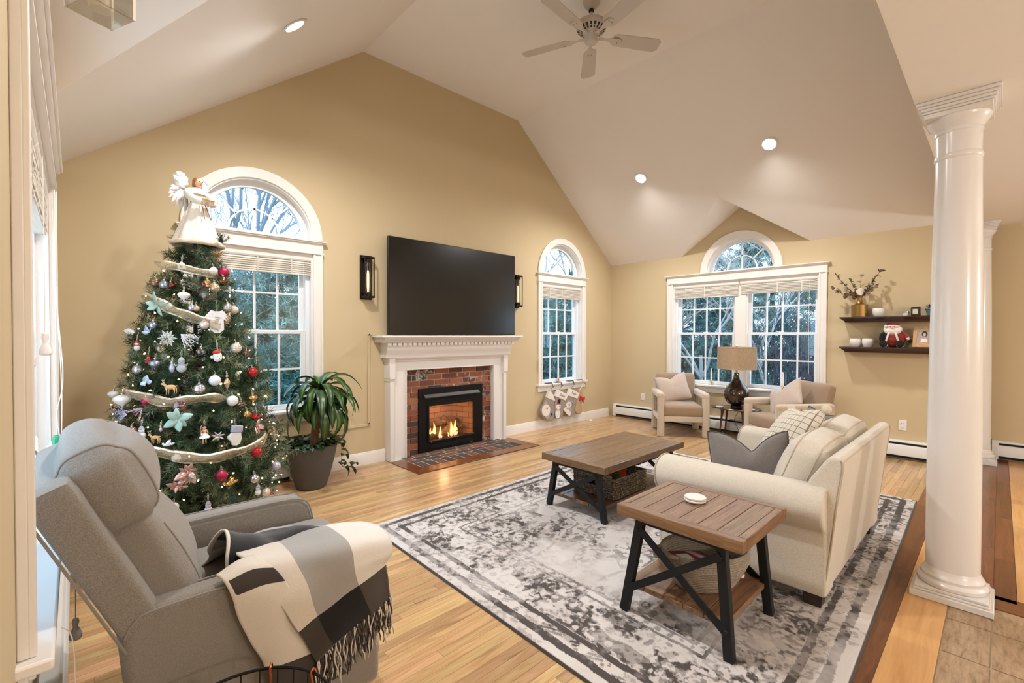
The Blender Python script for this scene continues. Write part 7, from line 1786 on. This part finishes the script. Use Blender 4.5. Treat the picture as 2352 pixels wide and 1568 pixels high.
stocking('grey Christmas stocking with a white bearded face, leftmost of the row', [(4.99, .48), (4.93, .39), (4.862, .30), (4.868, .24), (4.94, .165), (5.03, .125), (5.09, .113), (5.135, .13), (5.15, .17), (5.142, .25), (5.152, .42)], [(5.030, .562), (5.060, .560), (5.120, .50), (5.164, .412), (5.158, .398), (4.984, .463)], M_STKG, 5.135, 'black stocking hanger leftmost on the sill',
    [('face_applique', D(4.962, .285, .088, .088), M_CUFF, .008), ('skin_patch', D(4.975, .318, .034, .011), M_PEACH, .012), ('nose_patch', D(4.976, .308, .007, .007), M_RD, .016), ('cap_patch', [(4.92, .372), (4.96, .425), (5.0, .372)], mat('check_cloth', (176, 166, 160), .9), .006), ('coat_patch', [(4.93, .205), (4.985, .20), (5.05, .235), (5.03, .19), (4.985, .148)], mat('check_cloth', (176, 166, 160), .9), .006), ('glove_patch', D(5.082, .215, .014, .016), M_DK, .008)])
stocking('grey Christmas stocking with a snowman in a black top hat, second from the left', [(5.185, .47), (5.40, .39), (5.362, .29), (5.352, .21), (5.328, .15), (5.28, .126), (5.236, .130), (5.18, .17), (5.155, .25), (5.168, .37)], [(5.234, .563), (5.467, .467), (5.404, .381), (5.172, .470)], M_STKG, 5.335, 'black stocking hanger second from the left on the sill',
    [('snowman_head', D(5.232, .310, .052, .040), M_CUFF, .008), ('snowman_body', D(5.222, .205, .055, .070), M_CUFF, .008), ('top_hat', [(5.215, .345), (5.272, .338), (5.285, .412), (5.262, .420), (5.252, .40), (5.236, .425), (5.222, .420)], M_DK, .008), ('hat_band', [(5.218, .350), (5.27, .343), (5.271, .355), (5.219, .362)], M_RD, .010), ('carrot_nose', [(5.245, .322), (5.245, .304), (5.285, .311)], M_OR, .012), ('scarf', [(5.178, .272), (5.268, .268), (5.268, .252), (5.178, .256)], mat('check_cloth', (176, 166, 160), .9), .010)], ('Diana', 5.318, .470))
stocking('grey Christmas stocking with a snowman in an ear flap hat, third from the left', [(5.46, .46), (5.68, .395), (5.645, .30), (5.625, .22), (5.632, .167), (5.60, .135), (5.555, .123), (5.512, .128), (5.42, .19), (5.345, .25), (5.365, .30), (5.42, .38)], [(5.514, .561), (5.735, .470), (5.686, .385), (5.455, .455)], M_STKG, 5.63, 'black stocking hanger third from the left on the sill',
    [('snowman_head', D(5.478, .318, .062, .048), M_CUFF, .008), ('snowman_body', [(5.40, .285), (5.355, .25), (5.43, .175), (5.505, .135), (5.535, .19), (5.535, .26), (5.48, .275)], M_CUFF, .007), ('hat_band', [(5.43, .352), (5.47, .382), (5.54, .372), (5.585, .335), (5.57, .325), (5.53, .352), (5.47, .365)], mat('check_cloth', (176, 166, 160), .9), .012), ('nose_patch', D(5.480, .305, .010, .012), M_RD, .014), ('eye', D(5.462, .325, .004, .004), M_DK, .014), ('eye', D(5.496, .327, .004, .004), M_DK, .014), ('scarf', [(5.42, .275), (5.53, .265), (5.53, .248), (5.505, .20), (5.485, .25), (5.42, .258)], mat('check_cloth', (176, 166, 160), .9), .012)], ('Susan', 5.592, .480))
stocking('tan burlap stocking with a red bow, rightmost of the row', [(5.725, .515), (5.83, .505), (5.822, .40), (5.802, .28), (5.815, .20), (5.80, .15), (5.76, .138), (5.70, .155), (5.64, .20), (5.662, .30), (5.71, .40)], None, M_BURL, 5.86, 'black stocking hanger rightmost on the sill',
    [('bow_loop', [(5.745, .43), (5.80, .395), (5.795, .365), (5.735, .35)], M_RD, .016), ('bow_loop', [(5.81, .395), (5.865, .405), (5.86, .355), (5.815, .365)], M_RD, .016), ('bow_tail', [(5.80, .375), (5.825, .37), (5.838, .315), (5.815, .325)], M_RD, .014), ('bow_knot', D(5.806, .382, .013, .016), M_RD, .022)])
# ------------------------------------------------------------------ garden seen through the windows
gm = NB('winter_lawn'); n_ = gm.noise(2.2, gm.coord('Position'), 5); gm.P(Base_Color=gm.ramp(n_, [(.3, (72, 80, 52)), (.7, (118, 112, 82))]), Roughness=1)
struct('ground', MB().box(-40, 60, 4.9, 70, -1.0, -.6).box(6.95, 60, -40, 4.9, -1.0, -.6), gm.m)
M_CON = needle_mat('outdoor_conifer_needles', .8)
def conifer(label, x, y, H, Rb, seed, cols, nb=430, z0=-.6):
    rs = np.random.RandomState(seed); t = thing('conifer', label, 'tree', (x, y, z0), 0, None)
    obj('trunk', MB().cyl((x, y, z0), (x, y, z0+H), .12, .02, 8), bark, t); st_, di_, le_ = [], [], []
    for k in range(nb):
        f = rs.rand()**1.3; z = z0+.15+f*(H-.3); a = rs.rand()*2*PI; R_ = Rb*(1-f)**.8*(.75+.4*rs.rand())+.1
        d = np.array([math.cos(a), math.sin(a), .05+.3*f]); d /= np.linalg.norm(d); p0 = np.array([x, y, z])
        st_.append(p0+d*R_*.2); di_.append(d); le_.append(R_*.8)
        for q in range(7):
            g = .25+.72*rs.rand(); sd = rs.normal(size=3); sd[2] *= .5; sd -= d*sd.dot(d); sd /= np.linalg.norm(sd); td = d*.7+sd*.7; td[2] -= .15; td /= np.linalg.norm(td)
            st_.append(p0+d*R_*g); di_.append(td); le_.append(R_*.34*(.6+.6*rs.rand()))
    obj('needle_foliage', needle_mesh('needle_foliage', st_, di_, le_, rs, .14, .014, 78, .6, cols, .0), M_CON, t, kind='stuff')
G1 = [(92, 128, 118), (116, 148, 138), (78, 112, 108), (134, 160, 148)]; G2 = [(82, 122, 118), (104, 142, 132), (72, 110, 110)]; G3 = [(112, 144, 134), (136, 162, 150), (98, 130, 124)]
for i, (lab, x, y, H, Rb, cs_) in enumerate((
    ('broad grey green conifer behind the tree window, on the left', 1.3, 9.4, 3.9, 1.9, G1), ('broad grey green conifer filling the middle of the left arched window', 2.7, 8.9, 3.75, 1.8, G3), ('dark conifer at the right side of the left arched window', 4.2, 9.8, 4.0, 1.9, G2),
    ('dark green conifer low behind the left arched window', 2.2, 7.4, 1.9, 1.2, G2), ('tall conifer seen through the narrow arched window, left half', 10.2, 9.9, 4.2, 2.0, G1), ('tall conifer seen through the narrow arched window, right half', 12.6, 10.4, 4.3, 2.0, G2), ('low conifer close to the narrow arched window', 9.0, 7.6, 2.7, 1.2, G2),
    ('blue green conifer behind the left half of the twin window', 13.2, 6.6, 6.0, 2.4, G2), ('pale conifer at the far left of the twin window', 12.8, 8.9, 5.4, 2.2, G1), ('conifer behind the middle of the twin window', 14.2, 4.4, 6.2, 2.5, G1), ('conifer behind the right half of the twin window', 14.6, 1.9, 5.0, 2.6, G2))):
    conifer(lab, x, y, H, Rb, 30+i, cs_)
def bare(label, x, y, H, seed, col, depth=6, r0=.10, lean=(0, 0), z0=-.6, spread=.55):
    rs = random.Random(seed); t = thing('bare_tree', label, 'tree', (x, y, z0)); mb = MB(); tw = MB()
    def grow(p, d, L, r, k):
        n = 3; pts = [p]; q = p
        for i in range(n):
            d = (d+V((rs.gauss(0, .09), rs.gauss(0, .09), rs.gauss(0, .06)))).normalized(); q = q+d*L/n; pts.append(q)
        (mb if k > depth-2 else tw).tube(pts, [r*(1-.3*i/n) for i in range(n+1)], 6 if k > depth-2 else 4, caps=False)
        if k <= 0: return
        for i in range(2 if k < 2 else 3):
            ax = V((rs.gauss(0, 1), rs.gauss(0, 1), rs.gauss(0, .5))).normalized(); nd = (d+ax*spread*rs.uniform(.6, 1.3)+V((0, 0, .12))).normalized(); grow(pts[rs.choice((2, 3))], nd, L*rs.uniform(.62, .86), r*.62, k-1)
    grow(V((x, y, z0)), V((lean[0], lean[1], 1)).normalized(), H*.30, r0, depth)
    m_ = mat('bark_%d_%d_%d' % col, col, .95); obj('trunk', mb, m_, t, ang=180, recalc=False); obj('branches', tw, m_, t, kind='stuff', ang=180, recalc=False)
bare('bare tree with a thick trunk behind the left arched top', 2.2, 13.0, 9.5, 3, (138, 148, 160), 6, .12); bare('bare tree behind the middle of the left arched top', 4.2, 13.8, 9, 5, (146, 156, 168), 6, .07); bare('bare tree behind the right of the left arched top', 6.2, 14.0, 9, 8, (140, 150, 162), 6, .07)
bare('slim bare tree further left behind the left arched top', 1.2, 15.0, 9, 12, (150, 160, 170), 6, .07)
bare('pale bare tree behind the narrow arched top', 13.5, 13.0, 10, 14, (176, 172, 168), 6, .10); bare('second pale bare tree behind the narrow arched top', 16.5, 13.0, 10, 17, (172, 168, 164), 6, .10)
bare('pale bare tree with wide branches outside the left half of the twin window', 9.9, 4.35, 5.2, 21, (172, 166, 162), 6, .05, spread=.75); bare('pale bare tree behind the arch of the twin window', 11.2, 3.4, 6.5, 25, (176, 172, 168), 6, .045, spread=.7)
# shrub with fairy lights outside the right half of the twin window
sh_ = thing('bare_shrub', 'dark bare twiggy shrub outside the right half of the twin window', 'shrub', (9.1, 2.35, -.6)); rs_ = random.Random(6); tips = []
for i in range(140):
    x, y = 8.9+rs_.uniform(-.4, .8), 2.35+rs_.uniform(-.75, .65); a = rs_.uniform(0, 2*PI); h = rs_.uniform(1.5, 2.7); s_ = rs_.uniform(.2, .8); pts = bez([(x, y, -.6), (x+.15*math.cos(a), y+.15*math.sin(a), -.6+h*.4), (x+s_*math.cos(a), y+s_*math.sin(a), -.6+h)], 6)
    mb = MB().tube(pts, [.013*(1-.85*k/12) for k in range(13)], 5)
    for k in range(4, 13):
        d_ = V((rs_.gauss(0, 1), rs_.gauss(0, 1), .8)).normalized(); mb.tube([pts[k], pts[k]+d_*.22], [.004, .0015], 4)
    obj('stem', mb, mat('dark_twig', (82, 82, 94), .9), sh_, ang=180, recalc=False); tips += pts[4:]
fl_ = thing('fairy_lights', 'tiny warm fairy lights strung in the shrub outside the twin window', 'string lights', (9.1, 2.35, .4))
FB_ = MB().ball((0, 0, 0), .0065, 8, 6).mesh('fairy_bulb_unit', ang=180); FB_.materials.append(M_BULB)
for i in range(110):
    p = rs_.choice(tips); obj('bulb', FB_, None, fl_, loc=p+V((rs_.uniform(-.05, .05), rs_.uniform(-.05, .05), rs_.uniform(-.05, .05))))
